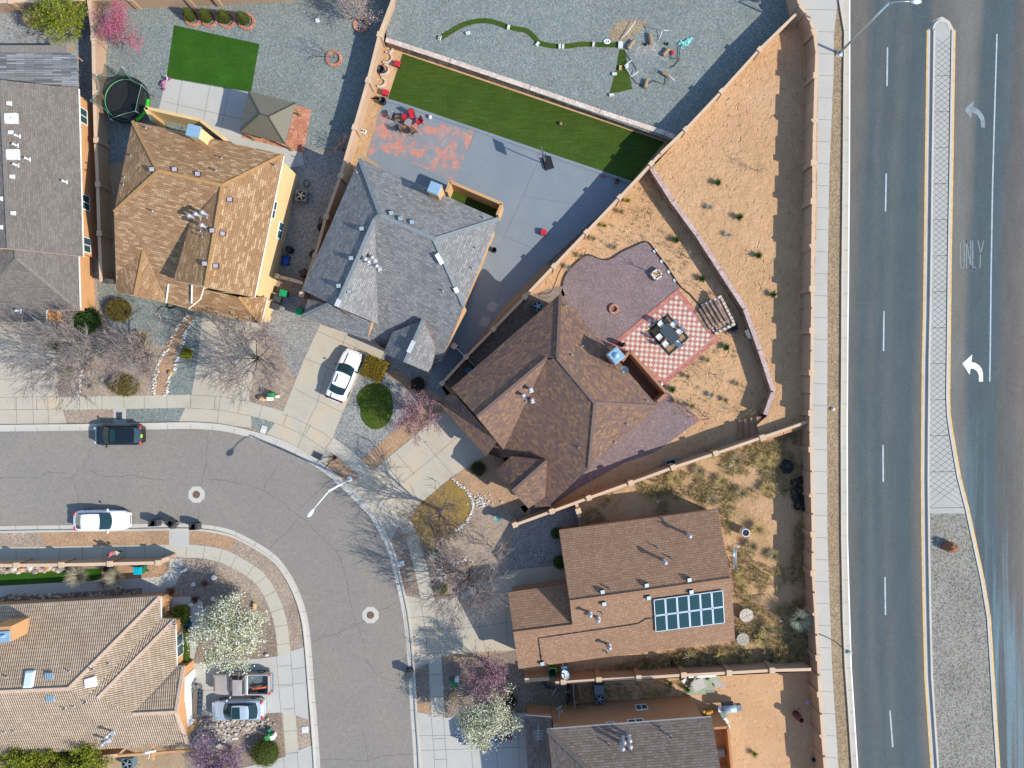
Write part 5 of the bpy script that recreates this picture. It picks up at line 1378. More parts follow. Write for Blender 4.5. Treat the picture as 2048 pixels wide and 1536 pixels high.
def tuft(mb, r, c, h, n, spread, w=.02, m=0, lean=(0, 0)):
 """grass-like blades fanning out of one point"""
 for i in range(n):
  a = r.uniform(0, 2 * PI); s = spread * math.sqrt(r.random())
  b = Vector((c[0] + r.gauss(0, .04), c[1] + r.gauss(0, .04), c[2]))
  tip = b + Vector((math.cos(a) * s + lean[0], math.sin(a) * s + lean[1], h * r.uniform(.5, 1.1)))
  mid = (b + tip) / 2 + Vector((-math.cos(a) * s * .18, -math.sin(a) * s * .18, h * .12))
  d = tip - b; sd = Vector((-d.y, d.x, 0)); sd = sd.normalized() * w if sd.length > 1e-4 else Vector((w, 0, 0))
  mb.face([b - sd, mid - sd * .8, tip, mid + sd * .8], m)
def grass(name, label, px, py, h, n, spread, leaf, seed=1, w=.02, cat='grass clump', group=None, lean=(0, 0), z=0.0):
 r = random.Random(seed); t = P(px, py, z); mb = MB()
 tuft(mb, r, (0, 0, 0), h, n, spread, w, 0, lean)
 o = mb.build(name, [leaf], world=False); o.location = t
 return tag(o, label, cat, group)
LF = {
 'olive': m_leaf('olive_leaves', [(.10, .085, .012), (.16, .125, .02), (.21, .15, .03), (.13, .12, .02)]),
 'green': m_leaf('green_leaves', [(.018, .048, .008), (.034, .075, .012), (.06, .105, .018)]),
 'dgreen': m_leaf('dark_leaves', [(.03, .032, .016), (.055, .05, .02), (.08, .065, .025)]),
 'lime': m_leaf('lime_leaves', [(.13, .16, .005), (.24, .25, .012), (.32, .27, .02), (.10, .14, .008)]),
 'gold': m_leaf('golden_leaves', [(.30, .22, .012), (.38, .25, .018), (.22, .19, .012), (.17, .11, .012)]),
 'hedge': m_leaf('hedge_leaves', [(.06, .11, .008), (.12, .18, .012), (.20, .22, .02)]),
 'conifer': m_leaf('conifer_leaves', [(.045, .062, .006), (.09, .105, .012), (.13, .13, .016)]),
 'pink': m_leaf('pink_blossom', [(.20, .095, .11), (.31, .165, .185), (.43, .26, .28), (.13, .065, .07)]),
 'purple': m_leaf('purple_leaves', [(.085, .04, .065), (.17, .09, .14), (.27, .16, .24), (.38, .27, .36)]),
 'magenta': m_leaf('magenta_blossom', [(.42, .05, .17), (.50, .09, .24), (.36, .06, .10), (.44, .22, .10)]),
 'lilac': m_leaf('lilac_blossom', [(.46, .28, .36), (.52, .36, .42), (.40, .24, .26)]),
 'white': m_leaf('white_blossom', [(.44, .44, .28), (.60, .60, .44), (.74, .73, .62), (.52, .52, .34)]),
 'fresh': m_leaf('fresh_leaves', [(.24, .24, .06), (.34, .33, .10), (.28, .22, .06)]),
 'straw': m_leaf('dry_straw', [(.40, .29, .09), (.48, .36, .13), (.33, .24, .085), (.42, .34, .17)]),
 'weed': m_leaf('dry_weeds', [(.18, .15, .085), (.30, .24, .14), (.38, .28, .10), (.25, .22, .155)]),
 'sage': m_leaf('grey_green_stems', [(.21, .22, .155), (.31, .32, .24), (.38, .38, .30)]),
 'spiny': m_leaf('grey_brown_stems', [(.14, .12, .10), (.24, .21, .175), (.31, .28, .235)]),
 'dark_red': m_leaf('red_brown_stems', [(.16, .06, .04), (.24, .09, .05), (.11, .05, .035)]),
 'willow': m_leaf('grey_yellow_stems', [(.27, .235, .16), (.38, .34, .245), (.33, .27, .15)]),
}
CORE = {'olive': m_plain('olive_core', (.065, .05, .01), .95), 'green': m_plain('green_core', (.02, .045, .006), .95), 'dark': m_plain('dark_core', (.022, .02, .01), .95),
  'lime': m_plain('lime_core', (.09, .085, .006), .95), 'gold': m_plain('gold_core', (.10, .07, .008), .95), 'hedge': m_plain('hedge_core', (.05, .075, .006), .95), 'conifer': m_plain('conifer_core', (.04, .05, .006), .95)}
# ---- bare trees
tree('bare_tree', 'wide bare tree over the left drive with a grey twiggy crown', 184, 722, 5.8, 4.4, 11, 10, (5, 6, 6), M['bark_g'], M['twig'], r0=.13, tw=.016, group='bare trees in front gardens')
tree('bare_tree', 'bare tree leaning over the pebble path beside the tan drive', 306, 712, 4.8, 3.3, 12, 9, (5, 5, 6), M['bark_g'], M['twig'], r0=.11, tw=.016, group='bare trees in front gardens')
tree('bare_tree', 'bare tree with dark branches between two pale drives', 522, 718, 5.0, 3.9, 13, 10, (5, 6, 6), M['bark'], M['twig'], r0=.12, tw=.016, group='bare trees in front gardens')
tree('bare_tree', 'sparse bare tree growing from the dry golden lawn', 885, 1022, 6.9, 3.6, 14, 7, (5, 5, 6), M['bark_g'], M['twig_d'], r0=.14, trunk=.30, tw=.015, group='bare trees in front gardens', up=1.1)
tree('bare_tree', 'spreading bare tree beside the lower drive of the amber house', 938, 1152, 5.6, 4.3, 15, 10, (5, 6, 6), M['bark'], M['twig'], r0=.12, tw=.016, group='bare trees in front gardens')
tree('young_tree', 'small bare young tree on tan gravel near the wall end', 982, 1092, 2.0, 1.1, 16, 5, (4, 4), M['bark_g'], M['twig'], r0=.04, trunk=.1, tw=.011)
tree('young_tree', 'small bare tree standing in a red brick ring on blue gravel', 668, 117, 2.6, 1.3, 17, 5, (3, 3), M['bark_g'], M['twig'], r0=.05, trunk=.1, tw=.014)
tree('young_tree', 'orange twiggy young tree beside the tan wall of the grey house', 688, 300, 2.4, 1.0, 18, 5, (4, 3), M['bark'], LF['dark_red'], r0=.05, trunk=.1, tw=.014)
tree('young_tree', 'thin bare young tree in the square wooden planter', 1312, 550, 3.0, .5, 19, 3, (3, 2), M['bark'], M['twig_d'], r0=.035, trunk=.5, tw=.012)
for i, (x, y, hh, sp) in enumerate(((1379, 517, 1.8, .9), (1428, 749, 1.9, 1.0), (1412, 833, 1.5, .9), (1483, 826, 1.8, .8), (1418, 588, 1.7, .9), (1512, 342, 2.0, .8))):
 tree('young_tree', ('thin leafless sapling by the shade of the retaining wall', 'yellow-green sapling on the slope beside the checkered patio', 'grey sapling low on the slope above the side path', 'yellow-green sapling near the corner of the retaining wall',
      'grey leafless sapling behind the block steps', 'yellowish sapling alone in the dirt lot')[i], x, y, hh, sp, 30 + i, 4, (3, 3), M['bark_g'], M['twig'], LF['lime'] if i in (1, 3, 5) else None, 160 if i in (1, 3, 5) else 0, .07, r0=.03, trunk=.15, tw=.009, z=ZL if i == 5 else 0)
# ---- blossoming trees
tree('blossom_tree', 'pink blossom tree beside the kidney shaped lawn', 836, 826, 3.2, 2.2, 21, 8, (4, 4, 3), M['bark'], M['twig_d'], LF['pink'], 7500, .10, r0=.09)
tree('blossom_tree', 'round pink blossom tree at the corner of the amber house', 976, 1325, 4.2, 1.75, 22, 8, (4, 4, 3), M['bark'], M['twig_d'], LF['pink'], 8500, .105, r0=.10, trunk=.28)
tree('purple_tree', 'dark purple leaved tree by the bottom edge beside the round shrub', 462, 1495, 4.0, 2.3, 23, 8, (4, 4, 3), M['bark'], M['twig_d'], LF['purple'], 11500, .115, r0=.10)
tree('blossom_tree', 'magenta flowering bush tree in the back yard by the wall', 262, 82, 3.0, 1.9, 24, 7, (4, 4, 3), M['bark_g'], M['twig'], LF['magenta'], 4200, .11, r0=.06, trunk=.1, clumps=45)
tree('blossom_tree', 'lilac flowering tree in a brick ring near the top edge', 722, 46, 3.4, 1.7, 25, 7, (4, 4, 3), M['bark_g'], M['twig'], LF['lilac'], 1900, .09, r0=.07, trunk=.15, lmats=[LF['lilac'], LF['straw']])
tree('blossom_tree', 'large white blossom tree at the street corner of the tile house', 488, 1243, 4.2, 2.55, 26, 10, (4, 4, 4), M['bark'], M['twig_d'], LF['white'], 24000, .135, r0=.13, trunk=.2, clumps=150, lmats=[LF['white'], LF['white'], LF['fresh'], LF['white']])
tree('blossom_tree', 'white blossom tree standing over the dark blue car', 972, 1400, 4.3, 2.2, 27, 9, (4, 4, 4), M['bark'], M['twig_d'], LF['white'], 19000, .13, r0=.12, trunk=.25, clumps=120, lmats=[LF['white'], LF['white'], LF['white'], LF['fresh']])
for i, (x, y, lb) in enumerate(((88, 1498, 'yellow-green hedge tree at the bottom edge by the tile roof'), (150, 1503, 'middle yellow-green hedge tree at the bottom edge by the tile roof'), (205, 1496, 'yellow-green hedge tree nearest the grey air conditioner'))):
 tree('hedge_tree', lb, x, y, 3.2, 1.5, 60 + i, 8, (4, 4, 2), M['bark'], M['twig'], LF['hedge'], 7000, .16, r0=.07, trunk=.12, lmats=[LF['hedge'], LF['lime']])
tree('evergreen_tree', 'bright green feathery evergreen beside the tan wall at top left', 152, 56, 3.0, 1.9, 64, 9, (5, 4, 2), M['bark'], M['twig'], LF['hedge'], 9500, .19, r0=.07, trunk=.08, lw=.4, lmats=[LF['lime'], LF['hedge']])
# ---- clipped and loose shrubs
shrub('round_shrub', 'olive domed shrub on grey gravel before the yellow house', 244, 622, 1.12, 1.05, 1.15, 2600, .09, LF['olive'], CORE['olive'], 1)
shrub('round_shrub', 'wide low olive shrub beside the pavement of the pebble garden', 254, 771, 1.40, 1.0, 1.0, 2800, .09, LF['olive'], CORE['olive'], 2, rz=-.15)
shrub('round_shrub', 'small yellow-green round shrub beside the pebble path', 376, 708, .52, .50, .7, 700, .09, LF['lime'], CORE['lime'], 3)
shrub('round_shrub', 'orange-brown round shrub shaded by bare twigs', 283, 682, .9, .85, .9, 1200, .10, LF['straw'], CORE['dark'], 4)
shrub('leafy_shrub', 'leafy green shrub against the dark brown garage corner', 180, 642, 1.25, 1.1, 1.3, 1700, .16, LF['green'], CORE['green'], 5, jit=.12)
shrub('leafy_shrub', 'small yellow shrub beside the left drive edge', 137, 745, .5, .45, .5, 450, .11, LF['lime'], CORE['lime'], 6, jit=.12)
shrub('box_shrub', 'squared golden shrub at the end of the curved entry path', 751, 738, 1.02, .95, 1.05, 2400, .11, LF['gold'], CORE['gold'], 7, rz=-.42, shape='box', spike=.6)
shrub('round_shrub', 'dark brown-green round shrub in the shade of the grey roof', 837, 769, .66, .66, .9, 1000, .09, LF['dgreen'], CORE['dark'], 8)
shrub('round_shrub', 'dark round shrub beside the corner drive and orange gravel', 957, 937, .68, .68, .9, 1000, .09, LF['conifer'], CORE['dark'], 9)
shrub('round_shrub', 'round shrub in front of the lower round shrub wall of the amber house', 1113, 1065, .52, .52, .8, 600, .09, LF['green'], CORE['green'], 10)['label'] = 'upper round green shrub against the amber house front wall'
shrub('round_shrub', 'lower round green shrub against the amber house front wall', 1119, 1122, .6, .6, .9, 700, .09, LF['green'], CORE['green'], 11)
shrub('round_shrub', 'two toned yellow and dark shrub by the lower drive pavement', 884, 1176, .55, .50, .7, 700, .10, LF['lime'], CORE['dark'], 12)
shrub('round_shrub', 'dark round shrub between the white blossom tree and rust house', 1019, 1398, .68, .66, .9, 900, .09, LF['dgreen'], CORE['dark'], 13)
shrub('round_shrub', 'large clipped green shrub beside the bottom drive', 535, 1499, 1.25, 1.2, 1.3, 3400, .09, LF['conifer'], CORE['conifer'], 14)
shrub('hedge', 'upper clump of the green hedge under the tile house window', 367, 1227, .55, .82, .9, 1600, .10, LF['hedge'], CORE['hedge'], 15, shape='box', cat='hedge')
shrub('hedge', 'long green hedge strip under the tile house window', 370, 1291, .42, 1.65, .8, 2200, .10, LF['hedge'], CORE['hedge'], 16, rz=.05, shape='box', cat='hedge')
for i, (x, y, lb) in enumerate(((384, 36, 'leftmost cone shaped conifer in a brick ring at the top'), (417, 38, 'second cone shaped conifer from the left in a brick ring'), (453, 40, 'third cone shaped conifer from the left in a brick ring'), (491, 43, 'rightmost cone shaped conifer in a brick ring at the top'))):
 shrub('conifer', lb, x, y, .48, .48, 1.75, 1500, .10, LF['conifer'], CORE['conifer'], 20 + i, shape='cone', cat='conifer', group='cone conifers in brick rings')
 r = random.Random(i); mb = MB()
 for k in range(15):
  a = 2 * PI * k / 15
  mb.box(P(x + 2, y, .07) + Vector((.66 * math.cos(a), .66 * math.sin(a), r.uniform(-.01, .01))), (.22, .26, .14), a, 0)
 tag(mb.build('brick_ring', [M['brick_red']], at=P(x + 2, y)), 'red brick ring round the ' + ('first', 'second', 'third', 'fourth')[i] + ' cone conifer from the left', 'planter ring', 'brick rings in the back yard')
for x, y, rr, lb in ((668, 117, .62, 'red brick ring round the small bare tree'), (722, 50, .58, 'red brick ring round the lilac flowering tree')):
 mb = MB()
 for k in range(14):
  a = 2 * PI * k / 14; mb.box(P(x, y, .08) + Vector((rr * math.cos(a), rr * math.sin(a), 0)), (.24, .27, .16), a)
 tag(mb.build('brick_ring', [M['brick_red']], at=P(x, y)), lb, 'planter ring', 'brick rings in the back yard')
# ---- loose grasses and dry clumps
grass('dry_grass', 'dry straw coloured ornamental grass on gravel at top left', 88, 60, 1.7, 420, .75, LF['straw'], 1, .022, lean=(-.35, .25))
for i, (x, y, hh, n, sp, lf, lb) in enumerate((
  (182, 768, .6, 260, .6, 'spiny', 'grey spiky clump beside the low olive shrub'), (212, 762, .5, 160, .5, 'spiny', 'small grey clump touching the low olive shrub'),
  (118, 690, .9, 330, .8, 'green', 'green grassy clump at the edge of the left drive'), (208, 704, .8, 260, .7, 'sage', 'grey-green clump between the two left bare trees'),
  (168, 1148, 1.5, 700, 1.25, 'willow', 'large pale willowy bush behind the pavement wall'), (242, 1150, 1.4, 520, 1.1, 'willow', 'pale willowy bush left of the teal lidded bin'),
  (212, 1165, .9, 160, .8, 'willow', 'thin pale bush hanging over the shaded walk'), (345, 1182, .7, 300, .6, 'dark_red', 'red-brown clump at the corner of the tile house'),
  (393, 1197, .6, 240, .55, 'dark_red', 'red-brown clump beside the entry walk'), (412, 1166, .5, 120, .5, 'dark_red', 'small reddish clump in the corner garden shade'),
  (862, 1096, .6, 240, .55, 'straw', 'orange dry clump beside the green letterboxes'), (545, 572, .5, 200, .5, 'straw', 'orange dry weed behind the bins of the yellow house'),
  (540, 628, .4, 150, .45, 'weed', 'grey-brown weed at the yellow house corner'))):
 grass('ornamental_grass', lb, x, y, hh, n, sp, LF[lf], 40 + i, .02)
SPIKY = [(1433, 367, 1, 'dark green spiky plant highest in the dirt lot'), (1476, 436, 1, 'dark green spiky plant second from the top in the dirt lot'), (1514, 512, 1, 'dark green spiky plant in the dirt lot near the wall shadow'), (1544, 590, 1, 'dark green spiky plant lowest in the dirt lot'),
   (1350, 481, 0, 'green spiky plant beside the tip of the mauve gravel'), (1401, 558, 0, 'green spiky plant left of the retaining wall shade'), (1450, 695, 0, 'green spiky plant right of the checkered patio corner'), (1342, 779, 0, 'green spiky plant below the checkered patio')]
for i, (x, y, up_, lb) in enumerate(SPIKY):
 grass('spiky_plant', lb, x, y, .55, 150, .48, LF['green'], 70 + i, .028, 'plant', 'spiky green plants in the dirt yards', z=ZL if up_ else 0)
for i, (x, y, hh, lf, z, lb) in enumerate((
  (1253, 403, .7, 'lime', 0, 'yellow-green weed below the diagonal wall'), (1206, 452, .6, 'lime', 0, 'lime green weed on the slope near the diagonal wall'),
  (1240, 424, .5, 'weed', 0, 'grey weed clump below the yellow-green weed'), (1417, 415, .4, 'sage', ZL, 'grey-green wisp left of the second spiky plant'), (1454, 470, .4, 'sage', ZL, 'grey-green wisp between two spiky plants'),
  (1373, 753, .6, 'weed', 0, 'grey weed clump right of the patio bottom corner'), (1381, 812, .7, 'weed', 0, 'dark weed clump above the side path'), (1352, 804, .6, 'weed', 0, 'grey-brown weed at the red-brown edging'),
  (1471, 767, .35, 'weed', 0, 'small dark weed inside the retaining wall corner'), (1448, 800, .5, 'weed', 0, 'sparse weed low on the slope'), (1412, 720, .5, 'weed', 0, 'weed beside the patio edge on the slope'), (1420, 790, .5, 'sage', 0, 'grey-green weed in the middle of the slope'),
  (1160, 512, .5, 'weed', 0, 'weed above the mauve gravel bay'), (1135, 535, .5, 'sage', 0, 'grey-green weed left of the mauve gravel'), (1185, 478, .5, 'weed', 0, 'weed under the diagonal wall middle pillar'), (1226, 495, .4, 'weed', 0, 'weed above the mauve gravel edge'),
  (1507, 1505, .5, 'hedge', 0, 'single green weed in the flat dirt yard'), (1338, 1364, .6, 'green', 0, 'green weed beside the pile of boards'), (1372, 1375, .6, 'green', 0, 'bright green weed at the end of the rust wall'))):
 grass('weed', lb, x, y, hh, 120, .45, LF[lf], 90 + i, .018, 'weed', z=z)
r = random.Random(5)
grass('desert_broom', 'pale grey-green bush by the long wall in the overgrown yard', 1588, 1232, 2.0, 900, 1.2, LF['sage'], 110, .017, 'bush', lean=(.1, .15))
BUSH = [(1378, 1312, 1.0, 'weed'), (1440, 1308, 1.0, 'straw'), (1410, 1322, 1.0, 'weed'), (1490, 1312, .9, 'straw'), (1555, 1315, 1.1, 'straw'), (1575, 1322, 1.0, 'weed'), (1530, 1255, 1.0, 'weed'), (1520, 1275, .9, 'straw'), (1512, 1056, 1.0, 'straw'),
  (1500, 1090, .9, 'weed'), (1420, 905, .8, 'straw'), (1470, 920, .7, 'weed'), (1520, 920, .7, 'straw'), (1395, 940, .7, 'weed'), (1440, 960, .8, 'straw'), (1480, 985, .8, 'weed'), (1530, 975, .8, 'straw'), (1420, 1000, .7, 'weed'), (1345, 955, .7, 'straw'), (1545, 920, .7, 'straw'), (1545, 1110, .7, 'weed'), (1480, 1150, .6, 'straw')]
for i, (x, y, hh, lf) in enumerate(BUSH):
 grass('tumbleweed', 'dry tangled weed bush in the overgrown dirt yard', x, y, hh * .8, 330, .85, LF[lf], 120 + i, .018, 'bush', 'dry weed bushes in the overgrown yard')
mb = MB(); r = random.Random(99)
def inpoly(x, y, poly):
 c = False
 for (x0, y0), (x1, y1) in zip(poly, poly[1:] + poly[:1]):
  if (y0 > y) != (y1 > y) and x < (x1 - x0) * (y - y0) / (y1 - y0) + x0: c = not c
 return c
from mathutils import noise as mnoise
def cover(poly, n, hh, n_b, sp, thr, mi=None, cl=.012):
 xs = [p[0] for p in poly]; ys = [p[1] for p in poly]; k = 0; tries = 0
 while k < n and tries < n * 12:
  tries += 1
  x, y = r.uniform(min(xs), max(xs)), r.uniform(min(ys), max(ys))
  if not inpoly(x, y, poly): continue
  if mnoise.noise(Vector((x * cl, y * cl, 3.3))) + .5 * mnoise.noise(Vector((x * cl * 3, y * cl * 3, 1))) < thr: continue
  p = P(x, y); tuft(mb, r, p, hh * r.uniform(.5, 1.4), n_b, sp * r.uniform(.6, 1.3), .016, r.choices((0, 1, 2), (5, 4, 1))[0]); k += 1
OV = [(1170, 1012), (1262, 972), (1432, 913), (1600, 858), (1612, 1000), (1615, 1330), (1300, 1348), (1215, 1335), (1300, 1310), (1468, 1290), (1472, 1150), (1440, 1010), (1290, 1030), (1170, 1052)]
cover(OV, 2700, .42, 13, .34, -.16)
cover([(1200, 1330), (1470, 1296), (1615, 1300), (1618, 1332), (1200, 1352)], 260, .6, 18, .4, -.6)
cover([(1165, 1370), (1370, 1360), (1378, 1388), (1165, 1408)], 170, .3, 12, .28, -.5)
tag(mb.build('dry_weeds', [LF['weed'], LF['straw'], LF['hedge']]), kind='stuff')
mb = MB()
cover([(1130, 545), (1300, 345), (1380, 470), (1480, 640), (1530, 780), (1470, 830), (1350, 830), (1330, 775), (1440, 680), (1360, 575), (1300, 480), (1180, 505)], 230, .25, 10, .22, -.1)
tag(mb.build('slope_weeds', [LF['weed'], LF['sage'], LF['straw']]), kind='stuff')
# ---- pebble borders (countless small stones)
def pebbles(name, lines, n, spread, mat, smin=.05, smax=.13, z=0.0):
 mb = MB(); r = random.Random(len(name) + n)
 tot = [(a, b) for l in lines for a, b in zip(l, l[1:])]
 wt = [math.hypot(b[0] - a[0], b[1] - a[1]) for a, b in tot]
 for i in range(n):
  a, b = r.choices(tot, wt)[0]; t = r.random()
  p = P(a[0] + (b[0] - a[0]) * t + r.gauss(0, spread), a[1] + (b[1] - a[1]) * t + r.gauss(0, spread), z); s = r.uniform(smin, smax)
  mb.ball((p.x, p.y, z + s * .45), (s, s * r.uniform(.6, 1), s * .6), 6, 0, 4, .15, r)
 return tag(mb.build(name, [mat]), kind='stuff')
M['pebble'] = m_leaf('pale_pebbles', [(.36, .33, .29), (.55, .52, .47), (.66, .64, .60), (.28, .22, .17)], .9)
M['pebble_d'] = m_leaf('mixed_pebbles', [(.12, .11, .10), (.36, .31, .26), (.52, .45, .36), (.24, .15, .10), (.58, .54, .48)], .9)
pebbles('pale_pebbles', [[(375, 630), (360, 650), (345, 672), (336, 700), (318, 720), (309, 760), (308, 790)], [(388, 636), (372, 660), (360, 700), (350, 735), (336, 760), (332, 790)], [(163, 735), (160, 765), (157, 792)]], 420, 2.2, M['pebble'])
pebbles('lawn_pebbles', [[(904, 956), (915, 967), (930, 976), (940, 990), (946, 1010), (941, 1030), (930, 1047), (908, 1063)]], 150, 1.1, M['pebble'], .06, .13)
pebbles('pebble_patch', [[(950, 1000), (970, 1005)], [(958, 994), (966, 1010)]], 90, 6, M['pebble'], .05, .11)
pebbles('bed_pebbles', [[(872, 1140), (885, 1165), (880, 1150), (905, 1128), (930, 1118), (955, 1128)]], 110, 4, M['pebble'], .06, .13)
pebbles('river_stones', [[(440, 1445), (530, 1445)], [(460, 1460), (510, 1452)], [(390, 1450), (440, 1480)]], 420, 7, M['pebble_d'], .07, .18)
pebbles('wall_stones', [[(-10, 1141), (130, 1137)]], 90, 2.2, M['pebble_d'], .12, .3)
pebbles('eave_stones', [[(0, 1196), (200, 1190), (280, 1186)]], 110, 3, M['pebble_d'], .1, .2)
# ---------------------------------------------------------------- vehicles
M['glass_car'] = m_glass('car_glass', (.012, .035, .04), .06)
M['lamp_w'] = m_glass('headlamp', (.55, .58, .6), .15)
M['lamp_r'] = m_glass('tail_lamp', (.45, .012, .015), .2)
M['chrome'] = m_plain('chrome', (.6, .62, .64), .2, .9, var=.03)
def paint(name, c, metal=.0, rough=.3):
 return m_plain(name, c, rough, metal, var=.03, spec=.5, coat=.6)
def lerp(a, b, t): return a + (b - a) * t
def prof(pts, t):
 for (t0, v0), (t1, v1) in zip(pts, pts[1:]):
  if t0 <= t <= t1:
   u = (t - t0) / (t1 - t0) if t1 > t0 else 0; u = u * u * (3 - 2 * u); return lerp(v0, v1, u)
 return pts[-1][1]
def wheels(t, L, W, xf, xr, r=.33):
 for x in (xf, xr):
  for s in (-1, 1):
   m = MB(); y0, y1 = s * (W / 2 - .20), s * (W / 2 + .015)
   ring = [(r * .62, 0), (r * .95, 0), (r, .04), (r, .18), (r * .95, .215), (r * .62, .215)]
   n = 20
   pts = []
   for rad, o in ring: pts.append([(x + rad * math.cos(2 * PI * k / n), y0 + (y1 - y0) * o / .215, r + rad * math.sin(2 * PI * k / n)) for k in range(n)])
   for a, b in zip(pts, pts[1:]):
    for k in range(n): m.face([a[k], a[(k + 1) % n], b[(k + 1) % n], b[k]], 0, None, True)
   w = m.build('wheel', [M['rubber']], t, world=False)
   d = MB(); yy = y1 - s * .02
   c = [(x + r * .62 * math.cos(2 * PI * k / n), yy, r + r * .62 * math.sin(2 * PI * k / n)) for k in range(n)]
   d.face(c if s < 0 else c[::-1]);
   for k in range(5):
    a = 2 * PI * k / 5; d.bar((x + .05 * math.cos(a), yy + s * .012, r + .05 * math.sin(a)), (x + r * .55 * math.cos(a), yy + s * .012, r + r * .55 * math.sin(a)), .06, .03, up=Vector((0, 1, 0)))
   d.build('rim', [M['grey_m']], w, world=False)
def car(label, px, py, rz, L, W, Hh, body, zdeck, zhood, cab, roof_w=.62, roofpanel=None, stripes=None, sunroof=None, plate=None, mirror=None, cat='car', group=None, round_f=.30, round_r=.24, spoiler=False):
 """x forward. cab = (cowl x, roof front x, roof rear x, rear base x) as fractions of the length from the rear bumper"""
 t = thing('parked_car', label, cat, P(px, py, .75) - Vector((0, 0, .75)), rz, group)
 bp = MB(); NS = 30
 def hw(u):
  e = 1 - round_f * max(0, (u - .80) / .20) ** 2.6 - round_r * max(0, (.14 - u) / .14) ** 2.4
  return W / 2 * e
 def zt(u): return prof([(0, zdeck - .12), (.04, zdeck - .02), (cab[3], zdeck), (cab[0], zhood), (.90, zhood - .12), (.97, zhood - .24), (1, zhood - .36)], u)
 rows = []
 for i in range(NS + 1):
  u = i / NS; u = .5 - .5 * math.cos(PI * u) if i not in (0, NS) else u
  x = (u - .5) * L; w = hw(u); z = zt(u)
  half = [(w * .90, .20), (w * .985, .34), (w, .55), (w * .985, z - .14), (w * .93, z - .04), (w * .80, z + .005), (w * .45, z + .035), (0, z + .045)]
  full = [(y, zz) for y, zz in half] + [(-y, zz) for y, zz in half[-2::-1]]
  rows.append([(x, y, zz) for y, zz in full])
 for a, b in zip(rows, rows[1:]):
  for k in range(len(a) - 1): bp.face([a[k], b[k], b[k + 1], a[k + 1]], 0, None, True)
 bp.face(rows[0], 0); bp.face(rows[-1][::-1], 0)
 X = lambda f: (f - .5) * L
 xc, xf, xr, xb = (X(f) for f in cab)
 def ringp(front, back, yw_f, yw_r, bf, bb, zf, zb, n=8):
  pts = []
  for k in range(n): s = -1 + 2 * k / n; pts.append((front + bf * (1 - s * s), s * yw_f, zf))
  for k in range(n): s = k / n; pts.append((lerp(front, back, s), lerp(yw_f, yw_r, s) + .04 * math.sin(PI * s), lerp(zf, zb, s)))
  for k in range(n): s = 1 - 2 * k / n; pts.append((back - bb * (1 - s * s), s * yw_r, zb))
  for k in range(n): s = k / n; pts.append((lerp(back, front, s), -(lerp(yw_r, yw_f, s) + .04 * math.sin(PI * s)), lerp(zb, zf, s)))
  return [Vector(p) for p in pts]
 wb = W / 2 * .90; wr = W / 2 * roof_w * 1.12
 belt = ringp(xc, xb, wb * .90, wb * .84, .20, .12, zt(cab[0]) - .0, zt(cab[3]) - .0)
 roof = ringp(xf, xr, wr, wr * .92, .07, .05, Hh - .05, Hh - .06)
 mid = [b.lerp(r_, .5) + Vector((0, (b.y and math.copysign(.02, b.y)), 0)) for b, r_ in zip(belt, roof)]
 n = len(belt)
 for a, b in ((belt, mid), (mid, roof)):
  for k in range(n): bp.face([a[k], a[(k + 1) % n], b[(k + 1) % n], b[k]], 0, None, True)
 c = Vector(((xf + xr) / 2, 0, Hh)); r2 = [p.lerp(c, .35) + Vector((0, 0, .025)) for p in roof]
 for k in range(n): bp.face([roof[k], roof[(k + 1) % n], r2[(k + 1) % n], r2[k]], 0, None, True); bp.face([r2[k], r2[(k + 1) % n], c], 0, None, True)
 mats = [body]
 if spoiler: bp.box((X(.03), 0, zt(.03) + .07), (.16, W * .78, .05), 0, 1); mats.append(M['black'])
 bp.build('body', mats, t, world=False)
 def panel(name, idx, v0, v1, mat, off=.014):
  m = MB(); cen = Vector(((xf + xr) / 2, 0, (Hh + zhood) / 2))
  def q(k, v):
   p = belt[k].lerp(mid[k], v * 2) if v < .5 else mid[k].lerp(roof[k], v * 2 - 1)
   d = Vector((p.x - cen.x, p.y, 0)); d = d.normalized() if d.length > 0 else d
   return p + (d * .5 + Vector((0, 0, 1))).normalized() * off
  for a, b in zip(idx, idx[1:]):
   for s in range(3):
    u0, u1 = lerp(v0, v1, s / 3), lerp(v0, v1, (s + 1) / 3)
    m.face([q(a, u0), q(b, u0), q(b, u1), q(a, u1)], 0, None, True)
  return m.build(name, [mat], t, world=False)
 panel('windshield', list(range(0, 9)), .05, .97, M['glass_car'])
 panel('rear_window', list(range(16, 25)), .12, .95, M['glass_car'])
 for side in (list(range(8, 13)), list(range(12, 17))): panel('side_window', side, .14, .88, M['glass_car'], .016)
 for side in (list(range(24, 29)), list(range(28, 32)) + [0]): panel('side_window', side, .14, .88, M['glass_car'], .016)
 for s in (-1, 1):
  m = MB(); m.ball((X(.955), s * hw(.955) * .80, zt(.955) - .08), (.20, .16, .10), 10, 0, 6); m.build('headlight', [M['lamp_w']], t, world=False)
  m = MB(); m.ball((X(.03), s * hw(.03) * .84, zt(.03) - .05), (.13, .22, .12), 10, 0, 6); m.build('taillight', [M['lamp_r']], t, world=False)
  m = MB(); m.ball((xc - .22, s * (W / 2 + .09), zhood + .10), (.09, .13, .08), 8, 0, 5); m.build('mirror', [mirror or body], t, world=False)
 if sunroof:
  m = MB(); x0, x1 = X(sunroof[0]), X(sunroof[1]); yy = wr * .80
  m.box(((x0 + x1) / 2, 0, Hh + .012), (abs(x1 - x0), yy * 2, .05)); m.build('sunroof', [M['glass_car']], t, world=False)
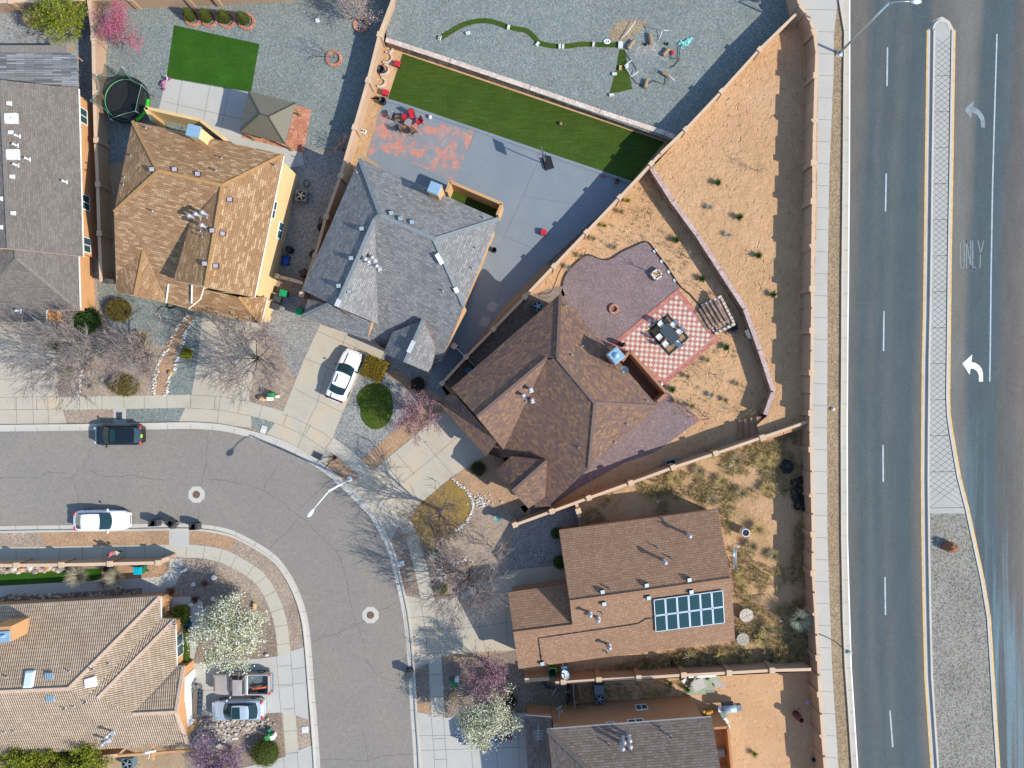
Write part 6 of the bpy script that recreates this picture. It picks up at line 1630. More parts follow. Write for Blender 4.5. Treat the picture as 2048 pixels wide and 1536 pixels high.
 if stripes:
  y0, y1 = stripes; seg = {}
  for i in range(24):
   def zz(u):
    if u >= cab[0] - .0: return zt(u) + .052
    if u <= cab[3]: return zt(u) + .052
    if cab[2] <= u <= cab[1]: return Hh + .035 - .02
    return None
   u0, u1 = i / 24, (i + 1) / 24
   if u1 > .95 or u0 < .04: continue
   za, zb = zz(u0), zz(u1)
   if za is None or zb is None: continue
   k_ = 2 if u0 >= cab[0] else (0 if u1 <= cab[3] else 1)
   seg.setdefault(k_, MB()).face([(X(u0), y0, za), (X(u1), y0, zb), (X(u1), y1, zb), (X(u0), y1, za)])
  for m in seg.values(): m.build('stripe', [M['stripe']], t, world=False)
 if plate:
  m = MB(); m.box((X(.0) + .02, .1, zt(.02) - .02), (.10, .30, .22), 0); m.build('sticker', [plate], t, world=False)
 m = MB(); m.box((X(.965), 0, zhood - .36), (.10, W * .55, .16)); m.box((X(.995), 0, .38), (.06, W * .5, .14)); m.build('grille', [M['black']], t, world=False)
 wheels(t, L, W, X(.80), X(.19))
 return t
M['stripe'] = m_plain('dark_stripe', (.075, .045, .04), .4, var=.1)
M['p_white'] = paint('white_car_paint', (.80, .81, .83))
M['p_white2'] = paint('pearl_car_paint', (.80, .79, .77))
M['p_black'] = paint('black_car_paint', (.010, .016, .022), .3, .2)
M['p_silver'] = paint('silver_blue_paint', (.50, .58, .64), .35)
M['p_tan'] = paint('tan_truck_paint', (.47, .41, .35), .3)
M['p_blue'] = paint('dark_blue_paint', (.008, .035, .13), .3)
M['neon'] = m_plain('yellow_green_sticker', (.45, .62, .03), .5, var=.05)
car('white car parked at the kerb facing right beside the three black bins', 203, 1041, 0.0, 4.85, 1.82, 1.44, M['p_white'], .98, .92, (.69, .52, .20, .06), .66)
car('black hatchback parked facing left at the upper kerb', 236, 870, PI + .01, 4.45, 1.82, 1.55, M['p_black'], 1.06, 1.0, (.74, .58, .10, .02), .68, sunroof=(.56, .46), plate=M['neon'], mirror=M['black'])
car('white car with dark stripes on the drive of the grey house', 688, 751, ang(42, -104), 4.85, 1.86, 1.38, M['p_white2'], 1.0, .93, (.69, .53, .30, .14), .64, stripes=(.34, .43), mirror=M['black'], spoiler=True)
car('silver-blue sedan with dark glass roof on the corner house drive', 475, 1420, PI + .035, 4.75, 1.80, 1.44, M['p_silver'], 1.0, .94, (.72, .55, .26, .10), .62, sunroof=(.545, .40))
car('dark blue car half hidden under the white blossom tree', 969, 1466, PI + .12, 4.9, 1.85, 1.45, M['p_blue'], 1.0, .95, (.71, .54, .22, .08), .64)
def pickup(label, px, py, rz):
 L, W, Hh = 5.3, 1.84, 1.72
 t = thing('pickup_truck', label, 'pickup truck', P(px, py, .85) - Vector((0, 0, .85)), rz)
 b = MB(); X = lambda f: (f - .5) * L
 rows = []
 NS = 14
 for i in range(NS + 1):
  u = lerp(.40, .985, i / NS)
  w = W / 2 * (1 - .16 * max(0, (u - .86) / .14) ** 2.2); z = prof([(.4, 1.12), (.66, 1.12), (.70, 1.10), (.93, 1.02), (1, .80)], u)
  half = [(w * .93, .30), (w, .55), (w, z - .18), (w * .95, z - .04), (w * .82, z), (0, z + .04)]
  rows.append([(X(u), y, zz) for y, zz in half] + [(X(u), -y, zz) for y, zz in half[-2::-1]])
 for a, c in zip(rows, rows[1:]):
  for k in range(len(a) - 1): b.face([a[k], c[k], c[k + 1], a[k + 1]], 0, None, True)
 b.face(rows[0]); b.face(rows[-1][::-1])
 wb, wr = W / 2 * .92, W / 2 * .76
 belt = [Vector((X(.70), s * wb, 1.10)) for s in (-1, 1)] + [Vector((X(.425), wb, 1.12)), Vector((X(.425), -wb, 1.12))]
 roof = [Vector((X(.60), s * wr, Hh - .03)) for s in (-1, 1)] + [Vector((X(.44), wr, Hh - .03)), Vector((X(.44), -wr, Hh - .03))]
 for k in range(4): b.face([belt[k], belt[(k + 1) % 4], roof[(k + 1) % 4], roof[k]])
 c = Vector((X(.52), 0, Hh + .02))
 for k in range(4): b.face([roof[k], roof[(k + 1) % 4], c])
 bz = 1.06
 for s in (-1, 1): b.box((X(.225), s * (W / 2 - .05), .72), (L * .37, .10, .70))
 b.box((X(.415), 0, .80), (.06, W - .2, .62)); b.box((X(.045), 0, .75), (.07, W - .2, .62))
 b.build('body', [M['p_tan']], t, world=False)
 m = MB(); m.box((X(.23), 0, .50), (L * .36, W - .2, .06)); m.box((X(.41) - .05, 0, .75), (.03, W - .24, .4)); m.build('load_bed', [m_plain('bed_liner', (.12, .15, .16), .6, .2, var=.5, scale=6)], t, world=False)
 def pane(name, q, off):
  m = MB(); cen = sum(q, Vector()) / 4; m.face([p.lerp(cen, .09) + Vector(off) for p in q]); m.face([p.lerp(cen, .09) + Vector(off) * .6 for p in q][::-1]); m.build(name, [M['glass_car']], t, world=False)
 pane('windshield', [belt[0], belt[1], roof[1], roof[0]], (.012, 0, .012))
 pane('rear_window', [belt[2], belt[3], roof[3], roof[2]], (-.015, 0, .01))
 for s, (i0, i1) in ((1, (1, 2)), (-1, (0, 3))):
  for f0, f1 in ((.03, .58), (.62, .97)):
   pane('side_window', [belt[i0].lerp(belt[i1], f0), belt[i0].lerp(belt[i1], f1), roof[i0].lerp(roof[i1], f1), roof[i0].lerp(roof[i1], f0)], (0, s * .016, .008))
 for s in (-1, 1):
  m = MB(); m.ball((X(.965), s * W * .37, .82), (.12, .16, .10), 8, 0, 5); m.build('headlight', [M['lamp_w']], t, world=False)
  m = MB(); m.box((X(.032), s * (W / 2 - .07), .86), (.10, .13, .36)); m.build('taillight', [M['lamp_r']], t, world=False)
  m = MB(); m.ball((X(.675), s * (W / 2 + .12), 1.2), (.08, .13, .1), 8, 0, 5); m.build('mirror', [M['p_tan']], t, world=False)
 m = MB(); m.box((X(.008), 0, .52), (.20, W * .94, .16)); m.box((X(.992), 0, .5), (.12, W * .88, .2)); m.build('bumper', [M['chrome']], t, world=False)
 m = MB(); m.box((X(.405) - .06, 0, 1.10), (.07, W - .14, .07)); m.build('bed_rail', [M['white']], t, world=False)
 wheels(t, L, W, X(.80), X(.20), .37)
 return t
PK = pickup('tan pickup truck with an open bed on the corner house drive', 484, 1368, PI - .0)
mb = MB(); p = P(522, 1374, .62); M['orange'] = m_plain('orange_casing', (.62, .13, .03), .5)
mb.tube([p + Vector((-.75, -.06, .12)), p + Vector((-.3, .02, .2)), p + Vector((.2, .04, .22)), p + Vector((.55, .1, .16))], [.09, .13, .08, .12], 8)
mb.ball(p + Vector((.55, .1, .15)), (.2, .16, .13), 8); mb.ball(p + Vector((-.6, -.04, .13)), (.2, .14, .12), 8)
tag(mb.build('garden_tool', [M['orange']], at=p), 'orange tool lying in the bed of the tan pickup', 'tool')
# ---------------------------------------------------------------- bins
M['binblack'] = m_plain('black_bin_plastic', (.045, .05, .055), .5, var=.12)
def bin_at(label, px, py, z, rz, body, lid=None, opened=False, group=None, k=1.0):
 t = thing('wheelie_bin', label, 'bin', P(px, py, z) - Vector((0, 0, z)), rz, group)
 w, d, h = .56 * k, .62 * k, 1.0 * k
 m = MB()
 o0 = [(-d * .38, -w * .40), (d * .38, -w * .40), (d * .38, w * .40), (-d * .38, w * .40)]
 o1 = [(-d * .5, -w * .5), (d * .5, -w * .5), (d * .5, w * .5), (-d * .5, w * .5)]
 i1 = [(x * .88, y * .88) for x, y in o1]; i0 = [(x * .88, y * .88) for x, y in o0]
 for i in range(4):
  j = (i + 1) % 4
  m.face([(*o0[i], .08), (*o0[j], .08), (*o1[j], h), (*o1[i], h)]); m.face([(*o1[i], h), (*o1[j], h), (*i1[j], h), (*i1[i], h)])
  m.face([(*i1[i], h), (*i1[j], h), (*i0[j], .12), (*i0[i], .12)])
 m.face([(*p, .12) for p in i0]); m.face([(*p, .08) for p in o0[::-1]])
 m.tube([(-d * .5 - .10, -w * .42, h - .06), (-d * .5 - .10, w * .42, h - .06)], .022, 6)
 for s in (-1, 1): m.bar((-d * .5 - .10, s * w * .36, h - .06), (-d * .46, s * w * .36, h - .08), .05, .04)
 m.build('bin_body', [body], t, world=False)
 l = MB()
 if opened:
  a = Vector((-d * .5 - .09, 0, h - .03)); b = a + Vector((-.16, 0, -.60)); l.bar(a, b, w * 1.02, .05, up=Vector((1, 0, .2)))
 else:
  l.box((0.01, 0, h + .04), (d * 1.06, w * 1.08, .08), 0, 0, 0, .93); l.box((0.0, 0, h + .09), (d * .72, w * .74, .04), 0, 0, 0, .9)
 l.build('lid', [lid or body], t, world=False)
 for s in (-1, 1):
  q = MB(); q.tube([(-d * .40, s * w * .36, .11), (-d * .40, s * w * .47, .11)], .11, 12); q.build('wheel', [M['rubber']], t, world=False)
 return t
bin_at('open black bin nearest the white car front at the kerb', 303, 1047, 1.0, PI + .02, M['binblack'], opened=True, group='open black bins at the kerb')
bin_at('open black bin turned askew, middle of the three at the kerb', 338, 1047, 1.0, 2.45, M['binblack'], opened=True, group='open black bins at the kerb')
bin_at('open black bin standing before the small kerb crossing', 384, 1054, 1.0, PI / 2 + 1.57, M['binblack'], opened=True, group='open black bins at the kerb')
bin_at('lone black bin at the kerb in blossom tree shade', 817, 1350, 1.0, -PI / 2 + .1, M['binblack'])
bin_at('black bin with bright green lid beside the yellow house', 566, 586, 1.0, -.25, M['binblack'], M['green_p'])
bin_at('black bin just below the green lidded bin', 553, 597, 1.0, -.3, M['binblack'])
bin_at('black bin with grey lid labels nearest the front of the yellow house', 548, 612, 1.0, -.3, M['binblack'])
bin_at('green bin at the corner of the grey house roof', 598, 623, 1.0, -1.5, M['dgreen_p'], M['green_p'])
bin_at('teal lidded green bin inside the pavement wall of the corner house', 277, 1141, 1.05, PI + .03, M['dgreen_p'], M['teal_p'], k=1.15)
bin_at('open dark green bin below the eave of the amber house', 1105, 1343, 1.0, PI / 2, M['dgreen_p'], opened=True, k=1.2)
bin_at('blue bin in the dark gap beside the brown house', 938, 741, 1.0, .7, m_plain('blue_bin', (.03, .12, .19), .5))
bin_at('brown bin in the shaded side yard by the wall', 606, 545, 1.0, .4, m_plain('brown_bin', (.06, .04, .03), .6))
# ---------------------------------------------------------------- letterboxes, lids, manholes
def letterbox(label, px, py, cols, rz=0.0):
 t = thing('letterbox_cluster', label, 'letterbox', P(px, py), rz)
 m = MB(); m.box((0, 0, .45), (.42, .36, .9)); m.box((0, 0, .95), (.48, .42, .10), 0, 0, 0, .8); m.build('cabinet', [cols[0]], t, world=False)
 m = MB(); m.box((-.22, -.34, .35), (.34, .30, .7)); m.box((-.22, -.34, .72), (.38, .34, .05)); m.build('pedestal', [cols[1]], t, world=False)
 m = MB(); m.box((.38, -.14, .22), (.22, .22, .44)); m.build('meter_box', [cols[2]], t, world=False)
 return t
M['util_g'] = m_plain('utility_green', (.035, .22, .06), .5, var=.1)
M['util_t'] = m_plain('utility_teal', (.05, .22, .16), .5, var=.1)
letterbox('green and white utility boxes beside the tan boulder of the pale drive', 548, 790, (M['util_g'], M['white'], M['white']))
letterbox('dark green and white utility boxes by the bare tree pavement', 868, 1103, (M['dgreen_p'], M['white'], M['util_t']), .3)
letterbox('green and white utility boxes in the shade near the lone black bin', 910, 1362, (M['util_g'], M['white'], M['util_t']), PI)
letterbox('green and white utility boxes above the large clipped shrub', 541, 1466, (M['util_g'], M['white'], M['util_t']), 1.9)
def rock(label, px, py, sx, sy, h, mat, seed, z=0.0, name='boulder'):
 r = random.Random(seed); mb = MB()
 p = P(px, py, z); mb.ball((p.x, p.y, z + h * .38), (sx, sy, h * .62), 10, 0, 6, .16, r)
 return tag(mb.build(name, [mat], at=p), label, 'rock')
rock('tan boulder left of the green and white utility boxes', 527, 797, .40, .28, .5, M['stone_tan'], 1)
rock('rusty red boulder on the gravel of the median', 1896, 1092, .62, .50, 1.0, M['stone_r'], 2, .15)
rock('orange boulder on tan gravel near the shaded yard edge', 1010, 1097, .26, .34, .45, M['stone_tan'], 3)
rock('tan boulder below the green boxes by the pavement', 858, 1117, .30, .28, .4, M['stone_tan'], 4)
rock('tan boulder under the bare spreading tree', 938, 1128, .22, .22, .35, M['stone_tan'], 5)
rock('tan slab boulder near the shaded green utility boxes', 905, 1391, .30, .42, .4, M['stone_tan'], 6)
rock('pale boulder highest in the shaded corner garden', 429, 1154, .30, .28, .4, M['stone_w'], 7)
rock('pale boulder left in the shaded corner garden', 388, 1168, .24, .2, .35, M['stone_w'], 8)
rock('small pale boulder above the white blossom tree', 427, 1197, .2, .22, .3, M['stone_w'], 9)
rock('orange-tan boulder right of the white blossom tree', 510, 1213, .2, .42, .35, M['stone_tan'], 10)
rock('small pale rock below the white blossom tree near the pavement', 534, 1309, .2, .13, .25, M['stone_w'], 11)
rock('rusty rock at the edge of the truck drive by the hedge', 415, 1320, .15, .2, .25, M['stone_r'], 12)
rock('pale yellowish rock lying in the dirt verge by the road', 1665, 818, .2, .16, .25, M['stone_w'], 13)
rock('tan rock beside the pebble path lower end', 342, 746, .22, .24, .3, M['stone_tan'], 14)
rock('white rock lying on the orange gravel near the bird bath', 1003, 1004, .10, .10, .16, M['stone_w'], 15)
for i, (x, y) in enumerate(((30, 1137), (44, 1139), (63, 1135), (96, 1137))): rock(('first pale rock along the strip lawn wall', 'tan rock second along the strip lawn wall', 'pale rock third along the strip lawn wall', 'tan rock nearest the willowy bush')[i], x, y, .34, .26, .35, M['stone_w' if i % 2 == 0 else 'stone_tan'], 20 + i)
def manhole(label, px, py):
 t = thing('manhole', label, 'manhole cover', P(px, py))
 m = MB(); m.lathe((0, 0, 0), [(.80, .0), (.80, .022), (.76, .024)], 8, rz=PI / 8, sm=False); m.build('collar', [M['conc_g']], t, world=False)
 m = MB(); m.lathe((0, 0, .01), [(.34, 0), (.34, .03)], 24, sm=False)
 for k in range(6):
  a = 2 * PI * k / 6; m.box((.18 * math.cos(a), .18 * math.sin(a), .043), (.13, .03, .008), a)
 m.build('cover', [m_plain('rusty_iron', (.17, .11, .085), .8, .3, var=.25, scale=8)], t, world=False)
manhole('octagonal manhole collar in the street near the three black bins', 393, 989)
manhole('octagonal manhole collar in the lower street', 741, 1230)
def lid(name, label, px, py, sx, sy, rz, mat, h=.05, z=.02, rim=None):
 mb = MB(); p = P(px, py, z); mb.box((p.x, p.y, z + h / 2), (sx, sy, h), rz, 0, 0, .97)
 mb.box((p.x, p.y, z + h + .006), (sx * .86, sy * .86, .012), rz, 1)
 return tag(mb.build(name, [rim or mat, mat], at=p), label, 'cover')
lid('ground_box', 'square white utility lid on the blue gravel back yard', 635, 41, .34, .34, .1, M['white'])
lid('ground_box', 'pale utility lid in the grey verge between two drives', 527, 859, .52, .72, -.35, M['stone_w'])
lid('ground_box', 'pale utility lid in the verge by the bare tree shadow', 802, 1127, .62, .52, .2, M['stone_w'])
lid('ground_box', 'pale utility lid in the verge beside the bottom drive', 610, 1459, .62, .60, .05, M['stone_w'])
lid('ground_box', 'pale step slab near the river stone bed', 470, 1477, .55, .22, .1, M['stone_w'])
M['grate'] = m_plank('iron_grate', (.06, .065, .07), 0.0, .08, .2, .7)
lid('utility_grate', 'dark square grate set in the concrete pad of the verge', 239, 832, .56, .72, 0, M['grate'], z=.034, rim=M['grey_m'])
lid('utility_grate', 'dark slanted grate in the flared drive by the street lamp', 635, 911, .98, .60, -.44, M['grate'], z=.034, rim=M['grey_m'])
# ---------------------------------------------------------------- lamps and posts
def lamp(label, base, elbow, zel, head, zh, mat):
 t = thing('street_lamp', label, 'street lamp', P(*base))
 b = P(*base); e = P(*elbow, zel); h = P(*head, zh)
 e = Vector((b.x, b.y, zel))
 m = MB(); m.lathe((b.x, b.y, 0), [(.28, 0), (.28, .12), (.16, .16)], 12); m.tube([b, e], [.12, .075], 10); m.build('pole', [mat], t)
 d = (h - e); m = MB(); m.tube([e - Vector((0, 0, .1)), e + d * .25 + Vector((0, 0, .12)), e + d * .6 + Vector((0, 0, .12)), h], [.05, .045, .04, .035], 8); m.build('arm', [mat], t)
 m = MB(); dn = Vector((d.x, d.y, 0)).normalized(); rz = math.atan2(dn.y, dn.x)
 pts = [h - dn * .1, h + dn * .15, h + dn * .45, h + dn * .72]; m.tube(pts, [.06, .16, .19, .06], 12); m.build('lamp_head', [M['white_m']], t)
 return t
lamp('white street lamp leaning over the bend of the residential street', (699, 958), (654, 986), 7.2, (626, 1020), 7.5, M['white_m'])
lamp('tall grey street lamp beside the main road at the top', (1678, 107), (1780, 8), 8.5, (1824, 3), 8.9, M['grey_m'])
mb = MB(); p = P(1678, 107); mb.box((p.x, p.y, .04), (.62, .62, .08)); tag(mb.build('lamp_footing', [M['conc_w']], at=p), 'square concrete footing under the main road street lamp', 'footing')
t = thing('sign_post', 'black tilted post at the tip of the orange verge by the drive', 'post', P(650, 936))
m = MB(); m.tube([P(672, 914, .0), P(668, 918, .35), P(660, 922, .55), P(657, 928, .75), P(649, 937, .95)], .045, 6); m.build('post', [M['black_m']], t)
m = MB(); m.bar(P(672.5, 913, .10), P(668, 918, .12), .20, .2); m.build('bracket', [M['black_m']], t)
mb = MB(); pts = [P(1636, 1267, .06), P(1655, 1275, .06), P(1672, 1284, .05), P(1684, 1294, .10), P(1695, 1304, .16)]; mb.tube(pts, .035, 6)  # added tube tracing a thin dark line read as a lamp shadow
o = mb.build('shadow_line', [M['pipe_d']], at=pts[-1]); tag(o, 'thin dark bent line like a lamp shadow, built across the main road pavement', 'pole')
mb = MB(); mb.ball(P(1698, 1305, .16), (.34, .13, .10), 12); mb.build('shadow_line_end', [m_plain('shadow_line_end_blue', (.22, .30, .33), .5, .3)], o)
# ---------------------------------------------------------------- back yard of the yellow house
def trampoline(px, py):
 t = thing('trampoline', 'black trampoline with green pad and sagging safety net', 'trampoline', P(px, py))
 R_ = 2.1; n = 36
 m = MB(); c = [(R_ * .86 * math.cos(2 * PI * k / n), R_ * .86 * math.sin(2 * PI * k / n), .82) for k in range(n)]; m.face(c); m.face([(x, y, .80) for x, y, z in c][::-1]); m.build('mat', [M['rubber']], t, world=False)
 m = MB(); m.lathe((0, 0, .84), [(R_ * .86, 0), (R_ * .87, .04), (R_ * 1.02, .03), (R_ * 1.03, -.03)], n, cap=False); m.build('pad', [m_plain('black_pad', (.018, .022, .022), .5)], t, world=False)
 m = MB()
 a0, a1 = math.radians(-62), math.radians(2)
 for k in range(12):
  b0, b1 = lerp(a0, a1, k / 12), lerp(a0, a1, (k + 1) / 12)
  m.face([(R_ * .90 * math.cos(b0), R_ * .90 * math.sin(b0), .90), (R_ * 1.03 * math.cos(b0), R_ * 1.03 * math.sin(b0), .90), (R_ * 1.03 * math.cos(b1), R_ * 1.03 * math.sin(b1), .90), (R_ * .90 * math.cos(b1), R_ * .90 * math.sin(b1), .90)])
 m.build('green_pad', [m_plain('green_pad', (.05, .55, .02), .5)], t, world=False)
 m = MB(); m.tube([(R_ * .88 * math.cos(2 * PI * k / n), R_ * .88 * math.sin(2 * PI * k / n), .91) for k in range(n + 1)], .022, 5); m.build('green_rim', [m_plain('green_piping', (.10, .55, .20), .5)], t, world=False)
 net = N('net_mesh', .9, .1); net.b.inputs['Base Color'].default_value = (.03, .035, .035, 1); net.b.inputs['Alpha'].default_value = .50
 tops = []
 for k in range(6):
  a = 2 * PI * k / 6 + .3
  bx, by = R_ * 1.05 * math.cos(a), R_ * 1.05 * math.sin(a); tx, ty = R_ * 1.12 * math.cos(a), R_ * 1.12 * math.sin(a)
  q = MB(); q.tube([(bx, by, 0), (bx, by, 1.0), (tx, ty, 2.5)], .03, 6); q.build('pole', [M['grey_m']], t, world=False); tops.append((tx, ty, 2.5))
 m = MB(); top = []
 for k in range(6):
  p, q = Vector(tops[k]), Vector(tops[(k + 1) % 6])
  for i in range(6):
   f = i / 6; v = p.lerp(q, f); sag = math.sin(PI * f); v = v * 1.0 - Vector((v.x, v.y, 0)).normalized() * .30 * sag - Vector((0, 0, .45 * sag)); top.append(v)
 nn = len(top)
 for k in range(nn):
  a, b = top[k], top[(k + 1) % nn]
  def low(v): w_ = Vector((v.x, v.y, 0)).normalized() * R_ * .9; return Vector((w_.x, w_.y, .88))
  m.face([low(a), low(b), b, a])
 m.build('net', [net.m], t, world=False)
 m = MB(); m.tube(top + [top[0]], .018, 4); m.build('net_rope', [m_plain('net_rope', (.16, .38, .24), .6)], t, world=False)
 return t
trampoline(262, 208)
t = thing('gazebo', 'metal gazebo with an olive-brown hipped roof on the red brick patio', 'gazebo', P(540, 240))
cs = [P(497, 182, 2.5), P(591, 206, 2.5), P(570, 288, 2.5), P(480, 263, 2.5)]; ra, rb = P(520, 227, 3.35), P(537, 233, 3.35)
M['gaz'] = N('gazebo_metal', .55, .35, .2)
_q = M['gaz']; _w = _q.math('FRACT', _q.math('MULTIPLY', _q.sep(_q.uvm(), 0), 4.5)); _rr = _q.ramp(_w, [(0, (.085, .075, .05)), (.12, (.155, .14, .098)), (.9, (.165, .148, .105)), (1, (.09, .08, .055))]); _q.bump(_w, .4, .03); M['gaz'] = _q.out(_rr)
m = MB()
for f in ([cs[0], cs[1], rb, ra], [cs[1], cs[2], rb], [cs[2], cs[3], ra, rb], [cs[3], cs[0], ra]): m.slope(f)
for a, b in zip(cs, cs[1:] + cs[:1]): m.face([a, b, b - Vector((0, 0, .12)), a - Vector((0, 0, .12))])
ro = m.build('roof', [M['gaz']], t)
m = MB()
for a, b in ((cs[0], ra), (cs[1], rb), (cs[2], rb), (cs[3], ra), (ra, rb)): m.bar(a + Vector((0, 0, .03)), b + Vector((0, 0, .03)), .09, .05)
m.build('hip_rib', [m_plain('gazebo_rib', (.075, .068, .05), .5, .3)], ro)
cen = sum(cs, Vector()) / 4
for c in cs:
 p = c.lerp(cen, .13); m = MB(); m.bar((p.x, p.y, 0), (p.x, p.y, 2.5), .12, .12, up=Vector((0, 1, 0))); m.box((p.x, p.y, .06), (.26, .26, .12)); m.build('post', [m_plain('gazebo_post', (.25, .18, .09), .6)], t)
t = thing('toy_tricycle', 'small pink ride-on toy at the patio corner beside the lawn', 'toy', P(333, 167), .5)
M['pink_p'] = m_plain('pink_plastic', (.50, .16, .30), .5); M['purple_p'] = m_plain('purple_plastic', (.24, .05, .22), .5)
m = MB(); m.tube([(-.45, -.2, .18), (-.1, 0, .28), (.25, .1, .32), (.45, .16, .55)], .05, 6); m.box((-.1, 0, .36), (.34, .22, .06), .3); m.build('frame', [M['pink_p']], t, world=False)
m = MB(); m.tube([(.40, -.1, .62), (.48, .40, .62)], .03, 6); m.build('handlebar', [M['white']], t, world=False)
for x, y, r_ in ((.42, .16, .19), (-.45, .05, .14), (-.42, -.42, .14)):
 m = MB(); m.tube([(x, y - .04, r_), (x, y + .04, r_)], r_, 14); m.build('wheel', [M['purple_p']], t, world=False)
def aircon(label, px, py, rz, col, s=.85, h=.8, z=0.0):
 t = thing('air_conditioner', label, 'air conditioner', P(px, py, z + h) - Vector((0, 0, h)), rz)
 m = MB(); m.box((0, 0, h / 2), (s, s, h), 0, 0, 0, .97); m.build('casing', [col], t, world=False)
 m = MB(); m.lathe((0, 0, h + .005), [(s * .43, 0), (s * .43, .02), (s * .36, .03)], 24, cap=False)
 m.lathe((0, 0, h + .003), [(s * .42, 0), (s * .42, .004)], 24); m.build('fan_well', [M['black_m']], t, world=False)
 m = MB(); m.lathe((0, 0, h + .01), [(s * .12, 0), (s * .12, .05)], 12)
 for k in range(5):
  a = 2 * PI * k / 5; m.box((s * .25 * math.cos(a), s * .25 * math.sin(a), h + .025), (s * .28, .10, .015), a)
 m.build('fan_blade', [M['pipe_g']], t, world=False)
 return t
M['ac'] = m_plain('ac_casing', (.17, .185, .19), .6, var=.06); M['ac_b'] = m_plain('ac_casing_blue', (.09, .15, .17), .6, var=.06)
aircon('grey air conditioner in the shaded gravel side yard', 602, 391, -.1, M['ac'], 1.0)
aircon('dark blue air conditioner beside the brown house corner', 1076, 612, .6, M['ac_b'])
aircon('grey air conditioner by the bottom edge next to the hedge trees', 254, 1528, 0, M['ac_b'], 1.0)
t = aircon('air conditioner with attached intake box in the shaded side path', 1200, 1399, 0, M['ac_b'], .85)
m = MB(); m.box((-.06, .85, .4), (.9, .8, .8)); m.box((-.06, 1.25, .86), (1.02, .14, .12)); m.build('intake_box', [M['ac']], t, world=False)
t = thing('push_mower', 'blue push mower lying in the shaded side yard', 'mower', P(573, 522), -.1)
m = MB(); m.ball((0, 0, .22), (.36, .50, .2), 12); m.ball((0, .05, .36), (.2, .24, .14), 10); m.build('deck', [m_plain('mower_blue', (.01, .06, .36), .4)], t, world=False)
m = MB(); m.tube([(-.2, .4, .3), (-.25, .95, .75), (.25, .95, .75), (.2, .4, .3)], .022, 6); m.build('handle', [M['black_m']], t, world=False)
for sx_ in (-1, 1):
 for sy_ in (-.32, .32):
  m = MB(); m.tube([(sx_ * .32, sy_, .11), (sx_ * .38, sy_, .11)], .11, 12); m.build('wheel', [M['rubber']], t, world=False)
def barrel(name, label, px, py, r_, h, mat, cat, z=0.0, fill=None, hollow=True, tp=1.0):
 t = P(px, py, z + h) ; p = Vector((t.x, t.y, z)); m = MB()
 if hollow: m.lathe(p, [(r_ * tp, 0), (r_ * 1.03, h * .5), (r_, h), (r_ * .86, h), (r_ * .84, h * .35), (0.001, h * .34)], 18, 0)
 else: m.lathe(p, [(r_ * tp, 0), (r_ * 1.03, h * .5), (r_, h), (r_ * .6, h + .05), (.001, h + .06)], 18, 0)
 o = m.build(name, [mat], at=p)
 if fill: q = MB(); q.ball((p.x, p.y, z + h * .8), (r_ * .8, r_ * .8, .1), 10, 0, 5, .2, R); q.build('filling', [fill], o)
 return tag(o, label, cat)
barrel('kettle_grill', 'round dark kettle grill in the shaded side yard', 577, 498, .30, .8, M['black_m'], 'grill', hollow=False)
barrel('barrel', 'dark round barrel against the tan wall of the side yard', 626, 508, .36, .8, M['black'], 'barrel', hollow=False)
mb = MB(); r = random.Random(3)
for k in range(5): mb.tube([P(640 + r.uniform(-5, 5), 440 + r.uniform(-8, 12), .1), P(640 + r.uniform(-6, 6), 450 + r.uniform(-8, 8), .9)], .03, 5)
mb.ball(P(641, 455, .3), (.25, .4, .25), 8, 0, 5, .2, r)
tag(mb.build('garden_tools', [M['black_m']], at=P(640, 450)), 'bundle of dark garden tools leaning on the tan wall', 'tools')
mb = MB(); pts = [P(613 + 6 * math.cos(a), 366 + 7 * math.sin(a), .05 + a * .01) for a in [k * .5 for k in range(30)]]; mb.tube(pts, .03, 5)
tag(mb.build('garden_hose', [M['dgreen_p']], at=P(613, 366)), 'coiled green hose above the grey air conditioner', 'hose')
mb = MB(); r = random.Random(4); pts = [P(343 + (5 + 5 * r.random()) * 1.1 * math.cos(a), 610 + (5 + 4 * r.random()) * math.sin(a), .05 + a * .006) for a in [k * .55 for k in range(40)]] + [P(325, 612, .05), P(316, 618, .05), P(314, 626, .05)]; mb.tube(pts, .028, 5)
tag(mb.build('garden_hose', [M['black']], at=P(343, 610)), 'tangled black hose by the garage of the yellow house', 'hose')
mb = MB(); pts = [P(*p, .03) for p in smooth([(1129, 525), (1118, 545), (1113, 560), (1106, 580), (1095, 588), (1083, 586), (1077, 590)], 2)]; mb.tube(pts, .022, 5)
tag(mb.build('garden_hose', [M['black']], at=P(1113, 560)), 'thin black hose snaking down the dirt by the diagonal wall', 'hose')
mb = MB(); pts = [P(*p, .35) for p in smooth([(1535, 838), (1541, 842), (1541, 852), (1539, 862)], 2)]; mb.tube(pts, .05, 6)
tag(mb.build('garden_hose', [M['woodg']], at=P(1540, 850)), 'grey hose hanging by the stone steps', 'hose')
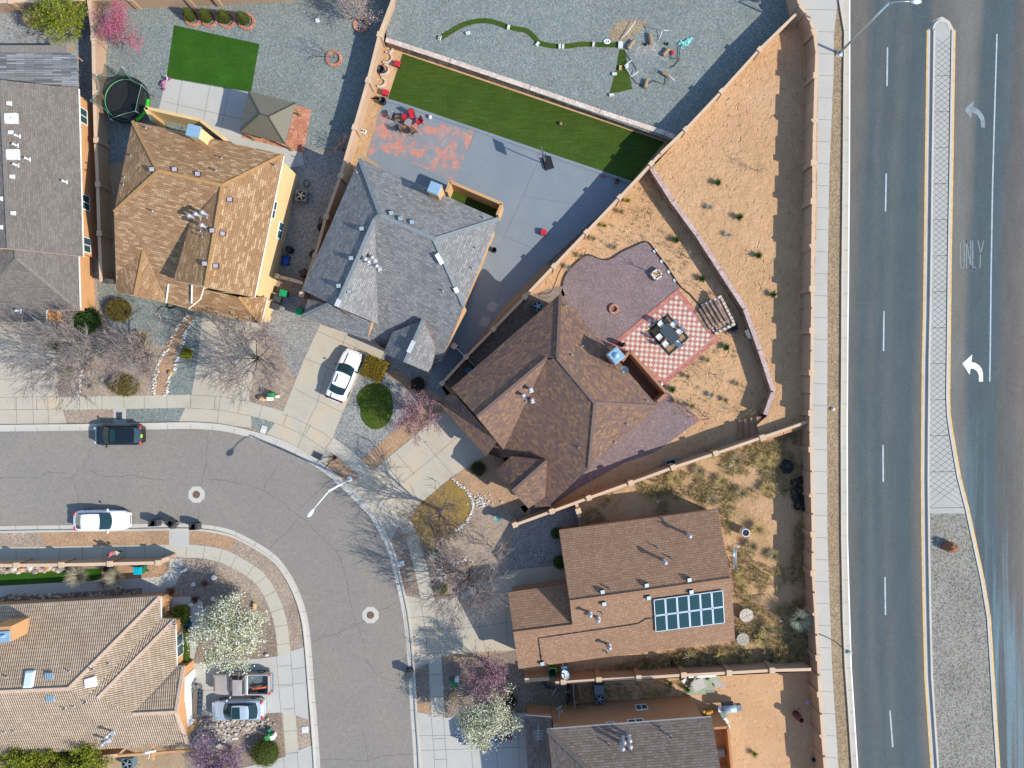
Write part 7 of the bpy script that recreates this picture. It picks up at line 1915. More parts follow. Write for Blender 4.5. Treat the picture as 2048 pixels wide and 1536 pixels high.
# ---------------------------------------------------------------- grey house slab: chairs, hoop, balls
def patio_chair(name, label, px, py, rz, cushion, frame, group=None, sling=False):
 t = thing(name, label, 'chair', P(px, py, .45) - Vector((0, 0, .45)), rz, group)
 m = MB()
 for sx_ in (-1, 1):
  for sy_ in (-1, 1):
   m.tube([(sx_ * .24, sy_ * .25, 0), (sx_ * .24, sy_ * .25, .45)], .02, 5)
  m.tube([(.25, sx_ * .28, .45), (.22, sx_ * .29, .62), (-.25, sx_ * .28, .64), (-.34, sx_ * .25, .95)], .022, 5)
 m.tube([(-.34, -.25, .95), (-.37, 0, .99), (-.34, .25, .95)], .022, 5)
 m.build('frame', [frame], t, world=False)
 m = MB(); m.box((.02, 0, .47), (.50, .50, .09), 0, 0, 0, .92); m.build('seat', [cushion], t, world=False)
 m = MB()
 if sling:
  for k in range(6): m.bar((-.27 - .012 * k, -.23, .50 + k * .075), (-.27 - .012 * k, .23, .50 + k * .075), .05, .02)
 else: m.box((-.29, 0, .72), (.08, .48, .46), 0, 0, -.2)
 m.build('backrest', [cushion if not sling else frame], t, world=False)
 return t
M['sling'] = m_plank('slatted_brown_seat', (.20, .13, .075), .5, .10, .2, .85)
patio_chair('patio_chair', 'red cushioned patio chair left of the other two', 809, 234, PI / 2, M['red'], M['black_m'], 'red cushioned chairs on the worn slab')
patio_chair('patio_chair', 'red cushioned patio chair in the middle of three', 824, 230, -PI / 2 + .25, M['red'], M['black_m'], 'red cushioned chairs on the worn slab')
patio_chair('patio_chair', 'red cushioned patio chair nearest the white ball', 838, 243, .5 + PI, M['red'], M['black_m'], 'red cushioned chairs on the worn slab')
for (x, y, a, lb) in ((795, 236, -.35, 'dark slatted chair left of the red chairs'), (803, 257, .5, 'dark slatted chair below the red chairs'), (826, 262, .75, 'dark slatted chair nearest the coral paint')):
 patio_chair('slatted_chair', lb, x, y, a, M['sling'], M['black_m'], 'dark slatted chairs on the worn slab', True)
t = thing('side_table', 'small grey glass table between the red and slatted chairs', 'table', P(818, 248)); m = MB(); m.box((0, 0, .5), (.62, .55, .04), -.3); m.build('table_top', [m_plain('frosted_glass', (.24, .26, .245), .3)], t, world=False)
for sx_ in (-1, 1):
 for sy_ in (-1, 1): m = MB(); m.tube([(sx_ * .25, sy_ * .2, 0), (sx_ * .25, sy_ * .2, .48)], .02, 5); m.build('leg', [M['black_m']], t, world=False)
t = thing('market_table', 'round cream topped table left of the slatted chairs', 'table', P(785, 234)); m = MB(); m.box((0, 0, .55), (.5, .56, .05), .4); m.build('table_top', [m_plain('cream_table', (.36, .36, .33), .6)], t, world=False)
m = MB(); m.tube([(0, 0, 0), (0, 0, .53)], .04, 8); m.lathe((0, 0, 0), [(.2, 0), (.05, .06)], 12); m.build('pedestal', [M['black_m']], t, world=False)
t['label'] = 'small cream topped table left of the slatted chairs'; t.name = 'side_table'
def stool(label, px, py, rz):
 t = thing('cushioned_stool', label, 'stool', P(px, py), rz, 'red stools of the grey house'); m = MB(); m.box((0, 0, .18), (.5, .48, .34)); m.build('base', [M['black']], t, world=False)
 m = MB(); m.box((0, 0, .40), (.54, .52, .12), 0, 0, 0, .9); m.build('cushion', [M['red']], t, world=False)
stool('red cushioned stool at the top corner of the turf', 796, 131, -.3); stool('red cushioned stool at the lower turf corner by the pot', 772, 188, -.3); stool('red cushioned stool alone on the grey slab', 1087, 466, 0)
barrel('plant_pot', 'black pot in the scalloped planting bed', 761, 137, .34, .45, M['black'], 'pot')
barrel('plant_pot', 'dark round pot with pale rim by the red stool at the slab corner', 764, 200, .32, .5, M['black'], 'pot')
barrel('plant_pot', 'brown pot on the slab corner near the diagonal wall', 1235, 361, .22, .35, m_plain('terracotta', (.20, .09, .05), .8), 'pot')
barrel('charcoal_bin', 'small black bin beside the grey house east wall', 988, 499, .22, .6, M['black'], 'bin')
def ballthing(label, px, py, r_, mat, z=0.0):
 mb = MB(); p = P(px, py, z + r_); mb.ball(p, r_, 14, 0, 9); tag(mb.build('ball', [mat], at=p), label, 'ball')
ballthing('white ball near the turf edge right of the red chairs', 860, 234, .17, M['white']); ballthing('brown ball lying on the turf lawn', 1121, 247, .16, m_plain('ball_brown', (.28, .13, .09), .6)); ballthing('red ball at the slab edge by the brown pot', 1207, 352, .14, m_plain('ball_red', (.5, .06, .05), .5)); ballthing('small black ball in the flat dirt yard shade', 1627, 1520, .18, M['black'])
t = thing('basketball_hoop', 'portable basketball hoop with black base at the turf edge', 'basketball hoop', P(1095, 327), math.radians(197))
m = MB(); m.box((-.05, 0, .14), (.85, 1.15, .26), 0, 0, 0, .86); m.build('base', [M['black']], t, world=False)
m = MB(); m.tube([(.25, 0, .2), (.35, 0, 1.6), (.35, 0, 3.0)], .045, 8); m.build('pole', [M['black_m']], t, world=False)
m = MB(); m.box((.55, 0, 3.05), (.05, 1.12, .76)); m.tube([(.35, 0, 2.9), (.55, 0, 2.9)], .03, 6); m.build('backboard', [m_plain('smoked_board', (.12, .13, .14), .2)], t, world=False)
m = MB(); m.tube([(.82 + .23 * math.cos(a), .23 * math.sin(a), 2.78) for a in [2 * PI * k / 20 for k in range(21)]], .016, 6); m.build('rim', [M['red']], t, world=False)
m = MB(); m.lathe((.82, 0, 2.36), [(.13, 0), (.22, .42)], 12, cap=False); nt_ = N('hoop_net', .9); nt_.b.inputs['Base Color'].default_value = (.7, .7, .7, 1); nt_.b.inputs['Alpha'].default_value = .25; m.build('net', [nt_.m], t, world=False)
mb = MB(); p = P(728, 265); mb.box((p.x, p.y, .15), (.44, .36, .3), -.3); mb.box((p.x - .1, p.y + .06, .31), (.12, .12, .03), -.3, 1); mb.box((p.x + .1, p.y, .31), (.12, .12, .03), -.3, 1)
tag(mb.build('valve_box', [M['stone_w'], M['black']], at=p), 'pale box with two dark holes in the narrow planting bed', 'box')
# ---------------------------------------------------------------- upper gravel yard
rb_pts = smooth([(880, 76), (895, 67), (925, 49), (950, 42), (976, 41), (995, 46), (1016, 54), (1034, 58), (1052, 60), (1065, 70), (1077, 86), (1098, 91), (1122, 93), (1140, 92), (1161, 88), (1190, 89), (1236, 90)], 1)
mb = MB()
up_, lo_ = offs(rb_pts, 5), offs(rb_pts, -5)
for i in range(len(rb_pts) - 1):
 mb.face([P(*lo_[i], ZU + .03), P(*lo_[i + 1], ZU + .03), P(*up_[i + 1], ZU + .03), P(*up_[i], ZU + .03)])
tag(mb.build('turf_strip', [M['turf']], at=P(1052, 60, ZU)), 'long curling strip of artificial turf held down with blocks', 'turf strip')
mb = MB()
for tr_ in tri([P(x, y, ZU + .02) for x, y in ((1239, 99), (1250, 99), (1256, 140), (1265, 178), (1219, 188), (1232, 140))]): mb.face(tr_)
tag(mb.build('turf_piece', [M['turf']], at=P(1242, 150, ZU)), 'triangular piece of artificial turf pinned by blocks', 'turf piece')
BL = [(879.5, 76, 1.2, 'two holed grey block at the left end of the turf strip'), (936, 66, .2, 'single pale block lying below the turf strip'), (1017, 55, 1.3, 'pale block across the turf strip after its crest'), (1075, 88, .9, 'tilted pale block at the lower bend of the turf strip'), (1119.5, 93, 1.5, 'left of two pale blocks side by side on the turf strip'), (1126, 93.5, 1.5, 'right of two pale blocks side by side on the turf strip'),
   (1187, 89, 1.4, 'pale block on the straight right part of the turf strip'), (1241, 90, 1.5, 'large pale block where strip and triangle of turf meet'), (1240.5, 136, 1.5, 'tan brick lying in the middle of the turf triangle'), (1229, 148, .05, 'pale block on the left edge of the turf triangle'), (1254, 133, 1.3, 'pale block under the bent pipe by the turf triangle'), (1223, 190, .15, 'pale block at the bottom tip of the turf triangle')]
for i, (x, y, a, lb) in enumerate(BL):
 m = MB(); p = P(x, y, ZU + .1); big = 1.45 if i == 7 else 1
 m.box((p.x, p.y, ZU + .10), (.40 * big, .21 * (1.9 if i == 7 else 1), .2), a)
 mats = [M['stone_w'] if i != 8 else M['stone_tan'], M['black']]
 if i == 0:
  for s in (-.1, .1): m.box((p.x + s * math.cos(a), p.y + s * math.sin(a), ZU + .202), (.12, .12, .008), a, 1)
 tag(m.build('concrete_block', mats, at=Vector((p.x, p.y, ZU))), lb, 'block', 'blocks in the upper gravel yard')
for x, y, a, L_, lb in ((1301, 78, -1.42, .95, 'upright log stump seat above the pale gravel patch'), (1262, 89, .95, .95, 'log seat between the bent pipe and turf corner'), (1332, 104, .85, .78, 'split log seat right of the pale gravel patch'), (1331, 148, -.5, .62, 'log seat crossed by a long pipe'), (1292, 167, 1.3, .8, 'log seat at the bottom of the pipe circle')):
 m = MB(); p = P(x, y, ZU + .2); d = Vector((math.cos(a), math.sin(a), 0)) * L_ / 2; m.tube([p - d, p, p + d], [.16, .17, .16], 9, sm=False)
 tag(m.build('log_seat', [M['wood']], at=Vector((p.x, p.y, ZU))), lb, 'log', 'log seats round the bare fire spot')
def pipe(label, pts, mat, w=.028):
 m = MB(); q = [P(x, y, ZU + z) for x, y, z in pts]; m.tube(q, w, 6); tag(m.build('bent_pipe', [mat], at=Vector((q[0].x, q[0].y, ZU))), label, 'pipe', 'bent frame pipes in the upper gravel yard')
pipe('long white bent pipe above the corner block of the turf', [(1272, 42, .35), (1262, 55, .3), (1255, 65, .25), (1241, 79, .1)], M['white_m'])
pipe('white pipe lying against the log seat near the turf corner', [(1264, 80, .25), (1259, 88, .1), (1254, 91, .05)], M['white_m'])
pipe('grey pipe frame round the top of the upright log', [(1297, 66, .1), (1300, 53, .4), (1325, 60, .25), (1348, 62, .06)], M['grey_m'])
pipe('short white pipe right of the upright log', [(1324, 61, .35), (1322, 70, .2), (1318, 78, .05)], M['white_m'])
pipe('dark curved pipe frame at the right of the yard', [(1342, 103, .06), (1342, 117, .08), (1358, 117, .1), (1359, 105, .12), (1357, 92, .1)], M['black_m'])
pipe('dark curved pipe trailing below the right frame', [(1359, 117, .1), (1354, 126, .08), (1348, 132, .06), (1340, 135, .05)], M['black_m'])
pipe('white zigzag pipe right of the turf triangle', [(1263, 121, .3), (1249, 131, .3), (1256, 142, .15), (1263, 153, .1), (1277, 143, .35), (1273, 137, .3)], M['white_m'])
pipe('dark straight pipe above the zigzag pipe', [(1250, 104, .05), (1262, 121, .08), (1276, 141, .1)], M['black_m'])
pipe('dark curved pipe at the bottom of the circle', [(1264, 155, .06), (1273, 166, .08), (1285, 171, .08), (1297, 168, .1), (1307, 161, .1), (1330, 170, .06), (1333, 150, .1)], M['black_m'])
pipe('white tipped pipe crossing the tilted log', [(1311, 137, .1), (1328, 143, .25), (1340, 152, .35), (1349, 161, .3)], M['white_m'])
m = MB(); p = P(1214, 83, ZU + .06); m.tube([p + Vector((.26 * math.cos(a), .17 * math.sin(a), 0)) for a in [2 * PI * k / 20 for k in range(21)]], .05, 6); m.bar(p + Vector((-.1, -.1, 0)), p + Vector((-.1, .1, 0)), .07, .05); m.bar(p + Vector((.06, -.1, 0)), p + Vector((.06, .1, 0)), .07, .05)
tag(m.build('toy_ring', [M['white']], at=Vector((p.x, p.y, ZU))), 'white oval ring toy at the end of the turf strip', 'toy')
m = MB(); r = random.Random(8)
for k in range(26):
 c = P(1363 + k * .65 + r.uniform(-3, 3), 90 - k * .33 + r.uniform(-3, 3), ZU + r.uniform(.04, .16)); m.face([c + Vector((r.uniform(-.3, .3), r.uniform(-.3, .3), r.uniform(-.05, .08))) for _ in range(4)])
tag(m.build('crumpled_tarp', [m_plain('mint_tarp', (.22, .56, .50), .7)], at=P(1368, 88, ZU)), 'crumpled mint green tarp on the blue gravel', 'tarp')
m = MB(); m.ball(P(1345, 105, ZU + .08), (.17, .22, .09), 9, 0, 5, .2, r); tag(m.build('ball_scrap', [M['red']], at=P(1345, 105, ZU)), 'small red scrap inside the dark pipe frame', 'scrap')
for x, y, lb in ((1291, 88, 'black puck by the upright log'), (1334, 87, 'dark small pot above the split log')): barrel('small_pot', lb, x, y, .13, .15, M['black'], 'pot', ZU)
# ---------------------------------------------------------------- brown house patio set
A_ = math.atan2(-(677 - 628), 1377 - 1334)
du = (P(1377, 677) - P(1334, 628)).normalized(); dv = Vector((-du.y, du.x, 0)); cR = (P(1334, 628) + P(1377, 677) + P(1337, 711) + P(1296, 660)) / 4
rzR = math.atan2(du.y, du.x)
m = MB(); m.box((cR.x, cR.y, .062), (2.98, 2.48, .012), rzR, 0); m.box((cR.x, cR.y, .072), (2.50, 2.0, .006), rzR, 1)
tag(m.build('rug', [m_plain('rug_border', (.035, .035, .03), .95), m_plain('rug_field', (.27, .18, .09), .95, var=.2, scale=8)], at=cR), 'tan rug with black border under the patio table', 'rug')
t = thing('patio_table', 'dark glass patio table on the rug of the checkered patio', 'table', cR, rzR)
m = MB(); m.box((0, 0, .73), (1.75, 1.0, .05)); m.build('table_top', [m_plain('dark_glass_top', (.055, .07, .08), .22, var=.1)], t, world=False)
for a in (-1, 1):
 for b in (-1, 1): m = MB(); m.tube([(a * .75, b * .4, .06), (a * .75, b * .4, .71)], .035, 6); m.build('leg', [M['black_m']], t, world=False)
M['seat_w'] = m_plain('silver_sling', (.62, .64, .66), .6, var=.06)
for (lx, ly, a, lb) in ((-.42, .86, -PI / 2, 'silver patio chair on the far right side of the table nearest the steps'), (.42, .86, -PI / 2, 'silver patio chair on the right side nearer the lower rug corner'), (-.42, -.86, PI / 2, 'silver patio chair on the left side near the house'),
        (.42, -.86, PI / 2, 'silver patio chair on the left side near the lower rug corner'), (-1.15, 0, 0, 'silver patio chair at the top end of the table'), (1.15, 0, PI, 'silver patio chair at the lower end of the table')):
 w_ = cR + du * lx + dv * ly; t2 = patio_chair('patio_chair', lb, CX, CY, rzR + a, M['seat_w'], M['black_m'], 'silver chairs round the patio table'); t2.location = (w_.x, w_.y, .055)
m = MB()
for k in range(12):
 a = 2 * PI * k / 12; p = P(1228, 618, .1); m.box((p.x + .36 * math.cos(a), p.y + .36 * math.sin(a), .1), (.18, .2, .2), a)
tag(m.build('fire_ring', [M['brick_red']], at=P(1228, 618)), 'small brick fire ring on the mauve gravel', 'fire ring')
m = MB(); p = P(1312, 550)
for a in range(4):
 d = Vector((math.cos(a * PI / 2 + .6), math.sin(a * PI / 2 + .6), 0)); m.box((p.x + d.x * .36, p.y + d.y * .36, .2), (.14, .84, .4), a * PI / 2 + .6)
m.box((p.x, p.y, .15), (.6, .6, .3), .6, 1)
tag(m.build('wooden_planter', [M['stone_w'], M['dirt_flat']], at=p), 'square pale planter box with a thin tree on mauve gravel', 'planter')
t = thing('wire_basket', 'dark wire basket lying in the shade beside the block steps', 'basket', P(1465, 661)); m = MB()
for k in range(7): m.tube([P(1455 + k * 3.2, 650, .1), P(1453 + k * 3.6, 672 - abs(k - 3) * 1.5, .45)], .025, 5)
m.tube([P(1455, 660, .4), P(1463, 669, .45), P(1476, 670, .4)], .04, 6); m.build('wire', [m_plain('wire_blue', (.05, .075, .10), .5, .4)], t)
m = MB(); m.box(P(1466, 655, .2), (.8, .6, .3), .4); m.build('tray', [M['black_m']], t)
m = MB(); p = P(1497, 668, ZL + .05); m.box(p, (.42, .8, .06), .45); tag(m.build('grey_board', [m_plain('slate_board', (.11, .125, .12), .8)], at=p), 'small dark grey board lying on the pink retaining wall top', 'board')
m = MB(); p = P(1339, 924, .0); m.box((p.x, p.y, .32), (.95, .62, .5), .25, 0, 0, 1.05); m.box((p.x, p.y, .585), (.78, .44, .02), .25, 1); m.bar((p.x - .7, p.y - .2, .6), (p.x - .45, p.y - .3, .6), .05, .05)
tag(m.build('garden_cart', [m_plain('cart_blue', (.16, .30, .34), .4, .3), M['black_m']], at=p), 'blue-grey metal cart in the wall shade below the brown house', 'cart')
m = MB(); p = P(1244, 690, .0); m.box((p.x, p.y, .45), (.35, .3, .9), .6); m.ball((p.x, p.y, .95), (.2, .16, .12), 8); m.box((p.x - .3, p.y + .1, .3), (.2, .2, .6), .2)
tag(m.build('patio_grill', [M['black_m']], at=p), 'small black grill beside the chimney of the brown house', 'grill')
m = MB(); p = P(1322, 768, .05); m.ball((p.x, p.y, .16), (.18, .22, .14), 8); m.ball((p.x + .2, p.y - .15, .13), (.12, .12, .12), 8, 1); tag(m.build('garden_ornament', [M['stone_w'], M['black']], at=p), 'small grey and white ornament at the patio bottom corner', 'ornament')
# ---------------------------------------------------------------- dishes
def dish_part(parent, c, rz, tilt, r_=.42, mat=None):
 m = MB(); n = 18
 Mx = Matrix.Rotation(rz, 3, 'Z') @ Matrix.Rotation(tilt, 3, 'Y')
 rows = []
 for k in range(5):
  rr = r_ * k / 4; rows.append([Vector(c) + Mx @ Vector((rr * math.cos(2 * PI * i / n), rr * .85 * math.sin(2 * PI * i / n), .55 * rr * rr)) for i in range(n)])
 for a, b in zip(rows, rows[1:]):
  for i in range(n): m.face([a[i], a[(i + 1) % n], b[(i + 1) % n], b[i]], 0, None, True)
 f = Vector(c) + Mx @ Vector((.1, 0, .5)); m.tube([Vector(c) + Mx @ Vector((-r_ * .9, 0, .1)), f], .022, 5); m.ball(f, .075, 8)
 return m, f
t = thing('dish_mast', 'satellite dish on a tall tan mast by the low wall', 'satellite dish', P(1124, 1322))
m = MB(); a = P(1123, 1318, .0); m.tube([a, Vector((a.x, a.y, 4.3))], .06, 8); m.build('mast', [m_plain('mast_tan', (.50, .33, .22), .7)], t)
m, _f = dish_part(t, (a.x + .05, a.y - .15, 3.3), -2.2, -1.0, .46); m.build('dish', [m_plain('dish_white', (.55, .68, .74), .4)], t)
m = MB(); p = P(1128, 1337, .0); m.box((p.x, p.y, .4), (.5, 1.0, .8), .1); m.box((p.x, p.y, .83), (.55, 1.05, .06), .1); tag(m.build('blue_crate', [m_plain('blue_crate', (.03, .16, .30), .5)], at=p), 'blue crate standing behind the dish mast', 'crate')
m, _f = dish_part(H4.t, H4.at(1241, 742)[0] + Vector((.3, .15, .75)), .7, -.95, .38); b_ = H4.at(1240, 744)[0]; m.tube([b_, b_ + Vector((.25, .1, .65))], .03, 6); m.build('satellite_dish', [m_plain('dish_grey', (.30, .38, .42), .4)], H4.roof_o)
m, _f = dish_part(H6.t, P(1118, 1414, 3.2), 2.3, -.9, .34); m.tube([P(1119, 1445, 3.6), P(1118, 1416, 3.0)], .03, 6); m.build('satellite_dish', [m_plain('dish_blue', (.24, .32, .37), .4)], H6.t)
m = MB(); p0 = H6.at(1076, 1450)[0]
m.tube([p0 + Vector((0, .3, 0)), p0 + Vector((0, -.2, .8)), p0 + Vector((0, -.9, .9))], .03, 5)
for k in range(4): m.tube([p0 + Vector((-.45 + .06 * k, -.1 - .22 * k, .85)), p0 + Vector((.45 - .06 * k, -.1 - .22 * k, .85))], .022, 4)
m.build('aerial', [m_plain('aerial_grey', (.36, .46, .50), .4, .3)], H6.roof_o)
M['cr'] = M['pipe_d']
# ---------------------------------------------------------------- overgrown yard
def tyre(label, px, py, r_, tilt=0.0, rz=0.0, z=0.0, group='old black tyres in the overgrown yard', w=.22):
 m = MB(); n = 20; k = 8; rows = []
 Mx = Matrix.Rotation(rz, 3, 'Z') @ Matrix.Rotation(tilt, 3, 'Y'); c = P(px, py, z + w) ; c.z = z + w * .6 + abs(math.sin(tilt)) * r_ * .8
 for i in range(n):
  a = 2 * PI * i / n; rows.append([c + Mx @ Vector(((r_ - w * .55 + w * .55 * math.cos(2 * PI * j / k)) * math.cos(a), (r_ - w * .55 + w * .55 * math.cos(2 * PI * j / k)) * math.sin(a), w * .6 * math.sin(2 * PI * j / k))) for j in range(k)])
 for i in range(n):
  for j in range(k): m.face([rows[i][j], rows[(i + 1) % n][j], rows[(i + 1) % n][(j + 1) % k], rows[i][(j + 1) % k]], 0, None, True)
 tag(m.build('old_tyre', [M['rubber']], at=Vector((c.x, c.y, z))), label, 'tyre', group)
tyre('largest black tyre lying flat alone near the long wall', 1575, 934, .66, w=.42)
for i, (x, y, tl, a, z) in enumerate(((1601, 960, .5, .3, .1), (1590, 965, .15, 1, 0), (1597, 980, .5, 2, .15), (1588, 982, .1, 0, 0), (1600, 997, .35, 1.2, .1), (1592, 996, .12, 2, 0), (1595, 1012, .2, .5, 0), (1604, 1013, .9, .2, .05))):
 tyre(('tilted tyre at the top of the tyre heap by the wall', 'flat tyre at the top left of the tyre heap', 'tilted tyre second down the tyre heap', 'flat tyre with pale ring second down the heap', 'upper tyre in the middle of the tyre heap', 'lower tyre in the middle of the tyre heap', 'flat tyre at the bottom of the tyre heap', 'tyre standing on edge at the bottom of the heap')[i], x, y, .40, tl, a, z)
tyre('grey dusty tyre in the shade below the amber house', 1349, 1326, .38, .1)
barrel('barrel', 'white rimmed barrel with dark contents among the weeds', 1492, 1066, .36, 1.0, M['white_m'], 'barrel', fill=M['black'])
def spool(label, px, py, r_, h, z=0.0):
 t = thing('cable_spool', label, 'cable spool', P(px, py, z + h) - Vector((0, 0, h)), .3, 'wooden cable spools by the amber house')
 for zz in (0.0, h - .06):
  m = MB(); m.lathe((0, 0, zz), [(r_, 0), (r_, .06), (.001, .062)], 26, sm=False)
  if zz > 0:
   for k in range(5): m.box((.28 * math.cos(k * 1.256), .28 * math.sin(k * 1.256), h + .004), (.07, .05, .01), k, 1)
   m.lathe((0, 0, h + .002), [(.05, 0), (.05, .006)], 8, 1)
  m.build('flange', [m_plank('spool_boards_%d' % px, (.44, .39, .31), .4, .14, .25, .5), M['pipe_d']], t, world=False)
 m = MB(); m.lathe((0, 0, .06), [(r_ * .5, 0), (r_ * .5, h - .12)], 16); m.build('drum', [M['wood']], t, world=False)
spool('pale wooden cable spool right of the solar panel gable end', 1493, 1231, .62, .62)
spool('weathered wooden cable spool at the lower corner of the amber roof', 1486, 1279, .56, .70)
m = MB(); p = P(1511, 1197)
for k in range(6): m.box((p.x - .4 + k * .17, p.y + .02 * k, .10), (.11, .55, .04), -.12)
for s in (-.24, .24): m.box((p.x, p.y + s, .05), (1.0, .08, .06), -.12)
tag(m.build('wooden_pallet', [M['wood']], at=p), 'small broken wooden pallet among the weeds', 'pallet')
t = thing('folding_frame', 'grey aluminium folding frame leaning by the amber house gable', 'frame', P(1471, 1116)); m = MB()
for d_ in (-.16, 0, .16): m.tube([P(1467 + d_ * 8, 1096, 1.2), P(1470 + d_ * 20, 1118, .6), P(1467 + d_ * 8, 1139, .2)], .028, 5)
m.tube([P(1467, 1096, 1.2), P(1481, 1092, 1.2)], .03, 5); m.tube([P(1468, 1138, .2), P(1481, 1137, .2)], .03, 5); m.tube([P(1466, 1097, 1.2), P(1474, 1137, .2)], .025, 5); m.tube([P(1474, 1096, 1.2), P(1467, 1138, .2)], .025, 5)
m.build('tube', [m_plain('aluminium_tube', (.42, .52, .57), .35, .5)], t)
m = MB(); m.bar(P(1470, 1102, .9), P(1469, 1114, .7), .3, .03); m.build('sling', [m_plain('teal_sling', (.05, .12, .13), .7)], t)
for x, y, lb in ((1341, 954, 'white paper plate on weeds by the pillar wall'), (1614, 1404, 'pale lilac frisbee in the wall shade')):
 m = MB(); p = P(x, y, .06); m.lathe((p.x, p.y, .04), [(.0, 0), (.16, 0), (.19, .03)], 14); tag(m.build('plate' if x < 1400 else 'frisbee', [M['white'] if x < 1400 else m_plain('lilac_plastic', (.5, .36, .55), .5)], at=p), lb, 'plate' if x < 1400 else 'frisbee')
rock('white scrap on the weeds below the pillar wall', 1460, 930, .16, .2, .2, M['white'], 31, name='scrap')['category'] = 'scrap'
rock('grey white rock near the pale grey-green bush', 1561, 1241, .22, .15, .25, M['stone_w'], 32)
rock('pale rock on the shaded weeds left of the dark slatted gate', 1315, 1004, .12, .16, .2, M['stone_w'], 33)['label'] = 'small pale rock in the shade above the amber roof'
# ---------------------------------------------------------------- lower yard
r = random.Random(12)
M['ply'] = m_plain('pale_green_board', (.30, .33, .23), .85, var=.15); M['ply2'] = m_plain('grey_board', (.42, .39, .35), .85, var=.1)
CH = [(1400, 1379, 2.6, .9, .05, .08, 'ply', 'large pale green board at the bottom of the board pile'), (1412, 1362, 2.3, .8, .3, .22, 'ply', 'pale green board across the board pile'), (1397, 1369, 1.15, .95, .42, .48, 'ply2', 'curled grey board on top of the board pile'), (1432, 1366, .9, .42, -.9, .3, 'ply2', 'white slanted board at the right of the board pile'),
   (1442, 1368, .8, .4, -.75, .15, 'ply2', 'pale board at the far right of the board pile'), (1404, 1352.5, 2.4, .22, .05, .5, 'white', 'long white board along the wall behind the board pile'), (1390, 1358, 1.5, .12, 1.0, .55, 'ply', 'narrow pale strip crossing the board pile'), (1370, 1361, .45, .3, .5, .2, 'white', 'small white board at the left of the pile'), (1424, 1355, .9, .3, 1.2, .45, 'ply', 'short green slat at the top right of the pile')]
for x, y, sx_, sy_, a, z, mt, lb in CH:
 m = MB(); p = P(x, y, z); m.box((p.x, p.y, z), (sx_, sy_, .05), a, 0, r.uniform(-.12, .12)); m.box((p.x, p.y, z - .05), (sx_ * .95, .06, .05), a); m.box((p.x, p.y, z / 2), (sx_ * .3, sy_ * .3, z), a)
 tag(m.build('scrap_board', [M[mt]], at=Vector((p.x, p.y, 0))), lb, 'board', 'boards piled by the wall')
t = thing('barrel_smoker', 'blue-grey barrel smoker grill with side firebox in the dirt yard', 'grill', P(1452, 1408), .06)
m = MB(); m.tube([(-.62, 0, .95), (-.58, 0, .95), (.58, 0, .95), (.62, 0, .95)], [.2, .36, .36, .2], 16); m.build('drum', [m_plain('smoker_blue', (.33, .44, .50), .4, .3)], t, world=False)
m = MB(); m.box((.86, .02, .75), (.46, .5, .5)); m.build('firebox', [m_plain('firebox_grey', (.13, .17, .18), .5, .3)], t, world=False)
m = MB(); m.box((-.15, .48, .95), (1.1, .34, .04)); m.tube([(-.5, .3, .95), (-.45, .66, 1.2), (.4, .66, 1.2), (.5, .3, .95)], .02, 5); m.build('shelf', [M['black_m']], t, world=False)
m = MB(); m.box((-.84, 0, .8), (.26, .5, .35)); m.build('side_tray', [M['white_m']], t, world=False)
for a_ in (-.5, .5):
 for b_ in (-.25, .25): m = MB(); m.tube([(a_, b_, 0), (a_, b_, .75)], .025, 5); m.build('leg', [M['black_m']], t, world=False)
m = MB(); p = P(1441, 1422, .0); m.box((p.x, p.y, .35), (.55, .7, .7), -.4, 0); tag(m.build('storage_box', [m_plain('teal_grey_box', (.13, .20, .20), .6)], at=p), 'teal-grey box below the barrel smoker', 'box')
m = MB(); r2 = random.Random(2)
for k in range(9): m.box(P(1452 + r2.uniform(-5, 5), 1445 + r2.uniform(-10, 12), .1 + r2.random() * .2), (r2.uniform(.1, .3), r2.uniform(.1, .3), .2), r2.uniform(0, 3))
tag(m.build('junk_heap', [M['white_m']], at=P(1452, 1445)), 'heap of white and grey junk at the balcony corner', 'junk')
m = MB()
for k in range(12): m.ball(P(1406 + k * 1.6, 1427 - abs(k - 6) * .7, 3.0 + r2.uniform(-.05, .15)), (.10, .13, .10), 7, 0, 5, .2, r2)
tag(m.build('toy_pile', [m_plain('yellow_toy', (.55, .33, .03), .5, var=.3)], at=P(1414, 1425, 2.9)), 'yellow toys piled in the corner against the rust wall', 'toys')
barrel('rust_barrel', 'tall rusty open barrel standing in the wall shade', 1603, 1441, .29, 1.35, m_plain('rust', (.13, .05, .045), .8, .2, var=.3), 'barrel')
m = MB(); p = P(1441, 1503, 3.0); m.box((p.x, p.y, 3.2), (.55, .6, .4), .1); tag(m.build('balcony_chair', [m_plain('grey_wicker', (.28, .29, .27), .8)], at=p), 'grey seat on the rear balcony of the rust house', 'chair')
barrel('balcony_tub', 'round white tub on the rear balcony of the rust house', 1436, 1454, .22, .4, M['white_m'], 'tub', 2.95)
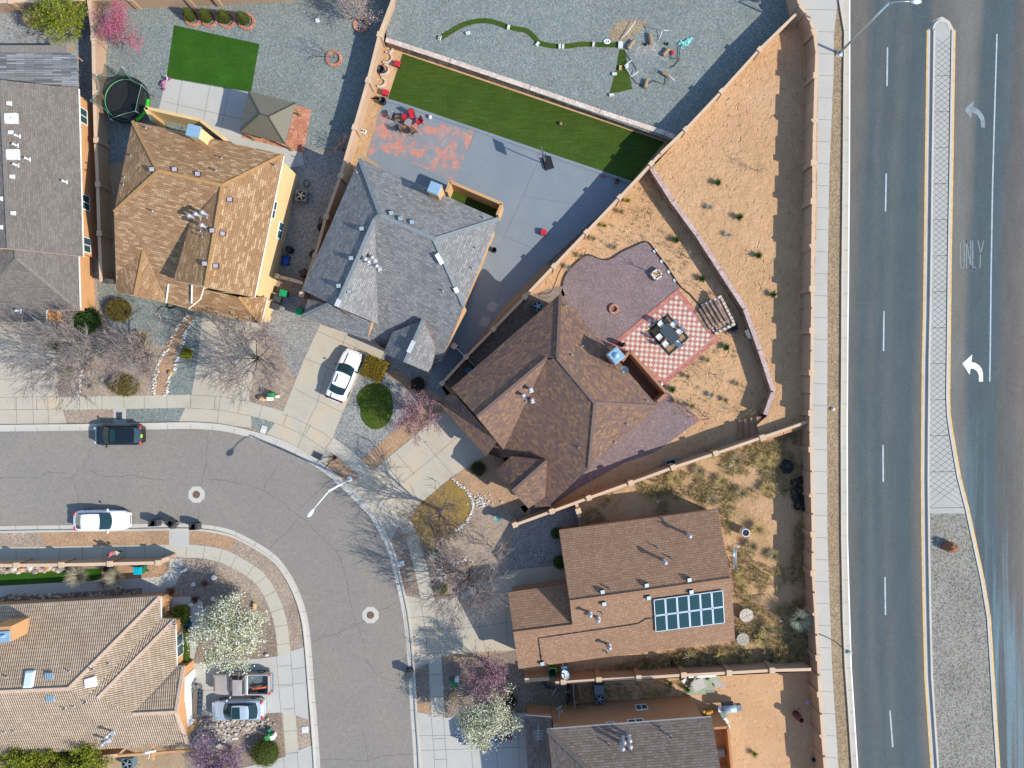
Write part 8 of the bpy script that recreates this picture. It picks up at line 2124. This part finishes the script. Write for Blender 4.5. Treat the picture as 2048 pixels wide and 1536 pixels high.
def two_wheeler(name, label, px, py, rz, cat, motor=False):
 t = thing(name, label, cat, P(px, py), rz)
 for x in (-.62, .62):
  m = MB(); rr = .30; m.tube([(x + rr * math.cos(a), 0, rr + .02 + rr * math.sin(a)) for a in [2 * PI * k / 18 for k in range(19)]], .055 if motor else .03, 6); m.build('wheel', [M['rubber']], t, world=False)
 m = MB(); m.tube([(-.62, 0, .33), (-.2, 0, .6), (.35, 0, .72), (.62, 0, .33)], .05 if motor else .03, 6); m.tube([(-.2, 0, .6), (.05, 0, .3), (.35, 0, .7)], .05, 6)
 if motor: m.ball((.05, 0, .45), (.26, .15, .2), 8); m.ball((.15, 0, .80), (.24, .13, .12), 8)
 m.build('frame', [M['black_m'] if motor else m_plain('bike_frame', (.05, .05, .09), .4)], t, world=False)
 m = MB(); m.ball((-.28, 0, .78 if motor else .85), (.30, .12, .06), 8); m.build('seat', [M['black']], t, world=False)
 m = MB(); m.tube([(.42, -.34, 1.0), (.48, 0, .95), (.42, .34, 1.0)], .022, 5); m.tube([(.48, 0, .95), (.6, 0, .4)], .03, 5); m.build('handlebar', [M['chrome']], t, world=False)
 return t
two_wheeler('motorbike', 'black motorbike parked beside the wooden gate', 1135, 1385, PI / 2 - .05, 'motorbike', True)
two_wheeler('bicycle', 'bicycle leaning near the detached wall stub', 1099, 1369, -.5, 'bicycle')
# ---------------------------------------------------------------- corner house
t = thing('workbench', 'long dark tool bench against the white garage wall', 'bench', P(396, 1396)); m = MB()
m.box(P(394, 1404, .55), (.42, 2.6, 1.0), -.05); m.build('cabinet', [m_plain('bench_brown', (.13, .105, .085), .8)], t)
m = MB(); m.box(P(401, 1405, .95), (.34, 2.3, .12), -.06)
for k in range(4): m.box(P(400, 1390 + k * 9, 1.05), (.22, .30, .1), -.3)
m.build('panel_rack', [m_plain('rack_blue', (.05, .08, .12), .3, .3)], t)
m = MB()
for x, y, s in ((386, 1380, .3), (393, 1378, .34), (397, 1372, .3), (389, 1371, .26)): m.box(P(x, y, .8), (s, s * 1.1, .4), .4)
m.build('tool_box', [m_plain('tool_grey', (.17, .17, .16), .6)], t)
barrel('plant_pot', 'dark blue pot between the two hedge parts', 372, 1253, .30, .6, m_plain('blue_glaze', (.01, .07, .13), .3), 'pot')
t = thing('garden_statue', 'small white animal statue beside the entry walk', 'statue', P(372, 1139), .5); m = MB(); m.ball((0, 0, .25), (.24, .13, .14), 10); m.ball((-.26, 0, .38), (.10, .09, .10), 8); m.tube([(-.12, 0, .3), (-.24, 0, .38)], .07, 6)
for x in (-.13, .13):
 for y in (-.07, .07): m.tube([(x, y, 0), (x, y, .2)], .04, 6)
m.build('figure', [M['white']], t, world=False)
t = thing('bird_bath', 'green urn shaped bird bath on tan gravel near the wall end', 'bird bath', P(995, 1034)); m = MB(); m.lathe((0, 0, 0), [(.26, 0), (.22, .08), (.09, .16), (.08, .62), (.16, .74), (.32, .86), (.30, .86), (.14, .78), (.001, .77)], 18); m.build('basin', [m_plain('verdigris', (.15, .28, .22), .6, var=.2)], t, world=False)
barrel('dark_planter', 'round dark planter half shaded beside the pavement wall', 212, 1136, .35, .4, M['black'], 'planter')
t = thing('potted_plant', 'white pot with orange plant on the shaded entry walk', 'pot plant', P(240, 1175)); m = MB(); m.lathe((0, 0, 0), [(.16, 0), (.24, .4), (.20, .4), (.18, .32), (.001, .32)], 14); m.build('pot', [M['white']], t, world=False)
m = MB(); tuft(m, random.Random(3), (0.1, 0.05, .3), .5, 60, .45, .03); m.build('leaves', [LF['straw']], t, world=False)
t = thing('water_heater', 'white tank lying along the porch beam at the bottom', 'tank', P(300, 1503)); m = MB(); m.tube([P(286, 1506, 2.7), P(296, 1504, 2.72), P(312, 1502, 2.7)], [.10, .13, .06], 10); m.build('tank', [M['white_m']], t)
m = MB(); m.tube([P(300, 1504, 2.7), P(298, 1514, 2.3), P(297, 1518, 2.3)], .03, 5); m.build('pipe', [M['white_m']], t)
for x, y, lb in ((1072, 1111, 'left of two small pale stones on the dark shaded gravel'), (1085, 1109, 'right of two small pale stones on the dark shaded gravel')): rock(lb, x, y, .06, .06, .1, M['white'], int(x), name='pebble_stone')
# ---------------------------------------------------------------- the walker on the pavement
def person(px, py, rz):
 t = thing('person', 'person in pink-red shirt and tan shorts walking along the pavement wall with a sheet', 'person', P(px, py, .03), rz)
 J = {'pelvis': ((0, 0, .95), .135), 'waist': ((.0, 0, 1.08), .115), 'chest': ((.02, 0, 1.30), .135), 'neck': ((.03, 0, 1.48), .05), 'chin': ((.05, 0, 1.56), .065), 'head': ((.055, 0, 1.66), .095), 'crown': ((.045, 0, 1.735), .06),
   'nose': ((.165, 0, 1.645), .014)}
 E = [('pelvis', 'waist'), ('waist', 'chest'), ('chest', 'neck'), ('neck', 'chin'), ('chin', 'head'), ('head', 'crown'), ('head', 'nose')]
 for s, n in ((1, 'l'), (-1, 'r')):
  f = .24 * s
  J.update({n + 'hip': ((0, s * .09, .90), .10), n + 'knee': ((f * .55 + .03, s * .10, .50), .062), n + 'ankle': ((f - .06, s * .10, .09), .04), n + 'toe': ((f + .12, s * .115, .03), .035),
      n + 'sh': ((.01, s * .18, 1.40), .06), n + 'ear': ((.05, s * .095, 1.65), .018)})
  E += [('pelvis', n + 'hip'), (n + 'hip', n + 'knee'), (n + 'knee', n + 'ankle'), (n + 'ankle', n + 'toe'), ('chest', n + 'sh'), ('head', n + 'ear')]
  if s > 0: el, wr, d = (.06, .27, 1.16), (.27, .20, 1.16), Vector((.9, -.2, .05)).normalized()
  else: el, wr, d = (-.06, -.25, 1.13), (.05, -.27, .90), Vector((.25, 0, -1)).normalized()
  J.update({n + 'el': (el, .042), n + 'wr': (wr, .028), n + 'palm': (tuple(Vector(wr) + d * .07), .032)})
  E += [(n + 'sh', n + 'el'), (n + 'el', n + 'wr'), (n + 'wr', n + 'palm')]
  pm = Vector(wr) + d * .07; side = d.cross(Vector((0, 1, 0))).normalized()
  for k, ln in enumerate((.065, .075, .07, .055)):
   b = pm + side * (.03 - .02 * k) + d * .02
   J[n + 'f%d' % k] = (tuple(b + d * ln * .5), .009); J[n + 'g%d' % k] = (tuple(b + d * ln + Vector((0, -s * .012, 0))), .008)
   E += [(n + 'palm', n + 'f%d' % k), (n + 'f%d' % k, n + 'g%d' % k)]
  J[n + 'th'] = (tuple(Vector(wr) + d * .03 + side * .05), .010); J[n + 'ti'] = (tuple(Vector(wr) + d * .075 + side * .062), .009)
  E += [(n + 'wr', n + 'th'), (n + 'th', n + 'ti')]
 names = list(J); me = bpy.data.meshes.new('body')
 me.from_pydata([J[k][0] for k in names], [(names.index(a), names.index(b)) for a, b in E], [])
 o = bpy.data.objects.new('body', me); COL.objects.link(o); o.parent = t
 md = o.modifiers.new('skin', 'SKIN'); md.use_smooth_shade = True
 for i, k in enumerate(names): me.skin_vertices[0].data[i].radius = (J[k][1],) * 2
 me.skin_vertices[0].data[0].use_root = True
 o.modifiers.new('sub', 'SUBSURF').levels = 1
 dg = bpy.context.evaluated_depsgraph_get(); nm = bpy.data.meshes.new_from_object(o.evaluated_get(dg))
 o.modifiers.clear(); o.data = nm; nm.name = 'body'
 skin = m_plain('skin', (.42, .22, .15), .6); legs = m_plain('dark_leggings', (.025, .03, .05), .8)
 nm.materials.clear(); nm.materials.append(skin); nm.materials.append(legs)
 for p in nm.polygons:
  p.use_smooth = True
  if p.center.z < .62: p.material_index = 1
 def hull(name, rings, mat, n=14):
  m = MB(); rows = [[(cx + rx * math.cos(2 * PI * k / n), cy + ry * math.sin(2 * PI * k / n), z) for k in range(n)] for cx, cy, z, rx, ry in rings]
  for a, b in zip(rows, rows[1:]):
   for k in range(n): m.face([a[k], a[(k + 1) % n], b[(k + 1) % n], b[k]], 0, None, True)
  return m.build(name, [mat], t, world=False)
 sh_ = hull('shirt', [(0, 0, .92, .165, .19), (0, 0, 1.08, .14, .175), (.02, 0, 1.28, .155, .20), (.015, 0, 1.40, .125, .225), (.02, 0, 1.47, .075, .10)], m_plain('pink_red_shirt', (.42, .12, .12), .85, var=.2, scale=12))
 m = MB()
 for s, el in ((1, (.045, .25, 1.22)), (-1, (-.045, -.235, 1.20))): m.tube([(.01, s * .17, 1.41), (.02, s * .215, 1.33), el], [.078, .072, .066], 10)
 m.build('sleeve', sh_.data.materials[0], t, world=False)
 m = MB()
 m.tube([(0, 0, .98), (0, 0, .86)], [.165, .175], 12)
 for s in (1, -1): m.tube([(0, s * .09, .92), (.24 * s * .5 + .02, s * .10, .56)], [.12, .105], 12)
 m.build('shorts', [m_plain('tan_shorts', (.50, .36, .24), .85)], t, world=False)
 m = MB(); m.ball((.035, 0, 1.69), (.112, .105, .095), 14, 0, 8); m.ball((-.075, 0, 1.64), (.05, .06, .07), 8); m.build('hair', [m_plain('dark_hair', (.025, .016, .012), .6)], t, world=False)
 m = MB()
 for s in (1, -1): m.ball((.142, s * .034, 1.675), .014, 8)
 m.build('eyes', [m_plain('eye_dark', (.03, .025, .02), .3)], t, world=False)
 m = MB(); m.ball((.142, 0, 1.60), (.01, .025, .008), 8); m.build('mouth', [m_plain('lips', (.35, .12, .1), .5)], t, world=False)
 m = MB()
 for s in (1, -1): m.ball((.24 * s + .02, s * .11, .045), (.14, .055, .05), 10)
 m.build('shoes', [M['black']], t, world=False)
 return t
person(236, 1102, math.radians(-25))
p = P(231, 1106, 1.1)
m = MB(); w0 = Vector((p.x, p.y, 1.14)) + Vector((.0, .0, 0)); m.prism([(w0.x - .02, w0.y + .24), (w0.x + .42, w0.y + .06), (w0.x + .10, w0.y - .22)], 1.13, 1.16)
tag(m.build('paper_sheet', [m_plain('tan_card', (.56, .43, .31), .9)], at=w0), 'tan triangular sheet held by the walking person', 'sheet')
SKY, SUN, EXPO = .15, 3.1, .98
# ---------------------------------------------------------------- camera, sky and sun
cam = bpy.data.cameras.new('camera'); co = bpy.data.objects.new('camera', cam); COL.objects.link(co)
co.location = (0, 0, H); co.rotation_euler = (0, 0, 0)
cam.sensor_fit = 'HORIZONTAL'; cam.sensor_width = 36.0
cam.lens = 36.0 * H / (2048 / S)
cam.clip_start = 1.0; cam.clip_end = 3000.0
SC.camera = co
SUN_EL = math.radians(36.0)
sx, sy = .915, -.403
w = bpy.data.worlds.new('World'); SC.world = w; w.use_nodes = True
nt = w.node_tree; bg = nt.nodes['Background']
sk = nt.nodes.new('ShaderNodeTexSky'); sk.sky_type = 'NISHITA'; sk.sun_disc = False
sk.sun_elevation = SUN_EL; sk.sun_rotation = math.atan2(sx, sy)
sk.altitude = 1600; sk.air_density = 1.0; sk.dust_density = .6; sk.ozone_density = 1.0
nt.links.new(sk.outputs[0], bg.inputs[0]); bg.inputs[1].default_value = SKY
L = bpy.data.lights.new('sun', 'SUN'); L.energy = SUN; L.angle = math.radians(.55); L.color = (1.0, .945, .86)
lo = bpy.data.objects.new('sun', L); COL.objects.link(lo); lo.location = (60, -30, 80)
d = Vector((sx * math.cos(SUN_EL), sy * math.cos(SUN_EL), math.sin(SUN_EL)))
lo.rotation_euler = d.to_track_quat('Z', 'Y').to_euler()
vs = SC.view_settings; vs.view_transform = 'Standard'; vs.look = 'None'; vs.gamma = 1.0; vs.exposure = EXPO; vs.use_curve_mapping = False
SC.render.engine = 'CYCLES'
SC.cycles.max_bounces = 5; SC.cycles.diffuse_bounces = 2; SC.cycles.glossy_bounces = 2; SC.cycles.transmission_bounces = 3; SC.cycles.transparent_max_bounces = 6
SC.cycles.use_denoising = True
